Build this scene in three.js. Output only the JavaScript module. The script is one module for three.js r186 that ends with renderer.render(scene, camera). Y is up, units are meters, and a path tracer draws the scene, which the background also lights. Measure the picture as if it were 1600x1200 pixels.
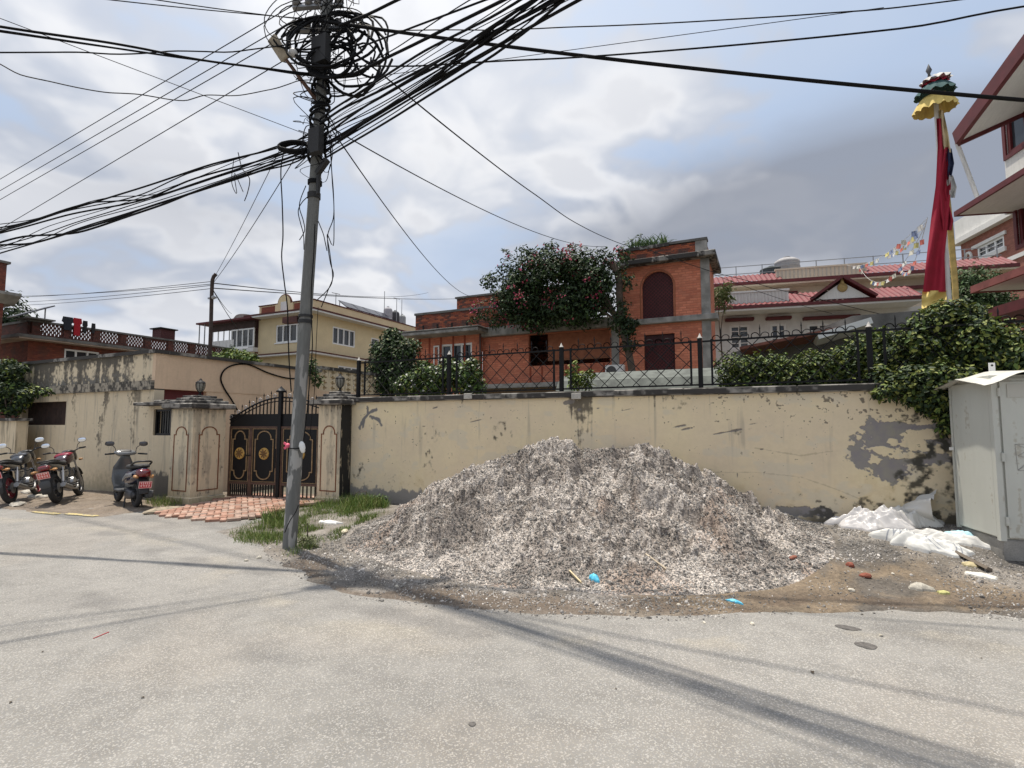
import * as THREE from 'three';
import { mergeGeometries } from 'three/addons/utils/BufferGeometryUtils.js';

// ---------- small maths: seeded random numbers and value noise ----------
const rng = (s) => () => { s |= 0; s = s + 0x6D2B79F5 | 0; let t = Math.imul(s ^ s >>> 15, 1 | s); t = t + Math.imul(t ^ t >>> 7, 61 | t) ^ t; return ((t ^ t >>> 14) >>> 0) / 4294967296; };
const hsh = (x, y, s) => { let h = Math.imul(x, 374761393) + Math.imul(y, 668265263) + Math.imul(s, 1274126177) | 0; h = Math.imul(h ^ h >>> 13, 1274126177); return ((h ^ h >>> 16) >>> 0) / 4294967296; };
const vn = (x, y, s = 0, per = 0) => {
  let xi = Math.floor(x), yi = Math.floor(y); const fx = x - xi, fy = y - yi;
  const u = fx * fx * (3 - 2 * fx), v = fy * fy * (3 - 2 * fy); let x1 = xi + 1, y1 = yi + 1;
  if (per) { xi = ((xi % per) + per) % per; x1 = ((x1 % per) + per) % per; yi = ((yi % per) + per) % per; y1 = ((y1 % per) + per) % per; }
  const a = hsh(xi, yi, s), b = hsh(x1, yi, s), c = hsh(xi, y1, s), d = hsh(x1, y1, s);
  return a + (b - a) * u + (c - a) * v + (a - b - c + d) * u * v;
};
const fbm = (x, y, o = 4, s = 0, per = 0) => { let r = 0, a = .5, n = 0; for (let i = 0; i < o; i++) { r += a * vn(x, y, s + i * 17, per); n += a; x *= 2; y *= 2; per *= 2; a *= .5; } return r / n; };
const cl = (v, a = 0, b = 1) => v < a ? a : v > b ? b : v;
const ss = (a, b, v) => { const t = cl((v - a) / (b - a)); return t * t * (3 - 2 * t); };
const lerp = (a, b, t) => a + (b - a) * t;
const mix3 = (a, b, t) => [lerp(a[0], b[0], t), lerp(a[1], b[1], t), lerp(a[2], b[2], t)];
const lut = (pts) => (x) => { if (x <= pts[0][0]) return pts[0][1]; for (let i = 1; i < pts.length; i++) if (x <= pts[i][0]) return lerp(pts[i - 1][1], pts[i][1], (x - pts[i - 1][0]) / (pts[i][0] - pts[i - 1][0])); return pts[pts.length - 1][1]; };
const V = (x, y, z) => new THREE.Vector3(x, y, z);
const R = THREE.MathUtils.degToRad;

// ---------- camera ----------
const scene = new THREE.Scene();
const EYE = V(0, 1.6, 0), FOC = 840, YAW = R(25.4), PITCH = Math.atan(64 / 840);
const camera = new THREE.PerspectiveCamera(2 * Math.atan(600 / FOC) * 180 / Math.PI, 4 / 3, .05, 900);
camera.position.copy(EYE); camera.rotation.order = 'YXZ'; camera.rotation.set(PITCH, YAW, 0);
scene.add(camera);
// photo pixel (1600 x 1200) -> direction, and where that direction meets a plane
const FW = V(-Math.sin(YAW) * Math.cos(PITCH), Math.sin(PITCH), -Math.cos(YAW) * Math.cos(PITCH)), RT = V(Math.cos(YAW), 0, -Math.sin(YAW)), UPV = RT.clone().cross(FW);
const ray = (px, py) => FW.clone().addScaledVector(RT, (px - 800) / FOC).addScaledVector(UPV, -(py - 600) / FOC);
const at = (px, py, d) => ray(px, py).multiplyScalar(d).add(EYE);
const onY = (px, py, g = 0) => { const r = ray(px, py); return r.multiplyScalar((g - EYE.y) / r.y).add(EYE); };
const onZ = (px, py, z) => { const r = ray(px, py); return r.multiplyScalar(z / r.z).add(EYE); };
const onX = (px, py, x) => { const r = ray(px, py); return r.multiplyScalar(x / r.x).add(EYE); };

// ---------- sun, sky, exposure ----------
const SUN = V(-1.07, 5.3, -.36).normalize();
const sun = new THREE.DirectionalLight(new THREE.Color(1, .93, .82), 5);
sun.position.copy(SUN).multiplyScalar(60).add(V(-4, 0, -8)); sun.target.position.set(-4, 0, -8);
sun.castShadow = true; sun.shadow.radius = 1.8; sun.shadow.mapSize.set(4096, 4096);
Object.assign(sun.shadow.camera, { left: -45, right: 45, top: 45, bottom: -45, near: 1, far: 140 });
scene.add(sun, sun.target);
{
  const W = 2048, H = 1024, d = new Float32Array(W * H * 4);
  const dirAz = (v) => [Math.atan2(v.z, v.x), Math.asin(v.clone().normalize().y)];
  const blob = (px, py) => dirAz(ray(px, py));
  // clouds seen in the photograph: a long slate grey bank over the white house, a paler grey sheet above it
  const banks = [[...blob(1060, 385), .26, .085, .62], [...blob(1250, 330), .28, .09, .78], [...blob(1440, 275), .30, .075, .62], [...blob(1280, 430), .60, .16, .42], [...blob(1130, 260), .34, .12, .18], [...blob(330, 330), .25, .07, .28], [...blob(150, 420), .3, .06, .2], [...blob(760, 130), .5, .22, -.45], [...blob(620, 400), .3, .10, -.2]];
  for (let j = 0; j < H; j++) {
    const el = (j + .5) / H * Math.PI - Math.PI / 2, sy = Math.sin(el), cy = Math.cos(el);
    for (let i = 0; i < W; i++) {
      const az = ((i + .5) / W - .5) * 2 * Math.PI, x = cy * Math.cos(az), z = cy * Math.sin(az), k = (j * W + i) * 4;
      let c;
      if (sy < -.02) c = [.30, .29, .27];
      else {
        const q = 1 / (Math.max(sy, 0) + .22), X = x * q * 1.7, Z = z * q * 1.7;
        const wx = fbm(X * 1.1 + 7, Z * 1.1, 4, 3) - .5, wz = fbm(X * 1.1, Z * 1.1 + 31, 4, 9) - .5;
        const n = fbm(X * 1.25 + wx * 1.5 + 20, Z * 1.25 + wz * 1.5 + 20, 5, 21);
        const m = fbm(X * 2.6 + wx * 1.3 + 60, Z * 2.6 + wz * 1.3, 8, 40), q2 = n * .52 + m * .48;
        const blue = mix3([.49, .575, .72], [.40, .515, .715], ss(.1, .9, sy));
        c = mix3(blue, [.50, .54, .625], ss(.40, .47, q2) * .9);
        c = mix3(c, [.79, .80, .83], ss(.45, .60, q2));
        c = mix3(c, [.52, .545, .61], ss(.56, .66, q2 + (m - .5) * .25) * .5);       // thicker cloud, grey beneath
        let dark = 0; const wob = (m - .5) * 1.2 + (n - .5) * .8 ;
        for (const [a, e, ra, re, s] of banks) {
          let da = az - a; if (da > Math.PI) da -= 2 * Math.PI; if (da < -Math.PI) da += 2 * Math.PI;
          const r = Math.sqrt((da / ra) ** 2 + ((el - e) / re) ** 2) + wob * .95; dark += s * ss(1.7, .0, r) * (.7 + .6 * m);
        }
        if (dark > 0) c = mix3(c, [.27, .295, .355], cl(dark * (.62 + .7 * m)) * .88); else c = mix3(c, [.90, .90, .91], cl(-dark) * .8);
        // thin cloud lights up towards the sun
        const g = x * SUN.x + sy * SUN.y + z * SUN.z; const gl = 1 + .35 * ss(.55, 1, g) + .5 * ss(.9, 1, g);
        c = [c[0] * gl, c[1] * gl, c[2] * gl];
        const hz = ss(.10, 0, sy) * .55; c = mix3(c, [.62, .66, .74], hz * (1 - cl(dark)));
      }
      d[k] = c[0]; d[k + 1] = c[1]; d[k + 2] = c[2]; d[k + 3] = 1;
    }
  }
  const t = new THREE.DataTexture(d, W, H, THREE.RGBAFormat, THREE.FloatType);
  t.mapping = THREE.EquirectangularReflectionMapping; t.magFilter = THREE.LinearFilter; t.needsUpdate = true;
  scene.background = t; scene.environment = t;
}
const renderer = new THREE.WebGLRenderer({ antialias: true });
renderer.toneMapping = THREE.LinearToneMapping; renderer.toneMappingExposure = 1.10;
renderer.shadowMap.enabled = true; renderer.shadowMap.type = THREE.PCFSoftShadowMap;

// ---------- builders ----------
const used = {};
const numbered = (n) => { const k = used[n] = (used[n] ?? -1) + 1; return k ? n + '_' + String(k).padStart(3, '0') : n; };
function tag(o, label, category, group, kind) { if (label) o.userData.label = label; if (category) o.userData.category = category; if (group) o.userData.group = group; if (kind) o.userData.kind = kind; return o; }
function thing(name, label, category, p = [0, 0, 0], turn = 0, group) { const o = new THREE.Group(); o.name = numbered(name); o.position.set(...p); o.rotation.y = turn; scene.add(o); return tag(o, label, category, group); }
function prep(g) {      // plain, non-indexed, with position / normal / uv only
  g = g.index ? g.toNonIndexed() : g; if (!g.attributes.normal) g.computeVertexNormals();
  for (const k of Object.keys(g.attributes)) if (!['position', 'normal', 'uv', 'color'].includes(k)) g.deleteAttribute(k);
  if (!g.attributes.uv) g.setAttribute('uv', new THREE.BufferAttribute(new Float32Array(g.attributes.position.count * 2), 2));
  return g;
}
function metric(g) {    // uv in metres, by the way each face points
  g = prep(g); const p = g.attributes.position, n = g.attributes.normal, u = new Float32Array(p.count * 2);
  for (let i = 0; i < p.count; i += 3) {
    let nx = 0, ny = 0, nz = 0; for (let k = i; k < i + 3; k++) { nx += n.getX(k); ny += n.getY(k); nz += n.getZ(k); }
    nx = Math.abs(nx); ny = Math.abs(ny); nz = Math.abs(nz);
    for (let k = i; k < i + 3; k++) {
      const x = p.getX(k), y = p.getY(k), z = p.getZ(k);
      if (ny > nx && ny > nz) { u[k * 2] = x; u[k * 2 + 1] = z; } else if (nx > nz) { u[k * 2] = z; u[k * 2 + 1] = y; } else { u[k * 2] = x; u[k * 2 + 1] = y; }
    }
  }
  g.setAttribute('uv', new THREE.BufferAttribute(u, 2)); return g;
}
const cast = (m) => { m.castShadow = m.receiveShadow = true; return m; };
function obj(name, gs, m, parent = scene, keepUV = false) {
  gs = (Array.isArray(gs) ? gs : [gs]).map(g => keepUV ? prep(g) : metric(g));
  const o = cast(new THREE.Mesh(gs.length > 1 ? mergeGeometries(gs) : gs[0], m)); o.name = parent === scene ? numbered(name) : name; parent.add(o); return o;
}
// one geometry shared by many alike pieces
function piece(name, geo, m, parent, p, rot, sc) { const o = cast(new THREE.Mesh(geo, m)); o.name = parent === scene ? numbered(name) : name; if (p) o.position.set(...p); if (rot) o.rotation.set(...rot); if (sc) o.scale.set(...sc); parent.add(o); return o; }
function bx(x0, x1, y0, y1, z0, z1) { const g = new THREE.BoxGeometry(Math.abs(x1 - x0), Math.abs(y1 - y0), Math.abs(z1 - z0)); g.translate((x0 + x1) / 2, (y0 + y1) / 2, (z0 + z1) / 2); return g; }
function cbx(w, h, d, b = .01) {   // box with chamfered edges, centred, foot at y = 0
  const s = new THREE.Shape(); const x = w / 2 - b, z = d / 2 - b; s.moveTo(-x, -z); s.lineTo(x, -z); s.lineTo(x, z); s.lineTo(-x, z); s.closePath();
  const g = new THREE.ExtrudeGeometry(s, { depth: h - 2 * b, bevelEnabled: true, bevelThickness: b, bevelSize: b, bevelSegments: 1 }); g.rotateX(-Math.PI / 2); g.translate(0, b, 0); return g;
}
const mv = (g, x, y, z) => g.translate(x, y, z);
function rod(a, b, r0, r1 = r0, seg = 8) { const d = b.clone().sub(a), l = d.length(); const g = new THREE.CylinderGeometry(r1, r0, l, seg); g.translate(0, l / 2, 0); g.applyQuaternion(new THREE.Quaternion().setFromUnitVectors(V(0, 1, 0), d.normalize())); g.translate(a.x, a.y, a.z); return g; }
function bar(a, b, w, h = w) { const d = b.clone().sub(a), l = d.length(); const g = new THREE.BoxGeometry(w, l, h); g.translate(0, l / 2, 0); g.applyQuaternion(new THREE.Quaternion().setFromUnitVectors(V(0, 1, 0), d.normalize())); g.translate(a.x, a.y, a.z); return g; }
function tube(pts, r, seg = pts.length * 4, rs = 6, closed = false) { return new THREE.TubeGeometry(new THREE.CatmullRomCurve3(pts, closed), seg, r, rs, closed); }
function lathe(pr, seg = 16) { return new THREE.LatheGeometry(pr.map(([x, y]) => new THREE.Vector2(x, y)), seg); }
function wallShape(x0, x1, y0, y1, holes, t) {    // a wall in the xy plane with openings, thickness t towards -z
  const s = new THREE.Shape([[x0, y0], [x1, y0], [x1, y1], [x0, y1]].map(q => new THREE.Vector2(...q)));
  for (const h of holes) {
    const p = new THREE.Path();
    if (h.arch) { const r = (h.x1 - h.x0) / 2; p.moveTo(h.x0, h.y0); p.lineTo(h.x1, h.y0); p.lineTo(h.x1, h.y1 - r); p.absarc((h.x0 + h.x1) / 2, h.y1 - r, r, 0, Math.PI); p.lineTo(h.x0, h.y0); }
    else { p.moveTo(h.x0, h.y0); p.lineTo(h.x1, h.y0); p.lineTo(h.x1, h.y1); p.lineTo(h.x0, h.y1); p.lineTo(h.x0, h.y0); }
    s.holes.push(p);
  }
  const g = new THREE.ExtrudeGeometry(s, { depth: t, bevelEnabled: false, curveSegments: 16 }); g.translate(0, 0, -t); return g;
}

// ---------- textures ----------
function tex(w, h, fn, rep, srgb = true) {   // fn(u, v, i, j) -> [r, g, b] linear 0..1 (srgb) or a number (data)
  const d = new Uint8Array(w * h * 4);
  for (let j = 0; j < h; j++) for (let i = 0; i < w; i++) {
    const c = fn((i + .5) / w, (j + .5) / h, i, j), k = (j * w + i) * 4;
    if (srgb) for (let q = 0; q < 3; q++) { const v = cl(c[q]); d[k + q] = 255 * (v < .0031308 ? 12.92 * v : 1.055 * Math.pow(v, 1 / 2.4) - .055) + .5; }
    else d[k] = d[k + 1] = d[k + 2] = cl(c) * 255 + .5;
    d[k + 3] = 255;
  }
  const t = new THREE.DataTexture(d, w, h); t.magFilter = THREE.LinearFilter; t.minFilter = THREE.LinearMipmapLinearFilter; t.generateMipmaps = true;
  if (srgb) t.colorSpace = THREE.SRGBColorSpace;
  if (rep) { t.wrapS = t.wrapT = THREE.RepeatWrapping; t.repeat.set(rep[0], rep[1]); }
  t.needsUpdate = true; return t;
}
const lin = (r, g, b) => new THREE.Color().setRGB(r, g, b);
const std = (c, rough = .8, o = {}) => new THREE.MeshStandardMaterial({ color: Array.isArray(c) ? lin(...c) : c, roughness: rough, side: THREE.DoubleSide, ...o });
const M = {};
const mottleMaps = {};
const mottle = (c, amt, size, seed, o = {}) => {   // blotchy colour, size in metres; the blotches are shared between colours
  const q = amt < .28 ? .2 : amt < .45 ? .38 : .58, sd = seed % 3, key = q + '_' + sd; 
  mottleMaps[key] ??= tex(256, 256, (u, v) => { const n = fbm(u * 6, v * 6, 5, 300 + sd, 6) - .5, f = hsh(u * 256 | 0, v * 256 | 0, 300 + sd) - .5; const k = (1 + q * (n * 2 + f * .5)) / 1.6; return [k, k, k]; }, [1, 1]);
  const k2 = key + '_' + size; const t = mottleMaps[k2] ??= (() => { const e = mottleMaps[key].clone(); e.repeat.set(1 / size, 1 / size); e.needsUpdate = true; return e; })();
  return std([c[0] * 1.6, c[1] * 1.6, c[2] * 1.6], o.rough ?? .85, { map: t, ...(o.bump ? { bumpMap: t, bumpScale: o.bump } : {}), ...(o.metal ? { metalness: o.metal } : {}) });
};
// brickwork too far away to pick out single bricks: bl x bh metres a brick
function brickMat(cols, mortar, bl, bh, o = {}) {
  const nx = 8, ny = 16, W = 512, H = 512, sd = o.seed || 1, mj = o.joint || .10, cache = [];
  const hgt = (u, v) => { const y = v * ny, r = Math.floor(y), x = u * nx + (r % 2) * .5, fx = x - Math.floor(x), fy = y - r; const jx = mj * bh / bl; return Math.min(ss(0, jx, Math.min(fx, 1 - fx)), ss(0, mj, Math.min(fy, 1 - fy))); };
  const map = tex(W, H, (u, v) => {
    const y = v * ny, r = Math.floor(y), b = ((Math.floor(u * nx + (r % 2) * .5) % nx) + nx) % nx; const q = hsh(b, r, sd); let c = cols[Math.floor(q * cols.length)];
    const k = .82 + .3 * hsh(b, r, sd + 5) + .3 * (fbm(u * 16, v * 16, 4, sd, 16) - .5); c = [c[0] * k, c[1] * k, c[2] * k];
    c = mix3(mortar, c, hgt(u, v)); const dirt = ss(.52, .72, fbm(u * 4, v * 4, 5, sd + 9, 4)) * (o.dirt || 0); return mix3(c, [.05, .045, .04], dirt);
  }, [1 / (nx * bl), 1 / (ny * bh)]);
  const bump = tex(W, H, (u, v) => hgt(u, v) * .8 + .2 * fbm(u * 32, v * 32, 3, sd, 32), [1 / (nx * bl), 1 / (ny * bh)], false);
  return std([1, 1, 1], .9, { map, bumpMap: bump, bumpScale: .012 });
}
// ================= materials used in many places =================
M.concrete = mottle([.26, .25, .23], .55, 1.7, 5, { bump: .006 });
M.coping = (() => { // weathered cement with black mould in patches
  const t = tex(512, 512, (u, v) => { const n = fbm(u * 5, v * 5, 6, 71, 5), k = fbm(u * 24, v * 24, 3, 72, 24); let c = mix3([.30, .28, .25], [.17, .16, .145], k); c = mix3(c, [.03, .027, .025], ss(.30, .50, n + (k - .5) * .35) * .92); return c; }, [.5, .5]);
  return std([1, 1, 1], .95, { map: t, bumpMap: t, bumpScale: .012 });
})();
M.darkConcrete = mottle([.13, .125, .115], .7, 1.9, 8, { bump: .006 });
M.blackIron = new THREE.MeshPhysicalMaterial({ color: lin(.010, .010, .011), roughness: .6, specularIntensity: .35, side: THREE.DoubleSide });
M.white = std([.74, .74, .72], .6); M.whitePaint = mottle([.68, .68, .66], .12, 2.2, 11);
M.glass = new THREE.MeshPhysicalMaterial({ color: lin(.03, .035, .04), roughness: .06, metalness: 0, specularIntensity: 1, side: THREE.DoubleSide });
M.dark = std([.012, .011, .01], .9); M.maroon = mottle([.10, .014, .016], .3, 1.1, 12, { rough: .7 });
M.rubber = std([.022, .022, .023], .75); M.cable = new THREE.MeshPhysicalMaterial({ color: lin(.006, .006, .007), roughness: .65, specularIntensity: .3, side: THREE.DoubleSide });
M.steel = std([.5, .5, .5], .32, { metalness: 1 }); M.dullSteel = std([.3, .3, .3], .5, { metalness: .9 });
M.bark = mottle([.085, .062, .045], .6, .5, 14, { bump: .01 });
const plasterTile = (c, seed, grime) => {
  const t = tex(512, 512, (u, v) => { const n = fbm(u * 4, v * 4, 6, seed, 4), st = fbm(u * 40, v * 5, 4, seed + 3, 40) , f = fbm(u * 64, v * 64, 2, seed + 5, 64); let k = 1 + .25 * (n - .5) + .10 * (f - .5); let q = [c[0] * k, c[1] * k, c[2] * k]; q = mix3(q, [.06, .052, .044], grime * ss(.50, .78, n * .45 + st * .6)); return q; }, [.5, .5]);
  return std([1, 1, 1], .92, { map: t, bumpMap: t, bumpScale: .005 });
};
M.cream = plasterTile([.63, .53, .37], 31, .55); M.peach = plasterTile([.64, .475, .33], 33, .10);
M.yellowPlaster = plasterTile([.63, .52, .32], 35, .05); M.whitePlaster = plasterTile([.66, .65, .62], 37, .10); M.creamPlaster = plasterTile([.62, .54, .42], 39, .10);

// ================= ground =================
const edgeZ = lut([[-22, -4.6], [-17, -4.95], [-12.2, -5.3], [-10.7, -5.55], [-9.4, -5.6], [-7.5, -5.5], [-6.1, -5.2], [-5.4, -4.75], [-4.4, -4.35], [-3.5, -4.08], [-2.6, -4.2], [-1.5, -4.47], [-.6, -4.85], [0, -5.3], [1, -5.8], [1.9, -6.0], [4, -6.7], [9, -7.4]]);
const wallG = lut([[-22, .02], [-12, .05], [-7.6, .09], [-4, .14], [.7, .29], [2.1, .37], [5, .4]]);
function vergeH(x, z) {
  const ez = edgeZ(x) + .34 * (fbm(x * 1.3, z * 1.3, 4, 81) - .5) + .12 * (fbm(x * 6, z * 6, 3, 82) - .5), t = ez - z;
  if (t < 0) return t * .12;
  const k = cl(t / (8.44 + edgeZ(x))), bumps = .05 * (fbm(x * 2.2, z * 2.2, 4, 83) - .45) * cl(t * 2) + .014 * (fbm(x * 14, z * 14, 3, 84) - .5) * cl(t * 5);
  const ap = ss(-10.7, -10.2, x) * ss(-7.4, -7.9, x);       // the brick apron before the gate lies smooth
  return cl(t * .25, 0, .012) + wallG(x) * k * k * (3 - 2 * k) + bumps * (1 - .85 * ap) - .05 * ap;
}
const apronY = (x, z) => .012 + .09 * cl((-5.75 - z) / 2.2);
function grid(x0, x1, z0, z1, step, h, col, uvS = 1) {
  const nx = Math.ceil((x1 - x0) / step), nz = Math.ceil((z1 - z0) / step), P = new Float32Array((nx + 1) * (nz + 1) * 3), U = new Float32Array((nx + 1) * (nz + 1) * 2), C = new Float32Array(P.length), I = [];
  for (let j = 0; j <= nz; j++) for (let i = 0; i <= nx; i++) {
    const x = lerp(x0, x1, i / nx), z = lerp(z0, z1, j / nz), k = j * (nx + 1) + i; P[k * 3] = x; P[k * 3 + 1] = h(x, z); P[k * 3 + 2] = z; U[k * 2] = x * uvS; U[k * 2 + 1] = z * uvS;
    if (col) { const c = col(x, z, P[k * 3 + 1]); C[k * 3] = c[0]; C[k * 3 + 1] = c[1]; C[k * 3 + 2] = c[2]; }
    if (i < nx && j < nz) I.push(k, k + nx + 1, k + 1, k + 1, k + nx + 1, k + nx + 2);
  }
  const g = new THREE.BufferGeometry(); g.setAttribute('position', new THREE.BufferAttribute(P, 3)); g.setAttribute('uv', new THREE.BufferAttribute(U, 2)); if (col) g.setAttribute('color', new THREE.BufferAttribute(C, 3)); g.setIndex(I); g.computeVertexNormals(); return g;
}
function sheet(name, g, m, kind = 'structure') { const o = cast(new THREE.Mesh(g, m)); o.name = numbered(name); o.userData.kind = kind; scene.add(o); return o; }
sheet('ground', grid(-160, 160, -220, 60, 20, () => -.06), mottle([.11, .10, .07], .5, 7, 15));
{
  // asphalt: worn, pale, exposed aggregate
  const W = 2048, S = 6, hg = new Float32Array(W * W);
  const st = new Float32Array(W * W);
  const r = rng(5);
  for (let i = 0; i < W * W; i++) st[i] = 0;
  for (let n = 0; n < 380000; n++) { // stones of 5 to 14 mm
    const cx = r() * W, cy = r() * W, a = .8 + r() * r() * 1.4, b = a * (.6 + r() * .4), th = r() * 3.1, v = .25 + r() * .75, ca = Math.cos(th), sa = Math.sin(th), m = Math.ceil(a);
    for (let y = -m; y <= m; y++) for (let x = -m; x <= m; x++) { const p = (x * ca + y * sa) / a, q = (-x * sa + y * ca) / b, d = p * p + q * q; if (d < 1) { const k = ((Math.floor(cy + y) + W) % W) * W + (Math.floor(cx + x) + W) % W; st[k] = v; hg[k] = Math.max(hg[k], (1 - d) * .7 + .3); } }
  }
  const map = tex(W, W, (u, v, i, j) => { const k = j * W + i, n = fbm(u * 7, v * 7, 5, 51, 7), m2 = fbm(u * 40, v * 40, 3, 52, 40); let g = st[k] ? .27 + .115 * st[k] : .165 + .08 * m2; g *= .90 + .20 * n; const w = (hsh(i >> 1, j >> 1, 3) - .5) * .03; return [g * 1.05 + w, g * 1.0 + w * .6, g * .92]; }, [1 / S, 1 / S]);
  const bump = tex(W, W, (u, v, i, j) => hg[j * W + i], [1 / S, 1 / S], false);
  const m = std([1, 1, 1], .93, { map, bumpMap: bump, bumpScale: .0035, vertexColors: true });
  const dust = (x, z) => { // drifted dust, tyre-worn lanes and old patches
    const n = fbm(x * .55, z * .9, 5, 61), q = fbm(x * 1.7, z * 1.7, 5, 62), lane = fbm(x * .12, z * 1.6, 3, 63);
    let k = .93 + .16 * (n - .5) + .14 * (q - .5) + .12 * (lane - .5), c = [k, k, k];
    c = mix3(c, [1.10, 1.02, .94], .25 * ss(.50, .66, fbm(x * .8 + 4, z * .8, 4, 64)));
    c = mix3(c, [1.15, 1.10, 1.0], .7 * ss(.45, .62, fbm(x * 2.2, z * 3, 4, 65)) * ss(.9, .2, edgeZ(x) + .55 - z < 0 ? z - edgeZ(x) - .3 : .9));
    c = mix3(c, [.62, .62, .63], .6 * ss(.62, .72, fbm(x * .9 + 9, z * 2.1, 5, 66)));
    return c;
  };
  sheet('road', grid(-26, 9, -8.4, 4.5, .09, () => 0, dust), m);
  sheet('road', grid(-130, 90, 4.5, 26, 4, () => -.005, () => [1, 1, 1]), m);
  sheet('road', grid(-130, -26, -6.5, 4.5, 3, () => -.005, () => [1, 1, 1]), m);
  sheet('road', grid(9, 90, -8, 4.5, 3, () => -.005, () => [1, 1, 1]), m);
}
// soil and grit between road and wall
const gritTile = (() => { const hs = (u, v) => fbm(u * 90, v * 90, 2, 91, 90); return { map: tex(1024, 1024, (u, v, i, j) => { const n = fbm(u * 12, v * 12, 5, 92, 12), f = hsh(i >> 1, j >> 1, 93), s = hs(u, v); let k = .62 + .5 * n + .55 * (s - .5); if (f > .93) k *= 1.45; if (f < .10) k *= .55; return [.62 * k, .60 * k, .57 * k]; }, [.5, .5]), bump: tex(1024, 1024, (u, v, i, j) => .7 * hs(u, v) + .3 * hsh(i >> 1, j >> 1, 93), [.5, .5], false) }; })();
M.grit = std([1, 1, 1], .97, { map: gritTile.map, bumpMap: gritTile.bump, bumpScale: .014, vertexColors: true });
const soilC = (x, z) => {
  const n = fbm(x * 1.4, z * 1.4, 5, 95), q = fbm(x * 5, z * 5, 4, 96);
  let c = mix3([.42, .39, .36], [.30, .27, .235], ss(.35, .65, q));
  const br = ss(.0, .30, .90 - Math.abs((x - .50) * .40) - Math.abs(z - edgeZ(x) + .42) * .62 + (n - .5) * .7); c = mix3(c, [.33, .255, .175], br * .9);   // bare brown earth beside the heap
  c = mix3(c, [.17, .16, .15], .8 * ss(.5, .66, fbm(x * 2.2 + 3, z * 2.2, 4, 97)) * ss(-.4, .8, x));
  c = mix3(c, [.16, .15, .14], .75 * ss(.42, .60, fbm(x * 2.6, z * 2.6, 4, 98)) * ss(1.1, .5, Math.hypot((x + 4.5) * .8, z + 4.75)));                 // damp grit at the foot of the pole
  c = mix3(c, [.20, .15, .11], .8 * ss(.42, .56, fbm(x * 1.7 + 6, z * 3.2, 5, 99)) * ss(.5, .05, Math.abs(edgeZ(x) - z - .15)) * ss(-6, -4.5, x));   // damp mud along the edge of the asphalt
  c = mix3(c, [.35, .27, .2], .6 * ss(-9.6, -11, x));
  return c;
};
sheet('verge', grid(-19, 7, -8.5, -3.5, .04, vergeH, soilC), M.grit);
// ================= painted kerb line, worn into short lengths =================
M.yellowLine = (() => { const t = tex(256, 64, (u, v) => { const n = fbm(u * 20, v * 6, 4, 101); return mix3([.50, .40, .17], [.24, .22, .18], ss(.5, .62, n)); }); return std([1, 1, 1], .9, { map: t }); })();
for (const [a, b, c, d] of [[[62, 795], [106, 803], 0, 0], [[112, 798], [166, 806], 0, 0]]) {
  const p = onY(a[0], (a[1] + b[1]) / 2), q = onY(b[0], (a[1] + b[1]) / 2 + 3), g = new THREE.PlaneGeometry(p.distanceTo(q), .13, 30, 3); g.rotateX(-Math.PI / 2);
  const pp = g.attributes.position; for (let i = 0; i < pp.count; i++) { pp.setZ(i, pp.getZ(i) + .05 * (fbm(pp.getX(i) * 5 + a[0], pp.getZ(i) * 9, 3, 5) - .5)); }
  const o = sheet('road_marking', g, M.yellowLine); o.position.set((p.x + q.x) / 2, .012, (p.z + q.z) / 2 + .12); o.rotation.y = Math.atan2(-(q.z - p.z), q.x - p.x) * .5;
}

// ================= heap of crushed stone =================
const cones = [[-3.65, -7.2, 1.20], [-3.2, -7.25, 1.35], [-2.75, -7.2, 1.31], [-2.35, -7.3, 1.27], [-1.95, -7.35, 1.29], [-1.6, -7.4, 1.25], [-1.3, -7.42, 1.06], [-1.0, -7.45, .78], [-.6, -7.45, .62], [-.25, -7.5, .34], [-3.75, -6.95, .98], [-4.35, -6.3, .50], [-2.6, -6.5, .95], [-1.6, -6.55, .80], [-.8, -6.8, .42]];
function pileBase(x, z) {
  let s = 0; for (const [cx, cz, h] of cones) { const dz = z - cz, d = Math.hypot(x - cx, dz > 0 ? dz * 1.0 : dz * .55), v = h - .60 * Math.sqrt(d * d + .01); s += Math.exp(v * 14); }
  let v = Math.log(s) / 14 - .10; if (v < .22) v = .22 * Math.exp((v - .22) / .22); return v - .045;
}
function pileH(x, z) {
  const b = pileBase(x, z), k = cl(b * 4);
  const wx = .25 * (fbm(x * 2, z * 2, 3, 110) - .5), r1 = Math.abs(fbm(x * 1.9 + wx * 4, z * 1.6, 4, 111) - .5) * 2, r2 = Math.abs(fbm(x * 4.5 + wx * 3, z * 3.6, 4, 112) - .5) * 2;
  const lump = fbm(x * 9, z * 9, 4, 113) - .5, pit = ss(.64, .76, fbm(x * 5.5 + 5, z * 7 + 3, 3, 114));
  const rough = .55 + .6 * fbm(x * 1.6, z * 1.6, 3, 117);      // churned and smooth areas
  // shovelled scarps: short steps that break the slope, and rubble below them
  const s1 = ss(.445, .555, fbm(x * 1.5 + wx * 3 + 11, z * 2.2 + 4, 4, 118)), s2 = ss(.46, .54, fbm(x * 3.6 + 2, z * 4.6 + wx * 3, 4, 119)), s3 = ss(.45, .55, fbm(x * 8.5, z * 10, 3, 120));
  return b + k * (.14 * (r1 - .35) + .16 * (s1 - .5) + rough * (.085 * (s2 - .5) + .045 * (s3 - .5) + .05 * (r2 - .3) + .055 * lump + .030 * (fbm(x * 27, z * 27, 2, 115) - .5) - .09 * pit) + .013 * (fbm(x * 62, z * 62, 2, 116) - .5));
}
const gnd = (x, z) => vergeH(x, z);
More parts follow.
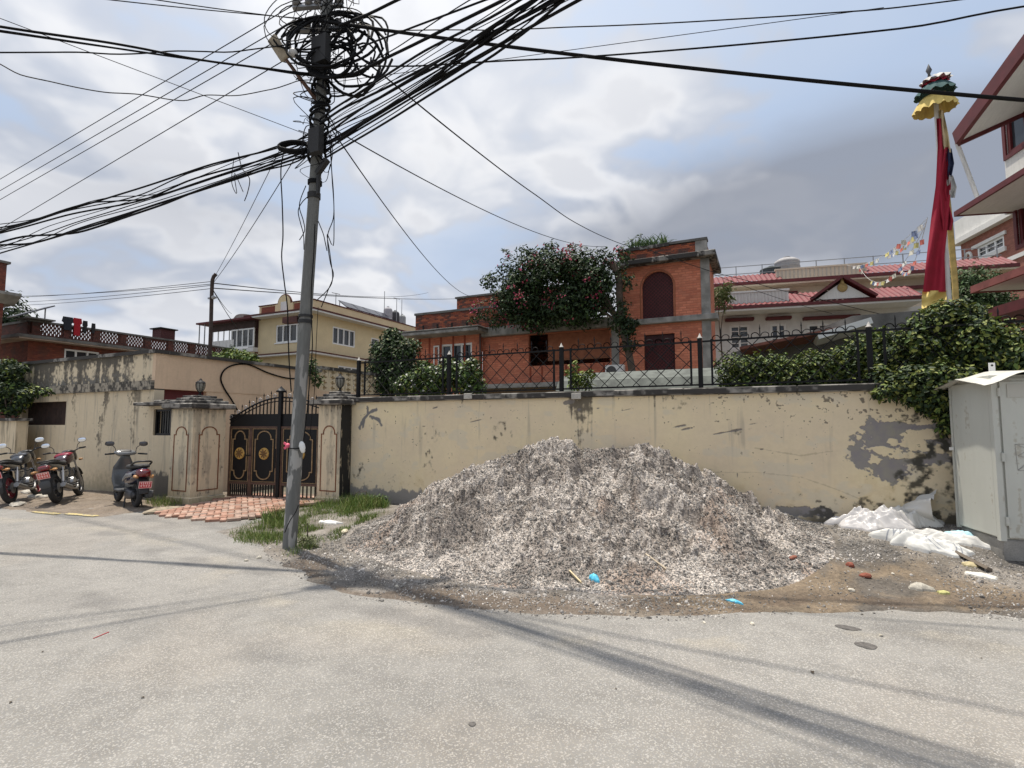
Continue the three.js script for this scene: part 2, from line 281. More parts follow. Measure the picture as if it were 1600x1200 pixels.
const pileY = (x, z) => pileH(x, z) + gnd(x, z);
{
  const t = tex(1024, 1024, (u, v, i, j) => { const n = fbm(u * 90, v * 90, 3, 121, 90), f = hsh(i >> 1, j >> 1, 122); let k = .44 + .60 * ss(.30, .64, n); k *= f > .80 ? 1.2 : f < .22 ? .7 : 1; return [.66 * k, .60 * k, .54 * k]; }, [.6, .6]);
  const b = tex(1024, 1024, (u, v, i, j) => .55 * fbm(u * 120, v * 120, 2, 123, 120) + .45 * hsh(i >> 1, j >> 1, 122), [.6, .6], false);
  M.gravel = std([1, 1, 1], .95, { map: t, bumpMap: b, bumpScale: .02, vertexColors: true });
  const col = (x, z) => { const n = fbm(x * 2.6, z * 2.6, 4, 125), q = fbm(x * 11, z * 11, 3, 126); let c = mix3([1.16, 1.14, 1.12], [.62, .59, .57], ss(.435, .535, n * .42 + q * .30 + .28 * fbm(x * 34, z * 34, 2, 128))); return mix3(c, [.95, .72, .58], .35 * ss(.58, .68, fbm(x * 1.7 + 8, z * 1.7, 4, 127))); };
  const heap = thing('gravel_pile', 'big grey heap of crushed stone tipped against the cream wall', 'gravel pile');
  const g = grid(-6.4, 1.3, -8.43, -4.3, .014, pileY, col);
  // keep only the triangles that stand out of the ground
  const P = g.attributes.position, I = g.index.array, J = []; const keep = new Uint8Array(P.count); for (let i = 0; i < P.count; i++) keep[i] = pileH(P.getX(i), P.getZ(i)) > -.012 ? 1 : 0;
  for (let i = 0; i < I.length; i += 3) if (keep[I[i]] || keep[I[i + 1]] || keep[I[i + 2]]) J.push(I[i], I[i + 1], I[i + 2]); g.setIndex(J);
  const UU = g.attributes.uv; for (let i = 0; i < P.count; i++) UU.setXY(i, P.getX(i) + .35 * P.getY(i), P.getZ(i) - 1.3 * P.getY(i));
  const hm = cast(new THREE.Mesh(g, M.gravel)); hm.name = 'heap'; heap.add(hm);
  // loose stones on the heap and round its foot
  const r = rng(77), ic = new THREE.IcosahedronGeometry(1, 0), stoneG = ic.clone(); const sp = stoneG.attributes.position; for (let i = 0; i < sp.count; i++) { const k = .75 + .5 * hsh(Math.round(sp.getX(i) * 50), Math.round(sp.getY(i) * 50 + sp.getZ(i) * 90), 4); sp.setXYZ(i, sp.getX(i) * k, sp.getY(i) * k * .75, sp.getZ(i) * k); } stoneG.computeVertexNormals();
  const N = 60000, im = new THREE.InstancedMesh(stoneG, std([1, 1, 1], .92), N), mt = new THREE.Matrix4(), q = new THREE.Quaternion(), c = new THREE.Color(); let n = 0;
  const NF = 15000, jm = new THREE.InstancedMesh(stoneG, im.material, NF); let f = 0;
  while (n < N || f < NF) {
    const far = n >= N || (f < NF && r() < .4);
    const x = far ? -8 + r() * 12.5 : -6.2 + r() * 7.4, z = -8.35 + r() * 4.9, hp = pileH(x, z), e = edgeZ(x) - z; let y;
    if (!far) { if (hp < .0) continue; y = hp + gnd(x, z); } else { if ((x > -.3 && x < 1.5 && e < 1.2 && r() < .88) || hp > -.005 || e < -.12 || r() > ss(-.045, -.01, hp) + .16 + .35 * ss(-.1, .5, x)) continue; if (x < -7 || (x < -5.8 && z < -5.4)) continue; y = Math.max(gnd(x, z), 0); }
    const s = (far ? .004 : .005) + .009 * r() * r() + (r() > .985 ? .012 : 0);
    q.setFromEuler(new THREE.Euler(r() * 6, r() * 6, r() * 6)); mt.compose(V(x, y + s * .25, z), q, V(s * (1 + r() * .6), s, s)); const dk = ss(.43, .57, fbm(x * 2.6, z * 2.6, 4, 125) * .6 + fbm(x * 11, z * 11, 3, 126) * .4), k = (.12 + .5 * r() * r() + .12 * r()) * lerp(1.1, .55, dk); c.setRGB(k * 1.06, k * .985, k * .90);
    const t2 = far ? jm : im, id = far ? f++ : n++; t2.setMatrixAt(id, mt); t2.setColorAt(id, c);
  }
  im.name = 'loose_stones'; im.userData.kind = 'stuff'; cast(im); heap.add(im);
  jm.name = 'gravel'; tag(jm, 'loose grey grit strewn over the soil beside the heap', 'gravel', null, 'stuff'); cast(jm); scene.add(jm);
}
// ================= boundary wall =================
const WZ = -8.44, CREAM = [.73, .61, .415];
const uvRect = (g, x0, w, y0, h, ax = 'x') => { g = prep(g); const p = g.attributes.position, u = g.attributes.uv; for (let i = 0; i < p.count; i++) u.setXY(i, ((ax === 'x' ? p.getX(i) : p.getZ(i)) - x0) / w, (p.getY(i) - y0) / h); return g; };
{
  const X0 = -7.62, L = 12.4, H = 2.05, pw = (px, py) => { const p = onZ(px, py, WZ); return [p.x, p.y]; };
  const seg = (x, y, [ax, ay], [bx_, by]) => { const dx = bx_ - ax, dy = by - ay, t = cl(((x - ax) * dx + (y - ay) * dy) / (dx * dx + dy * dy)); return Math.hypot(x - ax - dx * t, y - ay - dy * t); };
  const scr = [[567, 667], [570, 652], [580, 643], [588, 640]].map(q => pw(...q)), scr2 = [[574, 636], [575, 648], [568, 656], [562, 668]].map(q => pw(...q)), scr3 = [[578, 650], [590, 655], [596, 664]].map(q => pw(...q));
  const crack = [[1050, 735], [1120, 738], [1180, 738], [1250, 745], [1300, 762], [1345, 780]].map(q => pw(...q)), crack2 = [[1180, 700], [1250, 712], [1300, 705]].map(q => pw(...q));
  const chips = [[1062, 666, .10, .014], [1073, 670, .08, .016], [1130, 676, .16, .01], [1150, 672, .14, .02], [1178, 662, .08, .012], [980, 640, .10, .01], [935, 638, .04, .014], [742, 658, .16, .008], [905, 640, .03, .02], [890, 628, .12, .03], [1152, 743, .012, .06], [652, 693, .014, .012], [1190, 702, .02, .01], [680, 637, .06, .012]].map(([px, py, a, b]) => [...pw(px, py), a, b]);
  const peel = [[1372, 690, .34, .30], [1392, 730, .26, .22], [1440, 668, .50, .14], [1470, 690, .45, .10], [1430, 715, .5, .10], [1265, 800, .35, .10], [1480, 640, .3, .12], [1345, 715, .16, .2]].map(([px, py, a, b]) => [...pw(px, py), a, b]);
  const keep = [[1437, 678, .30, .05], [1438, 655, .36, .055], [1428, 694, .14, .05], [1395, 690, .06, .05], [1380, 704, .08, .05], [1425, 712, .25, .04]].map(([px, py, a, b]) => [...pw(px, py), a, b]);
  let PL = 0, RL = 0; const facade = (u, v) => {
    const x = X0 + u * L, y = v * H, n = fbm(x * 1.6, y * 1.6, 5, 131), f = fbm(x * 14, y * 14, 4, 132), g = fbm(x * 40, y * 40, 3, 133), st = fbm(x * 9, y * .7, 4, 134), sf = fbm(x * 26, y * 2, 3, 135);
    let k = 1 + .20 * (n - .5) + .09 * (f - .5) + .05 * (g - .5), c = [CREAM[0] * k, CREAM[1] * k * (1 + .03 * (n - .5)), CREAM[2] * k * (1 - .12 * (n - .5))];
    c = mix3(c, [.50, .37, .185], .55 * ss(.45, .7, f * .5 + n * .5) * ss(.95, .3, y - .28 * ss(-2, 2, x)));                       // rising damp, ochre
    c = mix3(c, [.36, .32, .25], .5 * ss(.62, .80, st * .6 + sf * .4) * ss(.5, 1.6, y));                                            // run-off streaks
    c = mix3(c, [.62, .56, .44], .5 * ss(.60, .70, fbm(x * 3 + 3, y * 5, 4, 136)));
    const run = Math.max(0, ss(.95, .2, Math.abs(x + 2.75) / .42) * .95, ss(1, .3, Math.abs(x + 4.95) / .10) * .35, ss(.5, 3, x) * .55, ss(1, .2, Math.abs(x + 1.55) / .3) * .4);
    const mould = ss(.60, .80, sf * .40 + f * .40 + .06 + run * .34 - (2.05 - y) * (.62 - .30 * run)); c = mix3(c, [.055, .048, .04], mould * .85);
    c = mix3(c, [.09, .075, .06], .8 * ss(.66, .71, g * .5 + f * .5 + .10 * ss(1.35, 1.95, y) * ss(-2.5, 0, x) - .055 + .05 * ss(.2, 2, x)));    // specks of mould
    // patches where the paint has come off the cement
    const ragged = (fbm(x * 4, y * 5, 6, 137) - .5) * 2.4 + (f - .5) * 1.6 + (g - .5) * .7; let off = -.55;
    for (const [a, b, w, h] of peel) off = Math.max(off, 1.15 - Math.hypot((x - a) / w, (y - b) / h));
    for (const [a, b, w, h] of keep) off -= 1.3 * ss(1.3, .5, Math.hypot((x - a) / w, (y - b) / h) + ragged * .35);
    const pl = PL = ss(.34, .42, off + ragged * .55); c = mix3(c, [.27 + .09 * (f - .5), .25 + .09 * (f - .5), .235], pl);
    let chip = 0; for (const [a, b, w, h] of chips) chip = Math.max(chip, 1.2 - Math.hypot((x - a) / w, (y - b - (x - a) * .2) / h) + ragged * .7); c = mix3(c, [.20, .18, .165], ss(.25, .5, chip) * .9); PL = Math.max(PL, ss(.25, .5, chip)); RL = .5 * f + .5 * n;
    const line = (P) => { let d = 9; for (let i = 1; i < P.length; i++) d = Math.min(d, seg(x, y, P[i - 1], P[i])); return d; };
    if (x < -6.6) { const d = Math.min(line(scr), line(scr2), line(scr3)); c = mix3(c, [.19, .185, .18], ss(.045, .02, d + (f - .5) * .06)); }
    if (y < 1.6 && x > -2.6) { const d = Math.min(line(crack), line(crack2)); c = mix3(c, [.25, .19, .11], ss(.010, .003, d + (g - .5) * .014 + (f - .5) * .02) * .32); }
    c = mix3(c, [.235, .22, .205], ss(.0, .05, .40 - y + .16 * (f - .5) + .2 * (st - .5) - 5 * ss(-5.9, -5.2, x)) * .95);           // bare cement skirting
    c = mix3(c, [.06, .055, .045], .85 * ss(.44, .56, f * .6 + n * .4 + .14 - (y - wallG(x)) * .9) * ss(.2, .6, x));                // black mould at the foot
    c = mix3(c, [.045, .042, .032], .92 * ss(.42, .60, fbm(x * 2.6, y * 2.1, 4, 138) + .5 * (f - .5) + .30 * ss(1.3, 2.1, x) - .30));
    return c;
  };
  const bh = new Float32Array(2048 * 400), map = tex(2048, 400, (u, v, i, j) => { const c = facade(u, v); bh[j * 2048 + i] = .55 * (1 - PL) + .45 * RL; return c; }), b = tex(2048, 400, (u, v, i, j) => bh[j * 2048 + i], null, false);
  const w = thing('boundary_wall', 'long cream plastered wall with peeling paint behind the gravel heap', 'wall');
  obj('wall_body', uvRect(bx(X0 + .03, X0 + L, -.1, H, WZ - .23, WZ), X0, L, 0, H), std([1, 1, 1], .93, { map, bumpMap: b, bumpScale: .014 }), w, true);
  const r = rng(9); let x = X0 + .02; while (x < X0 + L - .3) { const l = Math.min(1.45 + r() * .5, X0 + L - x); const s = (r() - .5) * .012; obj('coping_stone', mv(cbx(l - .006, .10, .36, .014), x + l / 2, H - .002 + s, WZ - .115), M.coping, w); x += l; }
  // old pipe stubs under the coping
  for (const [px, py] of [[735, 622], [903, 622]]) { const p = onZ(px, py, WZ); obj('cement_stub', mv(cbx(.16, .10, .02, .005), p.x, p.y - .02, WZ + .09), mottle([.40, .38, .34], .4, .3, 19), w); }
}
// ================= wrought iron fence on the wall =================
{
  const FZ = WZ - .10, T = 2.145, f = thing('iron_fence', 'black iron fence with crossed bars and scrolls on top of the cream wall', 'fence');
  const posts = [[561, 560], [702, 550], [877, 536], [1093, 517], [1357, 505]].map(q => onZ(...q, FZ).x); posts.push(posts[4] + 2.15);
  const pg = metric(cbx(.062, .78, .062, .006)), cap = metric(lathe([[.0, .085], [.012, .06], [.028, .02], [.042, .012], [.042, 0], [.0, 0]], 8)), tipM = std([.42, .40, .37], .7);
  const vg = metric(bx(-.014, .014, 0, .70, -.014, .014)), spike = metric(mergeGeometries([prep(rod(V(0, 0, 0), V(0, .12, 0), .007)), prep(rod(V(0, .12, 0), V(0, .19, 0), .012, .001, 6))]));
  const curl = (() => { const p = []; for (let i = 0; i <= 14; i++) { const a = i / 14 * 4.4, q = .062 - .028 * i / 14; p.push(V(.062 - q * Math.cos(a), .02 + q * Math.sin(a) * .95, 0)); } return metric(tube(p, .0065, 22, 5)); })(), curl2 = curl.clone().scale(-1, 1, 1);
  posts.forEach((x, i) => { const lean = [0, .006, -.004, .004, .004, 0][i]; piece('post', pg, M.blackIron, f, [x, T - .01, FZ], [0, 0, lean]); piece('post_cap', cap, tipM, f, [x, T + .765, FZ]); });
  for (let i = 0; i < posts.length - 1; i++) {
    const a = posts[i] + (i ? .035 : .03), b = posts[i + 1] - .035, A = a + .13, B = b - .10, r = rng(40 + i), tilt = (r() - .5) * .02;
    obj('rail', bar(V(a, 2.862, FZ), V(b, 2.862 + tilt, FZ), .026, .026), M.blackIron, f); obj('rail', bar(V(a, 2.205, FZ), V(b, 2.205, FZ), .024, .024), M.blackIron, f);
    piece('upright', vg, M.blackIron, f, [A, 2.19, FZ]); piece('upright', vg, M.blackIron, f, [B, 2.19, FZ]);
    const w = B - A, h = .655, y0 = 2.206, st = w / 7.5;
    for (let k = -3; k < 8; k++) for (const s of [1, -1]) {
      let x0 = k * st, x1 = x0 + h, ya = 0, yb = h; if (x0 < 0) { ya = -x0; x0 = 0; } if (x1 > w) { yb = h - (x1 - w); x1 = w; } if (yb - ya < .06) continue;
      const m = (x) => s > 0 ? A + x : B - x; obj('lattice_bar', rod(V(m(x0), y0 + ya, FZ + s * .007), V(m(x1), y0 + yb, FZ + s * .007), .0065, .0065, 5), M.blackIron, f);
    }
    const nS = 7; for (let k = 0; k < nS; k++) { const x = A + w * (k + .5) / nS; piece('spike', spike, M.blackIron, f, [x, 2.874, FZ]); piece('scroll', curl, M.blackIron, f, [x + .012, 2.874, FZ]); piece('scroll', curl2, M.blackIron, f, [x - .012, 2.874, FZ]); }
  }
}
// ================= gate pillars and lanterns =================
M.groove = mottle([.20, .075, .035], .4, .4, 23);
const pillarMat = (() => { const t = tex(512, 1024, (u, v) => { const x = u, y = v * 2.1, n = fbm(x * 5, y * 3, 5, 151, 5), f = fbm(x * 25, y * 14, 4, 152, 25), st = fbm(x * 18, y * 1.2, 4, 153, 18); let k = 1 + .2 * (n - .5) + .1 * (f - .5); let c = [.645 * k, .545 * k, .385 * k]; c = mix3(c, [.34, .30, .23], .8 * ss(.42, .66, st * .7 + f * .3 + .18 * ss(1.45, 2, y) - .05)); c = mix3(c, [.06, .053, .045], .8 * ss(.66, .84, st * .5 + f * .4 + .25 * ss(1.65, 2.0, y))); c = mix3(c, [.40, .33, .2], .7 * ss(.35, .0, y + .3 * (f - .5))); return mix3(c, [.16, .13, .10], .6 * ss(.72, .80, f)); }, [1, 1 / 2.1]); return std([1, 1, 1], .93, { map: t, bumpMap: t, bumpScale: .006 }); })();
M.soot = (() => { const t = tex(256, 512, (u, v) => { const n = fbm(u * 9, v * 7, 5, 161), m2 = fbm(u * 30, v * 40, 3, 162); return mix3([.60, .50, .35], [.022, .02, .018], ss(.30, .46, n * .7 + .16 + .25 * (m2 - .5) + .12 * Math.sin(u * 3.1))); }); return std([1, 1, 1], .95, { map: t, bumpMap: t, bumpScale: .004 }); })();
function archPath(w, h, sh, r) { // outline with stepped shoulders and a round head, from the foot
  const p = [[-w / 2, 0], [w / 2, 0], [w / 2, h - sh], [w / 2 - .055, h - sh], [w / 2 - .055, h - sh + .03]]; const rr = w / 2 - .055; for (let i = 0; i <= 12; i++) { const a = i / 12 * Math.PI; p.push([rr * Math.cos(a), h - sh + .03 + (sh - .03) * Math.sin(a)]); } p.push([-w / 2 + .055, h - sh + .03], [-w / 2 + .055, h - sh], [-w / 2, h - sh]); return p;
}
function outline(pts, t, d = .012) { const gs = []; for (let i = 0; i < pts.length; i++) { const a = pts[i], b = pts[(i + 1) % pts.length]; const dx = b[0] - a[0], dy = b[1] - a[1], l = Math.hypot(dx, dy); if (l < 1e-4) continue; const g = new THREE.BoxGeometry(l + t, t, d + (i % 2) * .0016); g.rotateZ(Math.atan2(dy, dx)); g.translate((a[0] + b[0]) / 2, (a[1] + b[1]) / 2, 0); gs.push(g); } return gs; }
function pillar(p, w, d, h, label, sides) {
  const t = thing('gate_pillar', label, 'gate pillar', p);
  obj('shaft', mv(cbx(w, h, d, .012), 0, 0, 0), pillarMat, t); obj('foot', mv(cbx(w + .05, .24, d + .05, .02), 0, -.08, 0), pillarMat, t);
  obj('cap_stone', mv(cbx(w + .26, .11, d + .26, .02), 0, h, 0), M.coping, t);
  obj('cap_stone', mv(cbx(w + .06, .065, d + .06, .012), 0, h + .11, 0), M.coping, t); obj('cap_stone', mv(cbx(w - .10, .055, d - .10, .012), 0, h + .175, 0), M.coping, t); obj('cap_stone', mv(cbx(w - .26, .05, d - .26, .01), 0, h + .23, 0), M.coping, t);
  for (const [s, pw] of sides) { const q = archPath(pw, 1.28, .16, .1), gs = outline(q, .02, .014).map(g => { if (s === 'z') g.translate(0, .28, d / 2 + .002); else { g.rotateY(Math.PI / 2); g.translate(w / 2 + .002, .28, 0); } return g; }); obj('panel_moulding', gs, M.groove, t); }
  return t;
}
const pL = pillar([-10.76, 0, -7.38], .70, .72, 1.93, 'cream gate pillar with arched mouldings on two faces, beside the scooter', [['z', .44], ['x', .44]]);
const pR = pillar([-7.90, .02, -8.42], .58, .54, 1.98, 'cream gate pillar with one side stained black, joined to the long wall', [['z', .40]]);
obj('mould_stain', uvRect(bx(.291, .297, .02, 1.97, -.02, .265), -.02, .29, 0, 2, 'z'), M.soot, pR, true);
function lantern(p, label) {
  const t = thing('lantern', label, 'lantern', p);
  obj('base', lathe([[0, 0], [.05, 0], [.045, .02], [.02, .035], [.02, .06], [.04, .075], [.0, .08]], 10), M.blackIron, t);
  const gl = obj('glass_body', lathe([[.03, .08], [.07, .14], [.088, .23], [.078, .27]], 8), new THREE.MeshPhysicalMaterial({ color: lin(.30, .29, .25), roughness: .35, transmission: .35, thickness: 0, side: THREE.DoubleSide }), t);
  for (let i = 0; i < 8; i++) { const a = i / 8 * 6.283; obj('rib', tube([[.032, .08], [.074, .14], [.092, .23], [.082, .275]].map(([r, y]) => V(r * Math.cos(a), y, r * Math.sin(a))), .005, 10, 4), M.blackIron, t); }
  obj('cap', lathe([[.098, .268], [.09, .285], [.06, .31], [.03, .325], [.025, .345], [.012, .36], [0, .375]], 10), M.blackIron, t); obj('cap_tip', mv(new THREE.SphereGeometry(.022, 8, 6), 0, .335, 0), std([.55, .53, .48], .7), t); return t;
}
lantern([-10.76, 2.21, -7.38], 'small black urn lantern on the pillar beside the scooter'); lantern([-7.90, 2.28, -8.42], 'small black urn lantern on the pillar joined to the long wall');
// ================= iron gate =================
{
  const a = V(-10.44, .09, -7.86), b = V(-8.20, .09, -8.22), L = a.distanceTo(b), g = thing('iron_gate', 'tall black metal gate with gold cartouches and medallions between two pillars', 'gate', [a.x, a.y, a.z], Math.atan2(-(b.z - a.z), b.x - a.x));
  const nrm = V(b.z - a.z, 0, a.x - b.x).normalize().multiplyScalar(-1), ux = b.clone().sub(a).normalize();
  const loc = (px, py) => { const r = ray(px, py), t = a.clone().sub(EYE).dot(nrm) / r.dot(nrm), p = r.multiplyScalar(t).add(EYE).sub(a); return [p.dot(ux), p.y]; };
  M.gateBlack = new THREE.MeshPhysicalMaterial({ color: lin(.008, .008, .009), roughness: .42, specularIntensity: .45, side: THREE.DoubleSide }); M.gateBrown = mottle([.085, .045, .03], .5, .5, 25, { rough: .55 }); M.gold = mottle([.46, .28, .07], .5, .25, 26, { rough: .45 }); M.goldDull = mottle([.30, .20, .10], .5, .25, 27, { rough: .5 });
  const c = loc(437, 700)[0], m1 = loc(392, 700)[0], yB = 1.44, yTop = x => { const t = x < c ? x / c : (L - x) / (L - c) * .55 + .45; return 1.62 + .46 * Math.sin(t * Math.PI / 2); };
  const post = obj('centre_post', mv(cbx(.075, 2.26, .07, .006), c, 0, .01), M.gateBlack, g); obj('post_finial', [mv(new THREE.ConeGeometry(.12, .10, 4), c, 2.27, .01), mv(cbx(.14, .035, .14, .005), c, 2.19, .01)], M.gateBlack, g);
  const leaves = [[.015, m1], [m1, c - .04], [c + .04, L - .02]];
  for (const [x0, x1] of leaves) {
    const w = x1 - x0, mid = (x0 + x1) / 2;
    obj('frame', [bx(x0, x0 + .035, .0, yB + .04, -.02, .02), bx(x1 - .035, x1, .0, yB + .04, -.02, .02), bx(x0 + .035, x1 - .035, 0, .045, -.02, .02), bx(x0 + .035, x1 - .035, .27, .315, -.019, .021), bx(x0 + .035, x1 - .035, yB, yB + .04, -.019, .021)], M.gateBrown, g);
    obj('gold_line', outline([[x0 + .05, .33], [x1 - .05, .33], [x1 - .05, yB - .012], [x0 + .05, yB - .012]], .012, .012).map(q => mv(q, 0, 0, .006)), M.goldDull, g);
    obj('sheet', bx(x0 + .035, x1 - .035, .315, yB, -.008, .004), M.gateBlack, g); obj('upper_sheet', bx(x0, x1, yB + .04, yB + .30, -.006, .004), M.gateBlack, g);
    for (let k = 0; k < 9; k++) { const x = x0 + .07 + (w - .14) * k / 8; obj('bar', bx(x - .011, x + .011, .045, .27, -.011, .011), M.gateBlack, g); }
    // cartouche
    const pw = w * .66, top = archPath(pw, .5, .17, .1), up = top.slice(2), pts = []; const yc = .88, hh = .50;
    for (const [x, y] of up) pts.push([x, y - .5 + hh]); for (const [x, y] of up.slice().reverse()) pts.push([x, -(y - .5 + hh)]);
    for (const q of [[.020, .012, 1], [.0, 0, 0]]) if (q[2]) obj('cartouche', outline(pts, .02, .014).map(e => mv(e, mid, yc, .01)), M.goldDull, g);
    const med = obj('medallion', [(() => { const e = new THREE.CylinderGeometry(.115, .125, .018, 28); e.rotateX(Math.PI / 2); e.translate(mid, yc + .03, .014); return e; })()], M.gold, g);
    const pet = []; for (let i = 0; i < 8; i++) { const e = new THREE.SphereGeometry(.03, 8, 5); e.scale(1.35, .55, .35); e.translate(.06, 0, 0); e.rotateZ(i * Math.PI / 4 + .2); e.translate(mid, yc + .03, .024); pet.push(e); } const hub = new THREE.SphereGeometry(.022, 10, 6); hub.scale(1, 1, .6); hub.translate(mid, yc + .03, .026); pet.push(hub);
    obj('petals', pet, mottle([.13, .065, .02], .4, .2, 28, { rough: .5 }), med);
  }
  obj('latch', [bx(m1 - .10, m1 + .02, .86, .885, .02, .035), bx(c - .06, c - .045, .62, 1.02, .05, .06)], M.gateBlack, g);
  const top = []; for (let i = 0; i <= 24; i++) { const x = L * i / 24; top.push(V(x, yTop(x), 0)); }
  obj('arched_rail', tube(top, .018, 60, 6), M.gateBlack, g); obj('arched_rail', tube(top.map(p => V(p.x, p.y - .075, 0)), .013, 60, 6), M.gateBlack, g);
  for (let i = 0; i <= 24; i++) { const x = .03 + (L - .06) * i / 24; if (Math.abs(x - c) < .07) continue; obj('bar', bx(x - .01, x + .01, yB + .30, yTop(x) - .01, -.009, .009), M.gateBlack, g);
    if (i % 2) obj('finial', [rod(V(x, yTop(x), 0), V(x, yTop(x) + .11, 0), .008, .008, 5), rod(V(x, yTop(x) + .10, 0), V(x, yTop(x) + .17, 0), .017, .001, 5)], M.gateBlack, g); else obj('ring', (() => { const e = new THREE.TorusGeometry(.034, .011, 6, 12); e.translate(x, yTop(x) + .05, 0); return e; })(), std([.33, .31, .30], .5), g); }
}
// ================= brick apron in front of the gate =================
{
  const ap = thing('brick_apron', null, null); ap.userData.kind = 'structure'; ap.name = 'pavement';
  const bed = grid(-10.38, -7.95, -8.9, -5.7, .2, (x, z) => apronY(x, z) - .006 - .10 * Math.max(ss(-10.15, -10.38, x), ss(-8.15, -7.95, x), ss(-6.1, -5.75, z + .35 * ss(-8.6, -7.9, x) + .25 * ss(-9.7, -10.4, x)))); obj('sand_bed', bed, mottle([.16, .12, .085], .6, .5, 29, { bump: .005 }), ap);
  const cols = [[.31, .165, .115], [.36, .21, .155], [.27, .145, .10], [.38, .26, .20], [.30, .21, .165]], ms = cols.map((c, i) => mottle(c, .5, .35, 60 + i, { bump: .004 })), bg = [0, 1].map(i => metric(cbx(.205, .05, .098, .007 + .004 * i))), r = rng(66);
  const th = R(38); let n = 0;
  const W = .1075;
  for (let i = -40; i < 40; i++) for (let j = -14; j < 14; j++) {     // laid herringbone
    for (const q of [0, 1]) {
      const u = W * (i + 2 * j + (q ? 2.5 : 1)), v = W * (i - 2 * j + (q ? 0 : .5));
      const lx = u, lz = v, x = -9.0 + lx * Math.cos(th) - lz * Math.sin(th), z = -6.95 + lx * Math.sin(th) + lz * Math.cos(th);
      const front = -6.0 - .35 * ss(-8.6, -7.9, x) + .22 * (fbm(x * 2.5, 3, 3, 8) - .5) - .25 * ss(-9.7, -10.4, x); if (x < -10.3 + .25 * fbm(z * 2, 9, 2, 3) || x > -7.98 || z < -8.45 || z > front || n >= 300) continue;
      if (x < -10.36 && z < -6.9) continue;
      piece('brick', bg[n % 2], ms[Math.floor(r() * 5)], ap, [x, apronY(x, z) - .036 + r() * .010, z], [(r() - .5) * .03, th * -1 + (q ? Math.PI / 2 : 0) + (r() - .5) * .05, (r() - .5) * .03]); n++;
    }
  }
}
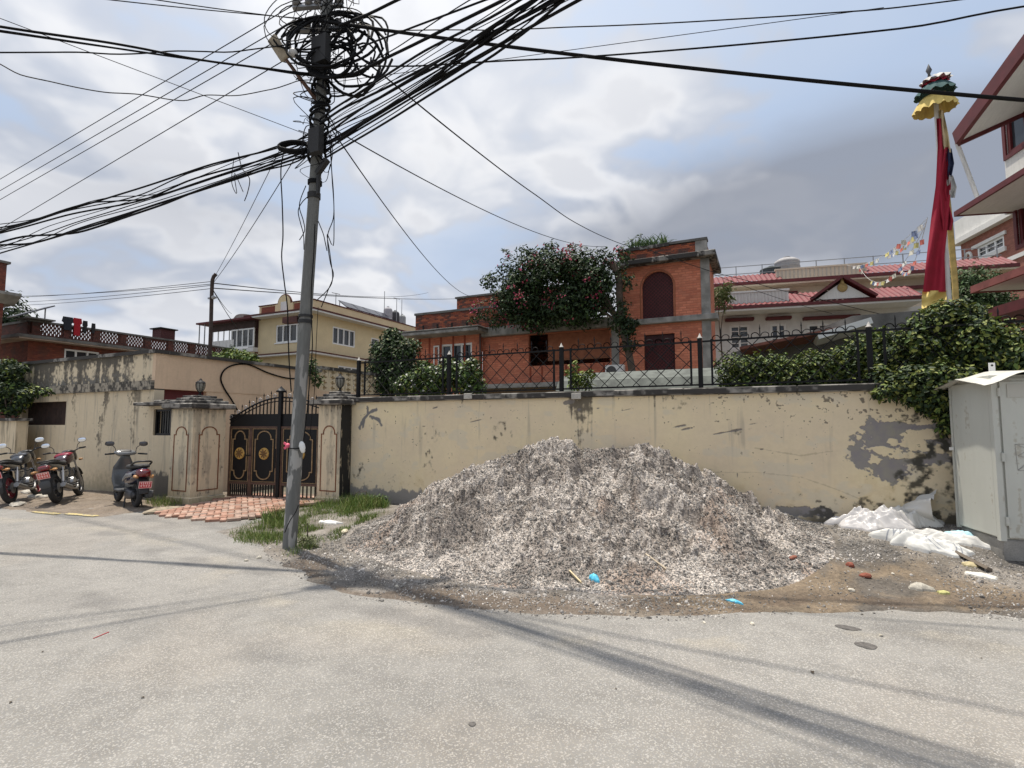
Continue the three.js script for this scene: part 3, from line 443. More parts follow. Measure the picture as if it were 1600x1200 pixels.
// ================= cream outbuilding beside the gate =================
const BZ = -7.45, BX = -12.44;
{
  const X0 = -18.35, L = 7.3, H = 3.3;
  const cols = [[-14.35, .2, .9], [-13.9, .08, .4], [-15.6, .18, .6], [-13.05, .34, .75], [-16.4, .12, .4], [-12.6, .08, .4]];
  const fac = (u, v) => {
    const x = X0 + u * L, y = v * H, n = fbm(x * 1.8, y * 1.8, 5, 171), f = fbm(x * 14, y * 14, 4, 172), st = fbm(x * 7, y * .6, 4, 173), sf = fbm(x * 22, y * 1.6, 3, 174);
    let k = 1 + .16 * (n - .5) + .08 * (f - .5), c = [.665 * k, .56 * k, .395 * k];
    c = mix3(c, [.40, .35, .27], .55 * ss(.52, .70, st * .5 + sf * .5));
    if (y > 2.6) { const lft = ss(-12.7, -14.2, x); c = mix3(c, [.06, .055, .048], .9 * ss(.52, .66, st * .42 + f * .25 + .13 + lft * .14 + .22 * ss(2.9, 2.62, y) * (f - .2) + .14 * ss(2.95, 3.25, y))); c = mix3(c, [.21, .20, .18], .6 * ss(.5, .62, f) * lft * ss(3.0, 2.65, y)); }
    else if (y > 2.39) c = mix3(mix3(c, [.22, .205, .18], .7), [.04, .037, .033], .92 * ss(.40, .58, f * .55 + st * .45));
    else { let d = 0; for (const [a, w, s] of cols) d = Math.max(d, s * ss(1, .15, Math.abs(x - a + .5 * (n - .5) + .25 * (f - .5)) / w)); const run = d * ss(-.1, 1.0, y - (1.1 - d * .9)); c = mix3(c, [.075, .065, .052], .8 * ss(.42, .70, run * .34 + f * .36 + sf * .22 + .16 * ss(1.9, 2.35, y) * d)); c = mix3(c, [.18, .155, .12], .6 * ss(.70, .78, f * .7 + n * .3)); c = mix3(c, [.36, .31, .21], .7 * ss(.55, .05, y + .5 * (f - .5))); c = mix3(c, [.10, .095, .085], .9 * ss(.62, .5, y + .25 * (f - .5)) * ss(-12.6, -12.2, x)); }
    return c;
  };
  const m = std([1, 1, 1], .94, { map: tex(1400, 640, fac), bumpMap: tex(512, 256, (u, v) => fbm(u * 60, v * 30, 5, 176), null, false), bumpScale: .008 });
  const fc = (g) => uvRect(g, X0, L, 0, H);
  const b = thing('outbuilding', 'low cream plastered building with black mould streaks behind the motorbikes', 'building');
  const wl = [onZ(30, 664, BZ), onZ(104, 627, BZ)], ww = { x0: -18.15, x1: wl[1].x, y0: 1.6, y1: 2.2 }, bw = { x0: BX + .02, x1: -11.66, y0: 1.37, y1: 1.95 };
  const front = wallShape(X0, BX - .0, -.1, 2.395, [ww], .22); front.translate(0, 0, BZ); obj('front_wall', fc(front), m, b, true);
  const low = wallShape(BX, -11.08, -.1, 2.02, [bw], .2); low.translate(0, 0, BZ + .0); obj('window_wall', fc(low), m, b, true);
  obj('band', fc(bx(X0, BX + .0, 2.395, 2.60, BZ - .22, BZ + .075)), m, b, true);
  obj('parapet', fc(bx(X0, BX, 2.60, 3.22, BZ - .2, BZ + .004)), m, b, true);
  obj('coping', [bx(X0 - .05, BX + .06, 3.22, 3.30, BZ - .26, BZ + .07), bx(BX - .25, BX + .08, 3.218, 3.295, -12.4, BZ - .26)], M.coping, b);
  // side wall, peach, running back from the street; a dark recess behind the pillar
  obj('side_wall', [bx(BX - .1, BX + .008, 2.42, 3.22, -12.4, BZ + .006), bx(BX - .22, BX - .004, -.1, 2.42, -12.4, -8.7), bx(BX - .22, BX - .004, -.1, 2.15, -8.7, BZ - .22)], M.peach, b);
  obj('recess', bx(BX - .20, BX - .12, 2.15, 2.42, -8.7, BZ - .22), M.maroon, b);
  obj('roof_slab', bx(X0, BX - .22, 2.55, 2.65, -12.4, BZ - .22), M.concrete, b);
  obj('shutter', (() => { const g = []; for (let i = 0; i < 9; i++) { const x = lerp(ww.x0, ww.x1, i / 9), w = (ww.x1 - ww.x0) / 9; g.push(bx(x + .004, x + w - .004, ww.y0, ww.y1, BZ - .15, BZ - .12)); } return g; })(), mottle([.035, .017, .012], .5, .5, 41), b);
  obj('window_frame', [bx(bw.x0, bw.x0 + .05, bw.y0, bw.y1, BZ - .12, BZ - .04), bx(bw.x1 - .05, bw.x1, bw.y0, bw.y1, BZ - .12, BZ - .04), bx(bw.x0 + .05, bw.x1 - .05, bw.y0, bw.y0 + .05, BZ - .12, BZ - .04), bx(bw.x0 + .05, bw.x1 - .05, bw.y1 - .05, bw.y1, BZ - .12, BZ - .04)], M.gateBlack, b);
  for (let i = 1; i < 9; i++) { const x = lerp(bw.x0, bw.x1, i / 9); obj('window_bar', bx(x - .011, x + .011, bw.y0 + .05, bw.y1 - .05, BZ - .09, BZ - .07), M.gateBlack, b); }
  obj('window_pane', bx(bw.x0 + .05, bw.x1 - .05, bw.y0 + .05, bw.y1 - .05, BZ - .155, BZ - .15), std([.20, .20, .19], .4), b);
  obj('canopy_slab', mv(cbx(1.55, .075, .62, .015), -11.85, 2.02, BZ + .02), M.coping, b); obj('canopy_slab', mv(cbx(1.1, .05, .45, .015), -11.6, 2.095, BZ - .05), M.coping, b);
  // black cable tacked along the side wall
  tag(obj('cable', tube([[371, 641], [362, 625], [350, 606], [345, 592], [349, 580], [360, 572], [385, 569], [420, 583], [450, 591], [474, 591]].map(q => onX(...q, BX + .03)), .02, 60, 5), M.cable), 'black cable looped on the peach side wall above the gate', 'cable');
  // pierced wall continuing behind the gate pillar
  const s = thing('pierced_wall', 'cream garden wall pierced with cross shaped holes behind the gate', 'wall', [BX, 0, -12.4]);
  const blk = []; const A = onX(487, 570, BX).z + 12.4, B = A - 3.2; obj('wall_body', [bx(-.2, 0, 0, 2.55, B, 0), bx(-.2, 0, 2.55, 2.66, B, 0)], M.peach, s); obj('coping', bx(-.23, .04, 3.32, 3.42, B, 0), M.coping, s);
  for (let j = 0; j < 4; j++) for (let i = 0; i < 8; i++) { // each block frames a cross shaped hole
    const z0 = B + (0 - B) * i / 8, w = -B / 8, y0 = 2.66 + j * .165, h = .165, e = .13 * w, q = h * .3, k = w * .32; const zc = z0 + w / 2;
    obj('pierced_block', [bx(-.18, -.01, y0, y0 + h * .2, z0, z0 + w), bx(-.18, -.01, y0 + h * .2, y0 + h * .42, z0, zc - k * .35), bx(-.18, -.01, y0 + h * .2, y0 + h * .42, zc + k * .35, z0 + w), bx(-.18, -.01, y0 + h * .42, y0 + h * .72, z0, zc - k), bx(-.18, -.01, y0 + h * .42, y0 + h * .72, zc + k, z0 + w), bx(-.18, -.01, y0 + h * .72, y0 + h, z0, zc - k * .35), bx(-.18, -.01, y0 + h * .72, y0 + h, zc + k * .35, z0 + w)], M.cream, s);
  }
}
// low wall stub at the end of the street, left of the shutter
{ const p = onZ(2, 700, -6.6); const o = thing('garden_wall', 'short cream wall stub below the overhanging shrub', 'wall', [p.x, 0, -6.9]); obj('wall_body', bx(-3.5, .2, 0, 1.7, -.12, .12), M.cream, o); obj('coping', bx(-3.5, .27, 1.7, 1.77, -.18, .18), M.coping, o); }
// ---------- window helper: frame, mullions and panes as parts of a house, in the plane z = z0 (or turned by the parent) ----------
function windowIn(par, x0, x1, y0, y1, z, n, fm = M.white, o = {}) {
  const t = o.t || .07, W = new THREE.Group(); W.name = 'window'; par.add(W); const dep = o.dep || .06;
  obj('frame', [bx(x0, x0 + t, y0, y1, z - dep, z), bx(x1 - t, x1, y0, y1, z - dep, z), bx(x0 + t, x1 - t, y0, y0 + t, z - dep, z), bx(x0 + t, x1 - t, y1 - t, y1, z - dep, z)], fm, W);
  for (let i = 1; i < n; i++) { const x = lerp(x0, x1, i / n); obj('mullion', bx(x - t * .5, x + t * .5, y0 + t, y1 - t, z - dep, z - .004), fm, W); }
  if (o.rows) for (let j = 1; j < o.rows; j++) { const y = lerp(y0, y1, j / o.rows); obj('glazing_bar', bx(x0 + t, x1 - t, y - .025, y + .025, z - dep + .008, z - .008), fm, W); }
  for (let i = 0; i < n; i++) obj('pane', bx(lerp(x0, x1, i / n) + t * .4, lerp(x0, x1, (i + 1) / n) - t * .4, y0 + t, y1 - t, z - dep + .012, z - dep + .02), M.glass, W);
  if (o.curtain) obj('curtain', bx(x0 + t, x1 - t, y0 + t, y1 - t, z - dep - .10, z - dep - .09), o.curtain, W);
  if (o.sill) obj('sill', bx(x0 - .08, x1 + .08, y0 - .07, y0, z - dep, z + .08), o.sill, W);
  return W;
}
const face = (par, x, z, turn) => { const g = new THREE.Group(); g.position.set(x, 0, z); g.rotation.y = turn; par.add(g); return g; };
// ================= red brick house =================
M.redBrick = brickMat([[.58, .20, .115], [.61, .22, .13], [.54, .175, .10], [.59, .21, .12]], [.45, .155, .095], .32, .115, { seed: 201, joint: .2, dirt: .10 });
M.redBrickOld = brickMat([[.30, .075, .035], [.22, .055, .03], [.36, .10, .045], [.12, .04, .028]], [.10, .05, .035], .24, .075, { seed: 203, joint: .16, dirt: .8 });
{
  const Z = -25.3, h = thing('brick_house', 'red brick house with an arched dark door in its corner tower', 'house'), P = (px, py, z = Z) => onZ(px, py, z);
  const tx0 = -6.35, tx1 = -2.2, aL = P(1004, 503).x, aR = P(1053, 503).x, dL = P(1007, 582).x, dR = P(1054, 521).x;
  const tw = wallShape(tx0, tx1, 0, 9.12, [{ x0: aL, x1: aR, y0: 6.55, y1: 8.80, arch: true }, { x0: dL, x1: dR, y0: 3.9, y1: 5.82 }], .28); tw.translate(0, 0, Z); obj('tower_wall', [tw, bx(tx0, tx1 - .28, 0, 9.12, Z - 2.7, Z - 2.4), bx(tx1 - .28, tx1 - .002, 0, 9.12, Z - 2.7, Z - .28), bx(tx0, tx0 + .25, 0, 9.12, Z - 2.4, Z - .28)], M.redBrick, h);
  obj('corner_pilaster', [bx(tx1 - .34, tx1 + .03, 0, 6.28, Z - .3, Z + .035), bx(tx1 - .34, tx1 + .03, 6.56, 9.12, Z - .3, Z + .035)], M.concrete, h);
  obj('band', [mv(cbx(tx1 - tx0 + .5, .26, .7, .02), (tx0 + tx1) / 2 + .1, 6.29, Z - .1)], M.concrete, h);
  obj('cornice', mv(cbx(tx1 - tx0 + .6, .24, 3.4, .03), (tx0 + tx1) / 2 + .05, 9.12, Z - 1.2), M.coping, h);
  obj('roof_parapet', [bx(tx0 + .1, tx1 - .55, 9.36, 9.98, Z - .35, Z - .1), bx(tx1 - .35, tx1 - .1, 9.36, 10.0, Z - 2.6, Z - .45)], M.redBrickOld, h); obj('parapet_pier', bx(tx1 - .55, tx1 - .05, 9.36, 10.02, Z - .45, Z - .07), M.concrete, h);
  obj('parapet_coping', [bx(-4.1, tx1 - .02, 10.02, 10.13, Z - .5, Z - .03), bx(tx0, -4.1, 9.98, 10.06, Z - .42, Z - .04)], M.darkConcrete, h);
  M.doorWood = mottle([.04, .008, .010], .4, .8, 43, { rough: .7 });
  const arch = obj('arched_door', (() => { const w = aR - aL, r = w / 2, s = new THREE.Shape(); s.moveTo(-r, 0); s.lineTo(r, 0); s.lineTo(r, 2.25 - r); s.absarc(0, 2.25 - r, r, 0, Math.PI); s.lineTo(-r, 0); const g = new THREE.ExtrudeGeometry(s, { depth: .05, bevelEnabled: false, curveSegments: 20 }); g.translate((aL + aR) / 2, 6.55, Z - .22); return g; })(), M.doorWood, h);
  const door = obj('wooden_door', bx(dL, dR, 3.9, 5.82, Z - .24, Z - .19), M.doorWood, h);
  const lat = (x0, x1, y0, y1, par, inside) => { for (let k = -14; k < 22; k++) for (const s of [1, -1]) { const st = .17; let pts = []; for (let t = 0; t <= 60; t++) { const yy = y0 + (y1 - y0) * t / 60, xx = s > 0 ? x0 + k * st + (yy - y0) : x1 - k * st - (yy - y0); if (xx > x0 + .03 && xx < x1 - .03 && inside(xx, yy)) pts.push(V(xx, yy, Z - .16 + s * .008)); } if (pts.length > 3) obj('lattice_slat', bar(pts[0], pts[pts.length - 1], .03, .012), M.maroon, par); } };
  lat(aL, aR, 6.58, 8.76, arch, (x, y) => { const r = (aR - aL) / 2, c = (aL + aR) / 2, yc = 8.8 - r; return y < yc || Math.hypot(x - c, y - yc) < r - .03; }); lat(dL, dR, 3.93, 5.5, door, () => true);
  obj('lintel', bx(dL + .02, dR - .02, 5.55, 5.80, Z - .17, Z - .13), M.doorWood, door);
  obj('arch_trim', (() => { const r = (aR - aL) / 2 + .06, p = []; for (let i = 0; i <= 20; i++) { const a = i / 20 * Math.PI; p.push(V((aL + aR) / 2 + r * Math.cos(a), 8.8 - r + .06 + r * Math.sin(a), Z + .01)); } return tube([V(p[0].x, 6.58, Z + .01), ...p, V(p[20].x, 6.58, Z + .01)], .035, 60, 5); })(), std([.34, .13, .07], .9), h);
  // wing with the white window
  const lx0 = -18.1, lx1 = -13.9, wL = P(689, 575).x, wR = P(738, 575).x;
  const lw = wallShape(lx0, lx1, 0, 6.5, [{ x0: wL, x1: wR, y0: 4.72, y1: 6.08 }], .28); lw.translate(0, 0, Z + .05); obj('wing_wall', [lw, bx(lx0, lx0 + .25, 0, 6.5, Z - 6, Z - .23)], M.redBrick, h);
  windowIn(h, wL, wR, 4.72, 6.08, Z + .02, 3, M.white, { t: .11, dep: .12, curtain: std([.30, .28, .26], .9), sill: M.concrete });
  obj('open_sash', [bx(wL - .42, wL - .05, 4.8, 4.88, Z + .10, Z + .14), bx(wL - .42, wL - .05, 5.95, 6.03, Z + .10, Z + .14), bx(wL - .42, wL - .35, 4.88, 5.95, Z + .10, Z + .14), bx(wL - .12, wL - .05, 4.88, 5.95, Z + .10, Z + .14)], M.white, h);
  for (const px of [657, 672, 690, 709, 727]) { const x = P(px, 540).x; obj('pilaster_strip', bx(x - .05, x + .05, 4, 6.5, Z + .05, Z + .075), std([.26, .06, .03], .9), h); }
  obj('wing_eave', mv(cbx(lx1 - lx0 + 1.5, .18, 7.4, .03), (lx0 + lx1) / 2 - .25, 6.5, Z - 2.5), M.concrete, h); obj('wing_eave_edge', mv(cbx(lx1 - lx0 + 1.56, .09, 7.46, .02), (lx0 + lx1) / 2 - .25, 6.68, Z - 2.5), M.darkConcrete, h);
  obj('wing_parapet', [bx(lx0 + .0, lx1 + 3.5, 6.77, 7.86, Z - .1, Z + .1), bx(lx0, lx0 + .2, 6.77, 7.86, Z - 5, Z - .1)], M.redBrickOld, h); obj('wing_coping', bx(lx0 - .06, lx1 + 3.5, 7.86, 7.98, Z - .18, Z + .16), M.darkConcrete, h);
  for (let i = 0; i < 4; i++) obj('drain_slot', bx(-17.6 + i * .95, -17.5 + i * .95, 6.80, 7.25, Z + .1, Z + .13), M.dark, h);
  const q = P(714, 458, Z - 1.5); obj('stair_room', bx(q.x, -9.5, 6.7, 9.0, Z - 5, Z - 1.5), M.redBrickOld, h); obj('stair_room_coping', bx(q.x - .08, -9.4, 9.0, 9.1, Z - 5.1, Z - 1.4), M.darkConcrete, h); obj('stair_room_eave', bx(q.x - 1.0, -9.4, 7.95, 8.17, Z - 5.1, Z - .7), M.concrete, h);
  // middle part with the veranda
  const mx0 = -13.9, mx1 = -6.35, vL = P(823, 572).x, vR = mx1 - .5; const mw = wallShape(mx0, mx1, 3.7, 6.34, [{ x0: vL, x1: vR, y0: 4.65, y1: 6.30 }], .22); mw.translate(0, 0, Z - .25); obj('veranda_wall', mw, M.redBrick, h);
  obj('lower_wall', bx(mx0, mx1, 0, 3.5, Z - .5, Z - .28), mottle([.22, .15, .09], .4, 2, 44), h);
  obj('veranda_board', bx(P(850, 560).x, mx1, 4.95, 6.34, Z - .62, Z - .56), mottle([.34, .13, .07], .4, 1.4, 90), h); obj('veranda_back', [bx(mx0, mx1, 3.7, 6.81, Z - 3.4, Z - 3.3), bx(mx0, mx0 + .2, 3.7, 6.81, Z - 3.3, Z - .5)], M.redBrickOld, h); obj('veranda_rail', bx(P(850, 565).x, vR, 4.90, 4.98, Z - .66, Z - .52), std([.25, .11, .06], .9), h);
  obj('veranda_floor', bx(mx0, mx1, 3.5, 3.72, Z - 3.4, Z + .55), M.concrete, h);
  obj('fascia', [mv(cbx(mx1 - mx0, .48, .34, .02), (mx0 + mx1) / 2, 6.34, Z - .05)], M.concrete, h); obj('veranda_roof', bx(mx0, mx1, 6.82, 6.9, Z - 6, Z - .2), M.concrete, h);
  const cx = P(962, 560).x; obj('veranda_column', bx(cx - .18, cx + .18, 3.72, 6.34, Z - .24, Z + .06), M.concrete, h);
  for (let i = 0; i < 7; i++) { const x = lerp(vL + .1, vR - .3, i / 6); obj('pilaster_strip', bx(x - .04, x + .04, 3.75, 4.62, Z - .25, Z - .225), std([.26, .06, .03], .9), h); }
  obj('drain_pipe', rod(V(mx0 + .05, 3.7, Z + .12), V(mx0 + .05, 6.5, Z + .12), .06, .06, 8), std([.10, .05, .04], .7), h);
  // things on it
  const ac = thing('air_conditioner', 'white outdoor air conditioner unit on the slab below the brick tower', 'air conditioner', [P(960, 583, Z + .9).x, 3.78, Z + .75]); obj('case', cbx(.86, .60, .34, .02), M.white, ac); obj('fan_grille', (() => { const e = new THREE.CylinderGeometry(.235, .235, .02, 24); e.rotateX(Math.PI / 2); e.translate(-.14, .31, .175); return e; })(), std([.03, .03, .03], .6), ac); for (let i = 0; i < 5; i++) obj('guard_ring', (() => { const e = new THREE.TorusGeometry(.05 + i * .045, .006, 4, 24); e.translate(-.14, .31, .188); return e; })(), M.dullSteel, ac);
}
// pale curved roof of the shelter behind the wall
{
  const a = onZ(905, 607, -12.2), b = onZ(1150, 600, -12.2), L = b.x - a.x, o = thing('shelter', 'pale curved sheet roof of a low shelter showing over the wall', 'shelter', [a.x, 0, -12.2]); const Y = a.y - .1;
  const prof = []; for (let i = 0; i <= 14; i++) { const t = i / 14; prof.push([lerp(-1.0, 1.0, t), .40 * Math.pow(Math.sin(Math.PI * cl(t, .0, 1)), .55)]); }
  const s = new THREE.Shape(prof.map(p => new THREE.Vector2(p[0], p[1]))); const g = new THREE.ExtrudeGeometry(s, { depth: L, bevelEnabled: true, bevelSize: .05, bevelThickness: .22, bevelSegments: 4 }); g.rotateY(Math.PI / 2); g.translate(0, Y, 0); obj('roof_sheet', g, mottle([.115, .125, .11], .58, .9, 45, { bump: .01 }), o);
  obj('ridge_clip', [bx(L * .3, L * .3 + .05, Y + .36, Y + .46, -.1, .1)], M.darkConcrete, o); for (const x of [.2, L - .2]) obj('post', bx(x - .05, x + .05, 0, Y, -.05, .05), M.blackIron, o); for (const x of [.2, L - .2]) obj('post', bx(x - .05, x + .05, 0, Y, -.9, -.8), M.blackIron, o);
}
// ================= yellow house =================
{
  const Z = -26.4, X = -27.25, h = thing('yellow_house', 'yellow plastered house with white windows and a small arched pediment', 'house', [X, 0, Z]);
  const f = face(h, 0, 0, 0), s = face(h, 0, 0, Math.PI / 2);   // s: local x runs back along the side
  f.name = 'front'; s.name = 'side'; const fx = (px, py) => onZ(px, py, Z).x - X, sz = (px, py) => -(onX(px, py, X).z - Z);
  const W = -5.2, D = 13.5, wf = [fx(431, 520), fx(474, 520)], ws = [sz(520, 520), sz(555, 530)], w2 = [sz(528, 590), sz(560, 590)], w3 = [sz(580, 545), sz(592, 545)];
  const fw = wallShape(W, 0, 0, 9.05, [{ x0: wf[0], x1: wf[1], y0: 7.25, y1: 8.52 }], .25); obj('front_wall', fw, M.yellowPlaster, h);
  const sw = wallShape(.0, D, 0, 9.05, [{ x0: ws[0], x1: ws[1], y0: 7.25, y1: 8.5 }, { x0: w2[0], x1: w2[1], y0: 4.4, y1: 5.8 }, { x0: w3[0], x1: w3[1], y0: 7.5, y1: 8.3 }], .25); sw.rotateY(Math.PI / 2); sw.translate(-.002, 0, -.002); obj('side_wall', sw, M.yellowPlaster, h);
  obj('back_wall', [bx(W, -.25, 0, 9.05, -D, -D + .2), bx(W, W + .2, 0, 9.05, -D + .2, -.25)], M.yellowPlaster, h);
  h.remove(f); h.remove(s);
  windowIn(h, wf[0], wf[1], 7.25, 8.52, -.03, 4, M.white, { t: .1, dep: .1, sill: M.white });
  const turnW = (x0, x1, y0, y1, n) => { const w = windowIn(h, x0, x1, y0, y1, -.03, n, M.white, { t: .1, dep: .1 }); w.rotation.y = Math.PI / 2; return w; };
  turnW(ws[0], ws[1], 7.25, 8.5, 4); turnW(w2[0], w2[1], 4.4, 5.8, 3); turnW(w3[0], w3[1], 7.5, 8.3, 1);
  obj('eave', [bx(W - .6, .75, 9.05, 9.16, -D - .5, .75)], M.whitePlaster, h); obj('eave_edge', [bx(W - .62, .78, 9.16, 9.27, -D - .52, .78)], mottle([.09, .025, .02], .4, 1, 46), h);
  obj('lower_eave', bx(W - .3, .5, 6.3, 6.4, -D - .2, .5), M.whitePlaster, h); obj('lower_eave_edge', bx(W - .32, .53, 6.4, 6.48, -D - .22, .53), mottle([.09, .025, .02], .4, 1, 46), h);
  obj('parapet', [bx(W, 0, 9.27, 9.98, -.2, -.002), bx(-.2, -.002, 9.27, 9.98, -D, -.2)], M.yellowPlaster, h);
  obj('parapet_coping', [bx(W - .05, .05, 9.98, 10.05, -.25, .05), bx(-.25, .05, 9.982, 10.052, -D, -.25)], mottle([.09, .025, .02], .4, 1, 46), h);
  for (const [a, b] of [[W + .25, fx(430, 480) - .0], [fx(460, 480), -.5]]) obj('brick_inset', bx(a, b, 9.35, 9.9, 0, .03), brickMat([[.22, .06, .035]], [.15, .06, .04], .24, .08, { seed: 205 }), h);
  const pc = fx(445, 475), pr = .85; obj('pediment', (() => { const sh = new THREE.Shape(); sh.moveTo(-pr, 0); sh.lineTo(pr, 0); sh.lineTo(pr, .7); sh.absarc(0, .7, pr * .7, 0, Math.PI); sh.lineTo(-pr, .7); sh.closePath(); const e = new THREE.ExtrudeGeometry(sh, { depth: .22, bevelEnabled: false }); e.translate(pc, 9.27, -.15); return e; })(), M.yellowPlaster, h);
  obj('pediment_trim', (() => { const p = []; for (let i = 0; i <= 14; i++) { const a = i / 14 * Math.PI; p.push(V(pc + pr * .74 * Math.cos(a), 9.99 + pr * .72 * Math.sin(a), 0)); } return tube(p, .06, 30, 5); })(), mottle([.09, .025, .02], .4, 1, 46), h); obj('pediment_niche', bx(pc - .3, pc + .3, 9.4, 10.1, .07, .09), M.whitePlaster, h);
  // glazed balcony wing
  const a0 = fx(338, 500), a1 = W; obj('balcony_floor', bx(a0, a1, 6.75, 7.05, -3, .4), M.whitePlaster, h); obj('balcony_wall', bx(a0, a1, 3.5, 6.75, -3, .2), brickMat([[.24, .07, .04], [.2, .06, .035]], [.2, .12, .09], .24, .08, { seed: 206 }), h);
  for (const t of [.12, .4, .68, .95]) obj('balcony_post', bx(lerp(a0, a1, t) - .18, lerp(a0, a1, t) + .18, 5.6, 6.75, .2, .32), M.yellowPlaster, h);
  obj('balcony_roof', (() => { const e = bx(a0 - 1.0, a1 + .2, 9.0, 9.12, -3.2, .9); return e; })(), M.maroon, h); obj('balcony_back', bx(a0, a1, 7.05, 9.0, -3.0, -2.8), mottle([.09, .05, .04], .4, 1, 47), h); obj('balcony_beam', bx(a0, a1, 8.45, 8.95, .22, .34), mottle([.05, .03, .025], .4, 1, 47), h);
  windowIn(h, lerp(a0, a1, .47), lerp(a0, a1, .99), 7.1, 8.45, .34, 4, M.white, { t: .1, dep: .08 }); for (let i = 0; i < 6; i++) { const x = lerp(a0 + .1, lerp(a0, a1, .44), i / 5); obj('baluster_panel', bx(x, x + .4, 7.05, 7.75, .26, .30), M.whitePlaster, h); } for (let i = 0; i < 4; i++) { const x = lerp(a0, lerp(a0, a1, .4), i / 3); obj('balcony_mullion', bx(x, x + .06, 7.05, 8.45, .22, .28), M.white, h); }
  for (const dx of [-.85, -.25]) obj('roof_post', rod(V(a0 + dx, 6.5, .7), V(a0 + dx, 9, .7), .04), M.dullSteel, h);
  obj('small_gable', (() => { const sh = new THREE.Shape(); sh.moveTo(0, 0); sh.lineTo(3.2, 0); sh.lineTo(2.9, .35); sh.quadraticCurveTo(1.3, .75, .9, .5); sh.lineTo(.55, .2); sh.closePath(); const e = new THREE.ExtrudeGeometry(sh, { depth: 2.2, bevelEnabled: false }); e.translate(a0 + .9, 9.12, -2.4); return e; })(), mottle([.30, .27, .24], .5, 1.5, 48), h);
  // on the roof: tanks, solar collectors, aerials
  const roofAt = (px, py) => { const p = onX(px, py, X - .9); return [X - .9, 10.0, p.z]; };
  [[606, 486, .36, 'grey plastic', [.36, .35, .37]], [617, 490, .38, 'black', [.05, .05, .055]], [628, 498, .33, 'weathered grey', [.30, .31, .31]]].forEach(([px, py, r, w, c], i) => { const p = onX(px, py + 16, X - 1.2 - i * .4), t = thing('water_tank', w + ' cylinder water tank on the yellow house roof', 'water tank', [X - 1.2 - i * .4, 9.75, p.z]); obj('tank_body', lathe([[0, 0], [r, 0], [r, .3], [r * 1.03, .33], [r, .36], [r, .9], [r * 1.03, .93], [r, .96], [r, 1.45], [r * .8, 1.6], [r * .25, 1.68], [0, 1.68]], 20), mottle(c, .25, 1, 49 + i), t); obj('lid', mv(new THREE.CylinderGeometry(r * .28, r * .3, .08, 12), 0, 1.7, 0), M.dullSteel, t); obj('stand', bx(-r, r, -.05, 0, -r, r), M.concrete, t); });
  for (let i = 0; i < 4; i++) { const p = onX(543 + i * 17, 478 + i * 6, X - .9), o = thing('solar_water_heater', 'dark tilted solar water heater on the yellow house parapet', 'solar heater', [X - .7, 9.9, p.z], 0, 'solar heaters on the yellow house'); obj('collector', (() => { const e = cbx(1.0, .07, 1.5, .01); e.rotateZ(-.62); e.translate(0, .55, 0); return e; })(), std([.02, .02, .03], .25), o); obj('support', [rod(V(-.45, 0, .6), V(-.4, .85, .6), .03), rod(V(-.45, 0, -.6), V(-.4, .85, -.6), .03), rod(V(.4, 0, .6), V(.38, .3, .6), .03), rod(V(.4, 0, -.6), V(.38, .3, -.6), .03)], M.dullSteel, o); }
  for (const [px, py, pb, k] of [[525, 458, 478, 1], [601, 455, 482, 0], [620, 466, 482, 1], [628, 468, 500, 0]]) { const p = onX(px, py, X - .5), b = onX(px, pb, X - .5); const o = thing('roof_aerial', k ? 'thin roof aerial with a crossbar on the yellow house' : 'thin plain rod aerial on the yellow house roof', 'aerial', [X - .5, 9.4, p.z], 0, k ? 'crossbar aerials on the yellow house' : 'rod aerials on the yellow house'); obj('mast', rod(V(0, 0, 0), V(0, p.y - 9.4, 0), .03, .025, 5), M.dullSteel, o); if (k) obj('crossbar', rod(V(0, p.y - 9.4, -.4), V(0, p.y - 9.45, .4), .025, .025, 5), M.dullSteel, o); }
}
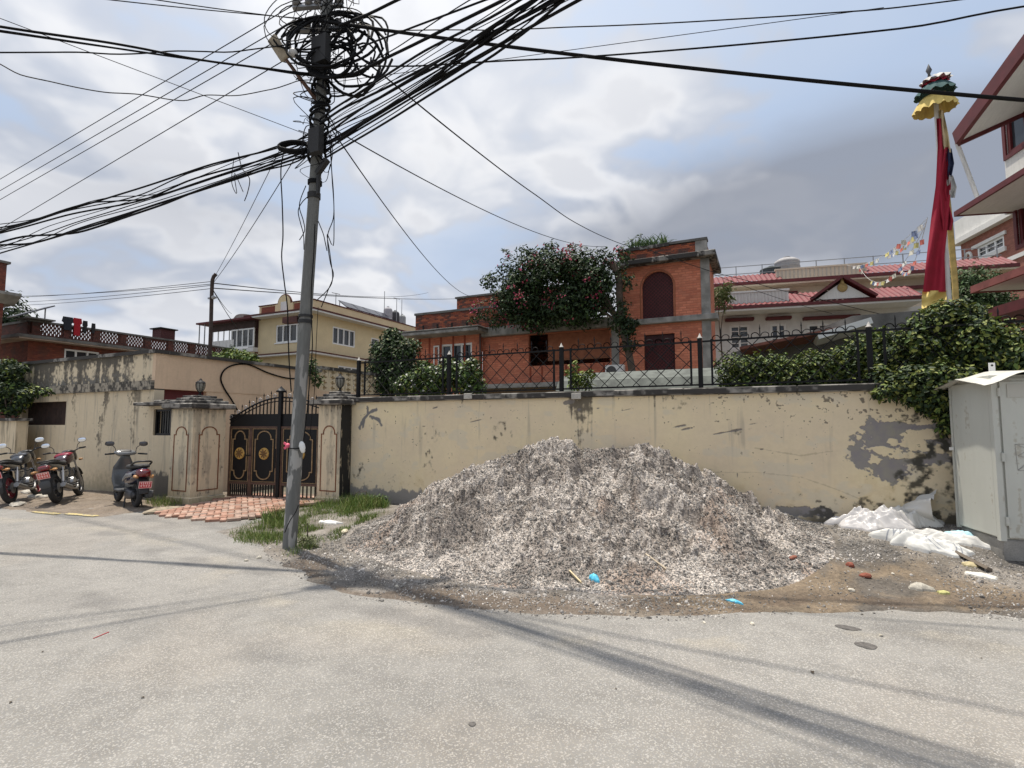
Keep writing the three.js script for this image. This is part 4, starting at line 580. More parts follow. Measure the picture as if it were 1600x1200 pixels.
// ================= dark brick house with a roof terrace =================
{
  const X = -34.5, z0 = -14.2, z1 = -26, h = thing('terrace_house', 'dark brick house with a pierced roof parapet behind the outbuilding', 'house'), m = brickMat([[.19, .055, .032], [.16, .045, .028], [.21, .062, .035]], [.14, .06, .045], .24, .075, { seed: 207, dirt: .4 }), old = brickMat([[.12, .04, .028], [.09, .035, .025]], [.05, .035, .03], .24, .075, { seed: 208, dirt: .7 });
  const wz = [onX(101, 545, X).z, onX(155, 552, X).z]; const sw = wallShape(-z0, -z1, 0, 6.05, [{ x0: -wz[0], x1: -wz[1], y0: 4.6, y1: 5.75 }], .25); sw.rotateY(Math.PI / 2); sw.translate(X, 0, 0); obj('side_wall', sw, m, h);
  const w = windowIn(h, -wz[0], -wz[1], 4.6, 5.75, -.03, 3, M.white, { t: .09, dep: .1 }); w.rotation.y = Math.PI / 2; w.position.x = X;
  obj('front_wall', bx(X - 7, X - .25, 0, 6.05, z0 - .25, z0 - .002), m, h); obj('eave', [bx(X - 7.6, X + .7, 6.05, 6.2, z1, z0 + .7)], M.darkConcrete, h); obj('eave_soffit', bx(X - 7.5, X + .65, 5.98, 6.05, z1, z0 + .65), mottle([.38, .30, .24], .3, 2, 52), h);
  obj('parapet_base', [bx(X - .2, X, 6.2, 6.36, z1, z0), bx(X - 7, X - .2, 6.2, 6.95, z0 - .2, z0)], old, h); obj('parapet_coping', [bx(X - .26, X + .06, 6.98, 7.08, z1, z0 + .06), bx(X - 7, X - .26, 6.95, 7.06, z0 - .26, z0 + .06)], M.darkConcrete, h);
  const n = 8; for (let i = 0; i <= n; i++) { const z = lerp(z0 - .3, z1 + .2, i / n); obj('parapet_pier', bx(X - .2, X + .003, 6.36, 6.98, z - .18, z + .18), old, h); }
  const lb = []; for (let i = 0; i < n; i++) { const a = lerp(z0 - .3, z1 + .2, i / n) - .18, b = lerp(z0 - .3, z1 + .2, (i + 1) / n) + .18, g = []; for (let r = 0; r < 5; r++) for (let k = 0; k < 6; k++) { const zc = lerp(a, b, (k + (r % 2 ? .72 : .28)) / 6), l = (a - b) / 6 * .72; g.push(bx(X - .09, X - .05, 6.362 + r * .123, 6.362 + r * .123 + .121, zc - l / 2, zc + l / 2)); } obj('lattice_panel', g, old, h); }
  obj('corner_canopy', [bx(X - .9, X + .5, 7.08, 7.15, z0 - .9, z0 + .3)], M.darkConcrete, h);
  for (const [px, py, wd, ht, c, w2] of [[105, 500, .42, .55, [.02, .022, .03], 'navy blue'], [120, 502, .34, .8, [.35, .012, .02], 'bright red'], [132, 506, .18, .5, [.02, .02, .02], 'narrow black'], [145, 510, .14, .4, [.02, .02, .022], 'short black']]) { const p = onX(px, py, X + .05), o = thing('drying_garment', w2 + ' garment drying over the terrace parapet', 'garment', [X + .10, p.y, p.z]); const sh = new THREE.Shape(); sh.moveTo(-wd / 2, .15); sh.lineTo(wd / 2, .15); sh.lineTo(wd * .62, -.1); sh.lineTo(wd * .42, -.16); sh.lineTo(wd * .38, -ht); sh.lineTo(-wd * .38, -ht); sh.lineTo(-wd * .42, -.16); sh.lineTo(-wd * .62, -.1); sh.closePath(); const e = new THREE.ExtrudeGeometry(sh, { depth: .03, bevelEnabled: true, bevelSize: .015, bevelThickness: .02 }); e.rotateY(Math.PI / 2); obj('cloth', e, std(c, .95), o); }
  const p = onX(70, 490, X - .3), o = thing('solar_heater', 'tilted dark roof panel on the terrace house corner', 'solar heater', [X - .5, 7.05, p.z + .6]); obj('panel', bar(V(0, .1, .7), V(0, .95, -.9), 1, .06), std([.05, .05, .06], .4), o); obj('leg', bar(V(0, 0, -.7), V(0, .8, -.7), .05), M.dullSteel, o);
  const q = onX(259, 520, X - .6), b2 = thing('roof_box', 'small dark red chimney box on the terrace house roof', 'chimney', [X - .8, 7.0, q.z]); obj('box_body', cbx(.9, .75, .9, .03), std([.07, .02, .02], .8), b2); obj('cap', mv(cbx(1.15, .08, 1.15, .02), 0, .75, 0), M.dark, b2);
}
// ================= tall brick block at the far end of the street =================
{
  const a = at(6, 470, 24), h = thing('brick_block', 'dark red brick block with a wide concrete eave at the end of the street', 'building', [a.x, 0, a.z]); const m = brickMat([[.16, .045, .03], [.20, .055, .035]], [.12, .06, .05], .24, .075, { seed: 209, dirt: .5 });
  obj('wall', bx(-6, 0, 0, 8.0, 0, 5), m, h); obj('eave', (() => { const s = new THREE.Shape(); s.moveTo(-7, .0); s.lineTo(.0, .0); s.lineTo(.55, .34); s.lineTo(.55, .46); s.lineTo(-7, .46); s.closePath(); const e = new THREE.ExtrudeGeometry(s, { depth: 6, bevelEnabled: false }); e.translate(0, 7.0, -.4); return e; })(), M.concrete, h); obj('parapet', bx(-6, .05, 7.46, 8.8, 0, 5), m, h); obj('parapet_coping', bx(-6, .15, 8.8, 8.9, -.1, 5), M.darkConcrete, h);
}
// ================= white house with red tile roofs =================
const tileGeo = (w, run, rise, rib = .28, thick = .05) => { // a roof plane ribbed like clay tile, rising towards -z, eave at z = 0
  const nx = Math.max(8, Math.round(w / rib * 6)), nz = Math.max(2, Math.round(run / .33)), P = [], I = [];
  for (let j = 0; j <= nz; j++) for (let i = 0; i <= nx; i++) { const x = w * i / nx, ph = x / rib * 6.283, s = j / nz; P.push(x, rise * s + .045 * Math.max(-.4, Math.sin(ph)) + .0 , -run * s); if (i < nx && j < nz) { const k = j * (nx + 1) + i; I.push(k, k + 1, k + nx + 1, k + 1, k + nx + 2, k + nx + 1); } }
  const g = new THREE.BufferGeometry(); g.setAttribute('position', new THREE.Float32BufferAttribute(P, 3)); g.setIndex(I); g.computeVertexNormals(); return g;
};
M.redTile = mottle([.15, .018, .02], .35, 1.3, 53, { rough: .6 }); M.redTrim = mottle([.11, .014, .016], .3, 1.5, 54, { rough: .6 });
{
  const P0 = at(1110, 489, 32), th = R(9.1), ux = V(Math.cos(th), 0, -Math.sin(th)), uz = V(Math.sin(th), 0, Math.cos(th));
  const h = thing('white_house', 'white house with red tile roofs and a decorated gable beyond the wall', 'house', [P0.x, 0, P0.z], th);
  const lc = (px, py, back = 0) => { const o = P0.clone().addScaledVector(uz, -back), r = ray(px, py), t = o.clone().sub(EYE).dot(uz) / r.dot(uz), p = r.multiplyScalar(t).add(EYE).sub(P0); return [p.dot(ux), p.y + P0.y]; };
  const xR = lc(1420, 472)[0], yE = 8.3, F = -1.1;                       // F: face of the lower storey, behind the eave
  const hx = (px, py) => lc(px, py, 1.1); const wins = [[1141, 1172, 508, 546], [1204, 1229, 506, 522], [1262, 1335, 505, 520]].map(([a, b, c, d]) => ({ x0: hx(a, d)[0], x1: hx(b, d)[0], y0: d > 530 ? hx(a, d)[1] : hx(a, d + 18)[1], y1: hx((a + b) / 2, c)[1] }));
  const lw = wallShape(-.4, xR + 4, 0, yE - .1, wins, .25); lw.translate(0, 0, F); obj('lower_wall', [lw, bx(-.4, -.15, 0, yE - .1, F - 8, F - .25)], M.whitePlaster, h);
  wins.forEach((w, i) => { windowIn(h, w.x0, w.x1, w.y0, w.y1, F - .03, [2, 2, 4][i], M.white, { t: .12, dep: .1, rows: [4, 3, 3][i] }); obj('window_hood', mv(cbx(w.x1 - w.x0 + .5, .18, .4, .03), (w.x0 + w.x1) / 2, w.y1 + .22, F + .15), M.redTrim, h); });
  obj('eave_soffit', bx(-1.2, xR + .5, yE - .12, yE - .02, F - .5, .55), M.whitePlaster, h); obj('eave_edge', bx(-1.25, xR + .55, yE - .02, yE + .16, .40, .60), M.redTrim, h);
  // skirt roof, broken by the balcony
  const bal = [lc(1138, 478)[0], lc(1232, 472)[0]], tile = (x0, x1, run, rise, y, z) => { const g = tileGeo(x1 - x0, run, rise); g.translate(x0, y, z); return g; };
  obj('skirt_roof', [tile(-1.2, bal[0] + .2, 1.9, .95, yE + .16, .58), tile(bal[1], xR + .5, 1.9, .95, yE + .16, .58), tile(bal[0] + .2, bal[1], .4, .2, yE + .16, .58)], M.redTile, h);
  obj('balcony_wall', bx(bal[0], bal[1], yE + .16, yE + 1.0, .0, .12), M.whitePlaster, h); obj('balcony_coping', bx(bal[0] - .05, bal[1] + .05, yE + 1.0, yE + 1.1, -.06, .18), M.whitePlaster, h); for (let i = 0; i < 17; i++) { const x = lerp(bal[0] + .15, bal[1] - .15, i / 16); obj('baluster', bx(x - .035, x + .035, yE + .35, yE + .98, .12, .16), mottle([.5, .49, .46], .2, 1, 58), h); }
  // decorated gable
  const g0 = lc(1262, 476)[0], g1 = lc(1364, 470)[0], gm = lc(1311, 437)[0], gy = lc(1311, 437)[1], gb = yE + .25;
  obj('gable_wall', (() => { const s = new THREE.Shape([[g0 + .3, gb], [g1 - .3, gb], [gm, gy - .25]].map(q => new THREE.Vector2(...q))); const e = new THREE.ExtrudeGeometry(s, { depth: .15, bevelEnabled: false }); e.translate(0, 0, .35); return e; })(), M.whitePlaster, h);
  for (const [xa, s] of [[g0, 1], [g1, -1]]) { const w = Math.abs(gm - xa), len = Math.hypot(w, gy - gb), e = tileGeo(3.2, len, 0, .28); e.rotateY(s > 0 ? -Math.PI / 2 : Math.PI / 2); e.rotateZ(s * Math.atan2(gy - gb, w)); e.translate(xa, gb, s > 0 ? -2.45 : .75); obj('gable_roof', e, M.redTile, h); obj('bargeboard', bar(V(xa, gb + .02, .68), V(gm, gy + .02, .68), .14, .14), M.redTrim, h); }
  obj('emblem', [(() => { const e = new THREE.SphereGeometry(.26, 12, 8); e.scale(1, 1, .3); e.translate(gm, gb + .62, .53); return e; })(), (() => { const e = new THREE.ConeGeometry(.13, .5, 8); e.translate(gm, gb + 1.05, .52); return e; })()], mottle([.36, .25, .10], .4, .4, 55), h);
  // upper storey, set back
  const B = 3.4, ub = (px, py) => lc(px, py, B), yU = ub(1280, 446)[1], ux1 = ub(1480, 440)[0]; const uw = ub(1385, 470), uw2 = ub(1447, 455);
  const upw = wallShape(-.6, ux1 + 3, yE, yU, [{ x0: uw[0], x1: uw2[0] + 1.2, y0: yE + .9, y1: uw2[1] + .05 }], .25); upw.translate(0, 0, -B); obj('upper_wall', upw, M.creamPlaster, h); windowIn(h, uw[0], uw2[0] + 1.2, yE + .9, uw2[1] + .05, -B - .03, 5, M.white, { t: .12, dep: .1, rows: 2 }); obj('window_hood', bx(uw[0] - .2, uw2[0] + 1.4, uw2[1] + .15, uw2[1] + .32, -B, -B + .35), M.redTrim, h);
  for (const [a, b] of [[1200, 1245], [1340, 1358]]) { const p = ub(a, 462), q = ub(b, 460); obj('window_hood', bx(p[0], q[0], p[1], p[1] + .14, -B, -B + .3), M.redTrim, h); }
  obj('upper_eave', bx(-1.6, ux1 + 3, yU, yU + .10, -B - 1, -B + 1.0), M.creamPlaster, h); obj('upper_eave_edge', bx(-1.65, ux1 + 3, yU + .10, yU + .30, -B + .85, -B + 1.06), M.redTrim, h);
  const p1 = ub(1210, 430)[0], p2 = ub(1350, 430)[0]; obj('upper_roof', [tile(-1.6, p1 + .3, 1.5, .8, yU + .3, -B + 1.02), tile(p2 - .2, ux1 + 3, 1.5, .8, yU + .3, -B + 1.02)], M.redTile, h);
  obj('roof_parapet', bx(p1, p2, yU + .28, yU + 1.0, -B + .35, -B + .5), M.creamPlaster, h); obj('parapet_coping', bx(p1 - .05, p2 + .05, yU + 1.0, yU + 1.1, -B + .3, -B + .55), M.creamPlaster, h); for (let i = 0; i < 22; i++) { const x = lerp(p1 + .12, p2 - .12, i / 21); obj('baluster', bx(x - .03, x + .03, yU + .42, yU + .98, -B + .5, -B + .54), mottle([.45, .42, .36], .2, 1, 58), h); }
  obj('roof_slab', bx(-.6, ux1 + 3, yU + .3, yU + .4, -B - 8, -B - .4), M.concrete, h);
  for (const y of [1.25, 1.75]) obj('guard_rail', bar(V(-1.2, yU + y, -B - .6), V(ux1 + 3, yU + y, -B - .6), .04), M.dullSteel, h); for (let i = 0; i < 12; i++) { const x = lerp(-1.2, ux1 + 2.8, i / 11); obj('rail_post', bar(V(x, yU + .4, -B - .6), V(x, yU + 1.78, -B - .6), .05), M.dullSteel, h); }
  const gw = (x, y, z) => V(x, y, z).applyAxisAngle(V(0, 1, 0), th).add(V(P0.x, 0, P0.z));
  for (const [px, r, ht, c, w] of [[1239, .75, 1.5, [.34, .33, .33], 'pale grey ribbed'], [1213, .7, 1.0, [.06, .07, .075], 'black ribbed']]) { const x = ub(px, 425)[0], q = gw(x, yU + .7, -B - 1.6), t = thing('water_tank', w + ' water tank on the white house roof', 'water tank', [q.x, q.y, q.z]); const pr = [[0, 0], [r, 0]]; for (let i = 0; i < 5; i++) pr.push([r, ht * i / 5 + .05], [r * 1.05, ht * i / 5 + .1], [r, ht * i / 5 + .16]); pr.push([r, ht * .95], [r * .7, ht * 1.05], [r * .3, ht * 1.1], [0, ht * 1.1]); obj('tank_body', lathe(pr, 20), mottle(c, .25, 1, 56), t); obj('lid', mv(new THREE.CylinderGeometry(r * .28, r * .3, .1, 12), 0, ht * 1.12, 0), mottle(c, .2, 1, 57), t); }
}
// ================= tall white brick house, maroon eaves =================
{
  const P0 = at(1492, 338, 19), th = R(14.4), dz = V(Math.sin(th), 0, Math.cos(th)), ux = V(Math.cos(th), 0, -Math.sin(th));   // local +z runs towards the street
  const h = thing('white_brick_house', 'tall white painted brick house with maroon trimmed eaves', 'house', [P0.x, 0, P0.z], th);
  M.whiteBrick = brickMat([[.66, .65, .62], [.61, .60, .57], [.69, .68, .65]], [.42, .41, .39], .25, .085, { seed: 211, joint: .17, dirt: .1 });
  const onL = (px, py, lx) => { const o = P0.clone().addScaledVector(ux, lx), r = ray(px, py), t = o.clone().sub(EYE).dot(ux) / r.dot(ux), p = r.multiplyScalar(t).add(EYE).sub(P0); return [p.dot(dz), p.y + P0.y]; }; // on the plane x = lx: [z, y]
  const wx = 1.75, y2 = P0.y, y3 = onL(1545, 452, wx * .5)[1] - .1, top = onL(1487, 215, -.1);
  const zN = 12, zF = .9;
  const w1 = onL(1588, 316, wx), w1b = onL(1588, 385, wx), w2 = onL(1570, 186, wx + .25), w2b = onL(1570, 246, wx + .25);
  const mw = wallShape(-zN, -zF, y3, y2, [{ x0: -w1[0] - 2.3, x1: -w1[0], y0: w1b[1], y1: w1[1] }], .25); mw.rotateY(-Math.PI / 2); mw.translate(wx, 0, 0); mw.scale(1, 1, -1);
  const flip = (g) => { g = prep(g); return g; };
  const wallL = (lx, z0, z1, ya, yb, hole) => { const g = wallShape(z0, z1, ya, yb, hole ? [hole] : [], .25); g.rotateY(-Math.PI / 2); g.translate(lx, 0, 0); return g; };  // wall facing -x; shape x = local z, thickness towards +x
  const hole1 = { x0: w1[0] + .0, x1: w1[0] + 2.3, y0: w1b[1], y1: w1[1] }, hole2 = { x0: w2[0] + .0, x1: w2[0] + 2.6, y0: w2b[1], y1: w2[1] };
  obj('lower_wall', [wallL(wx + .6, zF, zN, 0, y3), bx(wx + .85, 9, 0, y3, zF, zF + .25)], M.whitePlaster, h);
  obj('middle_wall', [wallL(wx, zF, zN, y3 + .15, y2, hole1), bx(wx + .25, 9, y3 + .15, y2, zF, zF + .25)], M.whiteBrick, h);
  const zU = onL(1566, 200, wx + .25)[0]; obj('upper_wall', [wallL(wx + .25, zU, zN, y2 + .9, 14.4, hole2), bx(wx + .5, 9, y2 + .9, 14.4, zU, zU + .25)], M.whitePlaster, h); obj('upper_apron', [bx(wx + .1, wx + .5, y2 + .12, y2 + .88, zU + .05, zN), bx(wx + .5, 9, y2 + .12, y2 + .88, zU + .05, zU + .35)], M.whiteBrick, h); obj('upper_ledge', bx(wx - .12, 9, y2 + .88, y2 + 1.05, zU - .15, zN), M.whitePlaster, h);
  for (const [lx, q] of [[wx, hole1], [wx + .25, hole2]]) { const w = windowIn(h, q.x0, q.x1, q.y0, q.y1, -.03, 3, M.redTrim, { t: .13, dep: .1, curtain: q === hole2 ? std([.42, .46, .42], .9) : null }); w.rotation.y = -Math.PI / 2; w.position.set(lx, 0, 0); obj('window_trim', [bx(lx - .05, lx + .02, q.y0 - .14, q.y0, q.x0 - .14, q.x1 + .14), bx(lx - .05, lx + .02, q.y1, q.y1 + .14, q.x0 - .14, q.x1 + .14), bx(lx - .05, lx + .02, q.y0, q.y1, q.x0 - .14, q.x0), bx(lx - .05, lx + .02, q.y0, q.y1, q.x1, q.x1 + .14)], M.redTrim, h); }
  obj('middle_eave', (() => { const s = new THREE.Shape([[.05, 0], [9, 0], [9, .28], [.05, .10]].map(q => new THREE.Vector2(...q))); const e = new THREE.ExtrudeGeometry(s, { depth: zN - .1, bevelEnabled: false }); e.translate(0, y2, .1); return e; })(), M.whitePlaster, h); obj('middle_eave_edge', [bx(-.03, .05, y2 - .02, y2 + .16, .0, zN), bx(.05, 9, y2 - .02, y2 + .14, .0, .10)], M.redTrim, h);
  obj('lower_eave', bx(.35, 9, y3, y3 + .14, .2, zN), M.whitePlaster, h); obj('lower_eave_edge', [bx(.26, .35, y3 - .04, y3 + .2, .12, zN), bx(.35, 9, y3 - .04, y3 + .18, .12, .2)], mottle([.22, .07, .06], .4, 1, 59), h); obj('lower_eave_skirt', bx(.9, 1.9, y3 + .142, y3 + .32, .9, zN), mottle([.20, .06, .05], .4, 1, 59), h);
  // raking gable roof above
  const rk = (z) => top[1] + (z - top[0]) * .30, zt = top[0]; obj('gable_roof', (() => { const s = new THREE.Shape([[zt, rk(zt)], [zN, rk(zN)], [zN, rk(zN) - .22], [zt, rk(zt) - .22]].map(q => new THREE.Vector2(...q))); const e = new THREE.ExtrudeGeometry(s, { depth: 8, bevelEnabled: false }); e.rotateY(-Math.PI / 2); e.translate(8.1, 0, 0); const ep = e.attributes.position; for (let i = 0; i < ep.count; i++) ep.setY(i, ep.getY(i) + .42 * (ep.getX(i) - .1)); e.computeVertexNormals(); return e; })(), M.whitePlaster, h); obj('bargeboard', bar(V(.03, rk(zt) - .05, zt), V(.03, rk(zN) - .05, zN), .14, .5), M.redTrim, h);
  obj('soffit_board', bar(V(.1, rk(zt) - .26, zt + .02), V(8, rk(zt) - .26 + .42 * 7.9, zt + .02), .12, .16), M.maroon, h);
  const s0 = onL(1500, 222, .3), s1 = onL(1535, 305, .9); obj('eave_strut', rod(V(.2, s0[1], s0[0]), V(.75, s1[1] - .1, s1[0]), .07, .07, 10), M.whitePaint, h);
  const gz = 4; obj('red_awning', bx(-.6, 3, onL(1590, 478, 0)[1] - .3, onL(1590, 478, 0)[1], .9, zN - 2), M.maroon, h);
  // brick block further back, same street
  const Q = at(1497, 375, 44), b = thing('brown_brick_block', 'brown brick block with white bands seen past the white brick house', 'building', [Q.x, 0, Q.z], th), mb = brickMat([[.30, .115, .08], [.26, .10, .07]], [.24, .14, .11], .25, .08, { seed: 212 }); const yT = Q.y;
  const onB = (px, py) => { const r = ray(px, py), t = Q.clone().sub(EYE).dot(ux) / r.dot(ux), p = r.multiplyScalar(t).add(EYE).sub(Q); return [p.dot(dz), p.y + Q.y]; };
  const a1 = onB(1528, 405), a2 = onB(1568, 365), c1 = onB(1533, 448), c2 = onB(1572, 425); const hA = { x0: a1[0], x1: a2[0], y0: a1[1], y1: a2[1] - .1 }, hB = { x0: c1[0], x1: c2[0], y0: a1[1] - 3.2, y1: a1[1] - 1.75 };
  const wg = wallShape(.3, 20, 0, yT - .5, [hA, hB], .25); wg.rotateY(-Math.PI / 2); obj('side_wall', [wg, bx(.25, 14, 0, yT - .5, .3, .55)], mb, b); for (const q of [hA, hB]) { const w = windowIn(b, q.x0, q.x1, q.y0, q.y1, -.02, 3, M.white, { t: .16, dep: .12, rows: q === hA ? 2 : 0 }); w.rotation.y = -Math.PI / 2; obj('white_surround', [bx(-.12, .03, q.y0 - .3, q.y0, q.x0 - .2, q.x1 + .2), bx(-.12, .03, q.y1, q.y1 + .25, q.x0 - .5, q.x1 + .3)], M.whitePlaster, b); }
  obj('cornice', [bx(-.5, 14, yT - .5, yT - .1, -.1, 20), bx(-.2, 14, yT - .1, yT + 1.5, .0, 20)], M.whitePlaster, b); obj('white_band', bx(-.08, .02, a1[1] - 1.2, a1[1] - .9, .3, 20), M.whitePlaster, b); const rv = onB(1514, 402); obj('round_vent', (() => { const e = new THREE.TorusGeometry(.35, .12, 8, 18); e.rotateY(Math.PI / 2); e.translate(-.02, rv[1], rv[0]); return e; })(), M.whitePlaster, b);
}
// ================= concrete utility pole with its cables =================
const PB = V(-5.64, .0, -5.17), PT = at(512, 0, 6.95).sub(PB); PT.multiplyScalar(8.6 / PT.y); const poleAt = (y) => PB.clone().addScaledVector(PT, y / 8.6);
const poleR = (y) => lerp(.088, .058, y / 8.6);
{
  const pole = thing('utility_pole', 'leaning grey concrete utility pole carrying tangled cables at the road edge', 'utility pole', [PB.x, PB.y, PB.z]); const loc = (y) => poleAt(y).sub(PB);
  const map = tex(256, 1024, (u, v) => { const n = fbm(u * 5, v * 26, 5, 221, 5), f = fbm(u * 20, v * 110, 3, 222, 20), sc = ss(.60, .66, fbm(u * 8, v * 34 + 3, 5, 223, 8)) * ss(.42, .2, v) , st = fbm(u * 16, v * 6, 4, 224, 16); let k = .74 + .5 * n + .25 * (f - .5); let c = [.145 * k, .148 * k, .142 * k]; c = mix3(c, [.10, .10, .095], .35 * ss(.5, .68, st * .5 + n * .5)); return mix3(c, [.42, .41, .39], sc * .75); });
  const g = new THREE.CylinderGeometry(poleR(8.6), poleR(0), 8.75, 8, 12, false); g.translate(0, 8.75 / 2 - .15, 0); g.applyQuaternion(new THREE.Quaternion().setFromUnitVectors(V(0, 1, 0), PT.clone().normalize()));
  const pm = std([1, 1, 1], .9, { map, bumpMap: map, bumpScale: .008 }); obj('shaft', g, pm, pole, true);
  const ring = (y, h, m, e = .012) => { const q = loc(y), r = poleR(y) + e; obj('band', mv(new THREE.CylinderGeometry(r, r, h, 12, 1), q.x, q.y, q.z), m, pole); };
  ring(2.93, .045, M.rubber); ring(3.0, .03, M.rubber, .016); ring(4.55, .07, M.rubber); ring(1.30, .012, M.cable, .006); ring(4.72, .05, M.cable, .02);
  const q1 = loc(2.96); obj('bracket', bx(q1.x - .36, q1.x - .1, q1.y - .03, q1.y + .05, q1.z - .05, q1.z + .05), mottle([.08, .03, .025], .5, .3, 71), pole);
  const q2 = loc(4.85); obj('step_bracket', [bar(V(q2.x + .08, q2.y - .05, q2.z + .05), V(q2.x + .25, q2.y + .10, q2.z + .05), .06, .06), bar(V(q2.x + .1, q2.y - .32, q2.z + .05), V(q2.x + .1, q2.y - .02, q2.z + .05), .035, .035)], M.rubber, pole);
  // cross-arms and insulators high up
  const ins = metric(lathe([[0, 0], [.03, 0], [.055, .02], [.03, .035], [.05, .055], [.03, .07], [.045, .09], [0, .11]], 10)), insM = std([.16, .15, .14], .4);
  for (const y of [6.7, 7.0, 7.3]) { const q = loc(y), d = V(.77, 0, -.3); obj('cross_arm', bar(q.clone().addScaledVector(d, -.55), q.clone().addScaledVector(d, .25), .05, .05), M.dullSteel, pole); for (const s of [-.5, -.3, -.15, .2]) { const e = q.clone().addScaledVector(d, s); piece('insulator', ins, insM, pole, [e.x, e.y + .025, e.z]); } }
  // street lamp on a slanting arm
  const la = loc(5.72), lb = at(447, 93, 6.75).sub(PB), lc = at(424, 58, 6.7).sub(PB); const arm = obj('lamp_arm', rod(la, lb, .028, .022), mottle([.10, .055, .04], .5, .3, 72), pole);
  const hd = obj('lamp_head', (() => { const d = lc.clone().sub(lb), l = d.length(), e = cbx(.13, l, .05, .015); e.applyQuaternion(new THREE.Quaternion().setFromUnitVectors(V(0, 1, 0), d.normalize())); e.translate(lb.x, lb.y, lb.z); return e; })(), mottle([.30, .26, .20], .3, .3, 73), pole); obj('lamp_socket', mv(new THREE.SphereGeometry(.055, 10, 8), lb.x + .12, lb.y + .05, lb.z), std([.45, .44, .42], .5), pole);
  obj('meter_box', bx(la.x + .02, la.x + .26, 6.15, 6.5, la.z + .1, la.z + .2), M.rubber, pole); obj('meter_box', bx(la.x - .02, la.x + .16, 5.0, 5.32, la.z + .08, la.z + .17), M.rubber, pole);
  // litter tied to the pole
  const tg = poleAt(1.32), w = thing('plastic_scrap', 'white plastic bag scrap tied to the utility pole', 'plastic bag', [tg.x + .12, tg.y, tg.z + .02]); obj('scrap', (() => { const e = new THREE.SphereGeometry(.07, 12, 10); e.scale(.6, 1.15, .5); const p = e.attributes.position; for (let i = 0; i < p.count; i++) { const k = 1 + .35 * (fbm(p.getX(i) * 40, p.getY(i) * 40, 3, 7) - .5); p.setXYZ(i, p.getX(i) * k, p.getY(i) * k, p.getZ(i) * k); } e.rotateZ(.35); e.computeVertexNormals(); return e; })(), std([.72, .72, .70], .5), w);
  const pk = thing('ribbon', 'pink ribbon knot tied to the utility pole', 'ribbon', [tg.x - .09, tg.y + .015, tg.z + .06]); obj('knot', [mv(new THREE.OctahedronGeometry(.034, 1), 0, 0, 0), bar(V(0, 0, 0), V(-.06, .035, .01), .03, .008), bar(V(0, 0, 0), V(-.05, -.04, .01), .03, .008)], std([.75, .12, .20], .6), pk);
}
// ---- cables: each a thing; pixel + distance of its two ends, sag in metres
const cableM = [M.cable, M.cable];
let cseed = 500;
function cable(label, group, a, b, r, o = {}) {
  const rr = rng(cseed++), n = o.n || 16, pts = [], A = a.isVector3 ? a : at(...a), B0 = b.isVector3 ? b : at(...b), B = A.clone().lerp(B0, o.ext || 1), ph = rr() * 9;
  for (let i = 0; i <= n; i++) { const t = i / n, p = A.clone().lerp(B, t); p.y -= 4 * (o.sag || 0) * t * (1 - t) * (o.ext || 1); if (o.wob && i && i < n) { p.y += o.wob * (vn(t * (o.fr || 9) + ph, 3, 3) - .5); p.x += o.wob * .7 * (vn(t * (o.fr || 9) + ph, 9, 5) - .5); p.z += o.wob * .7 * (vn(t * (o.fr || 9) + ph, 5, 8) - .5); } pts.push(p); }
  const m = obj('cable', tube(pts, r, o.seg || n * 3, 5), cableM[Math.floor(rr() * 2)]); return tag(m, label, 'cable', group);
}
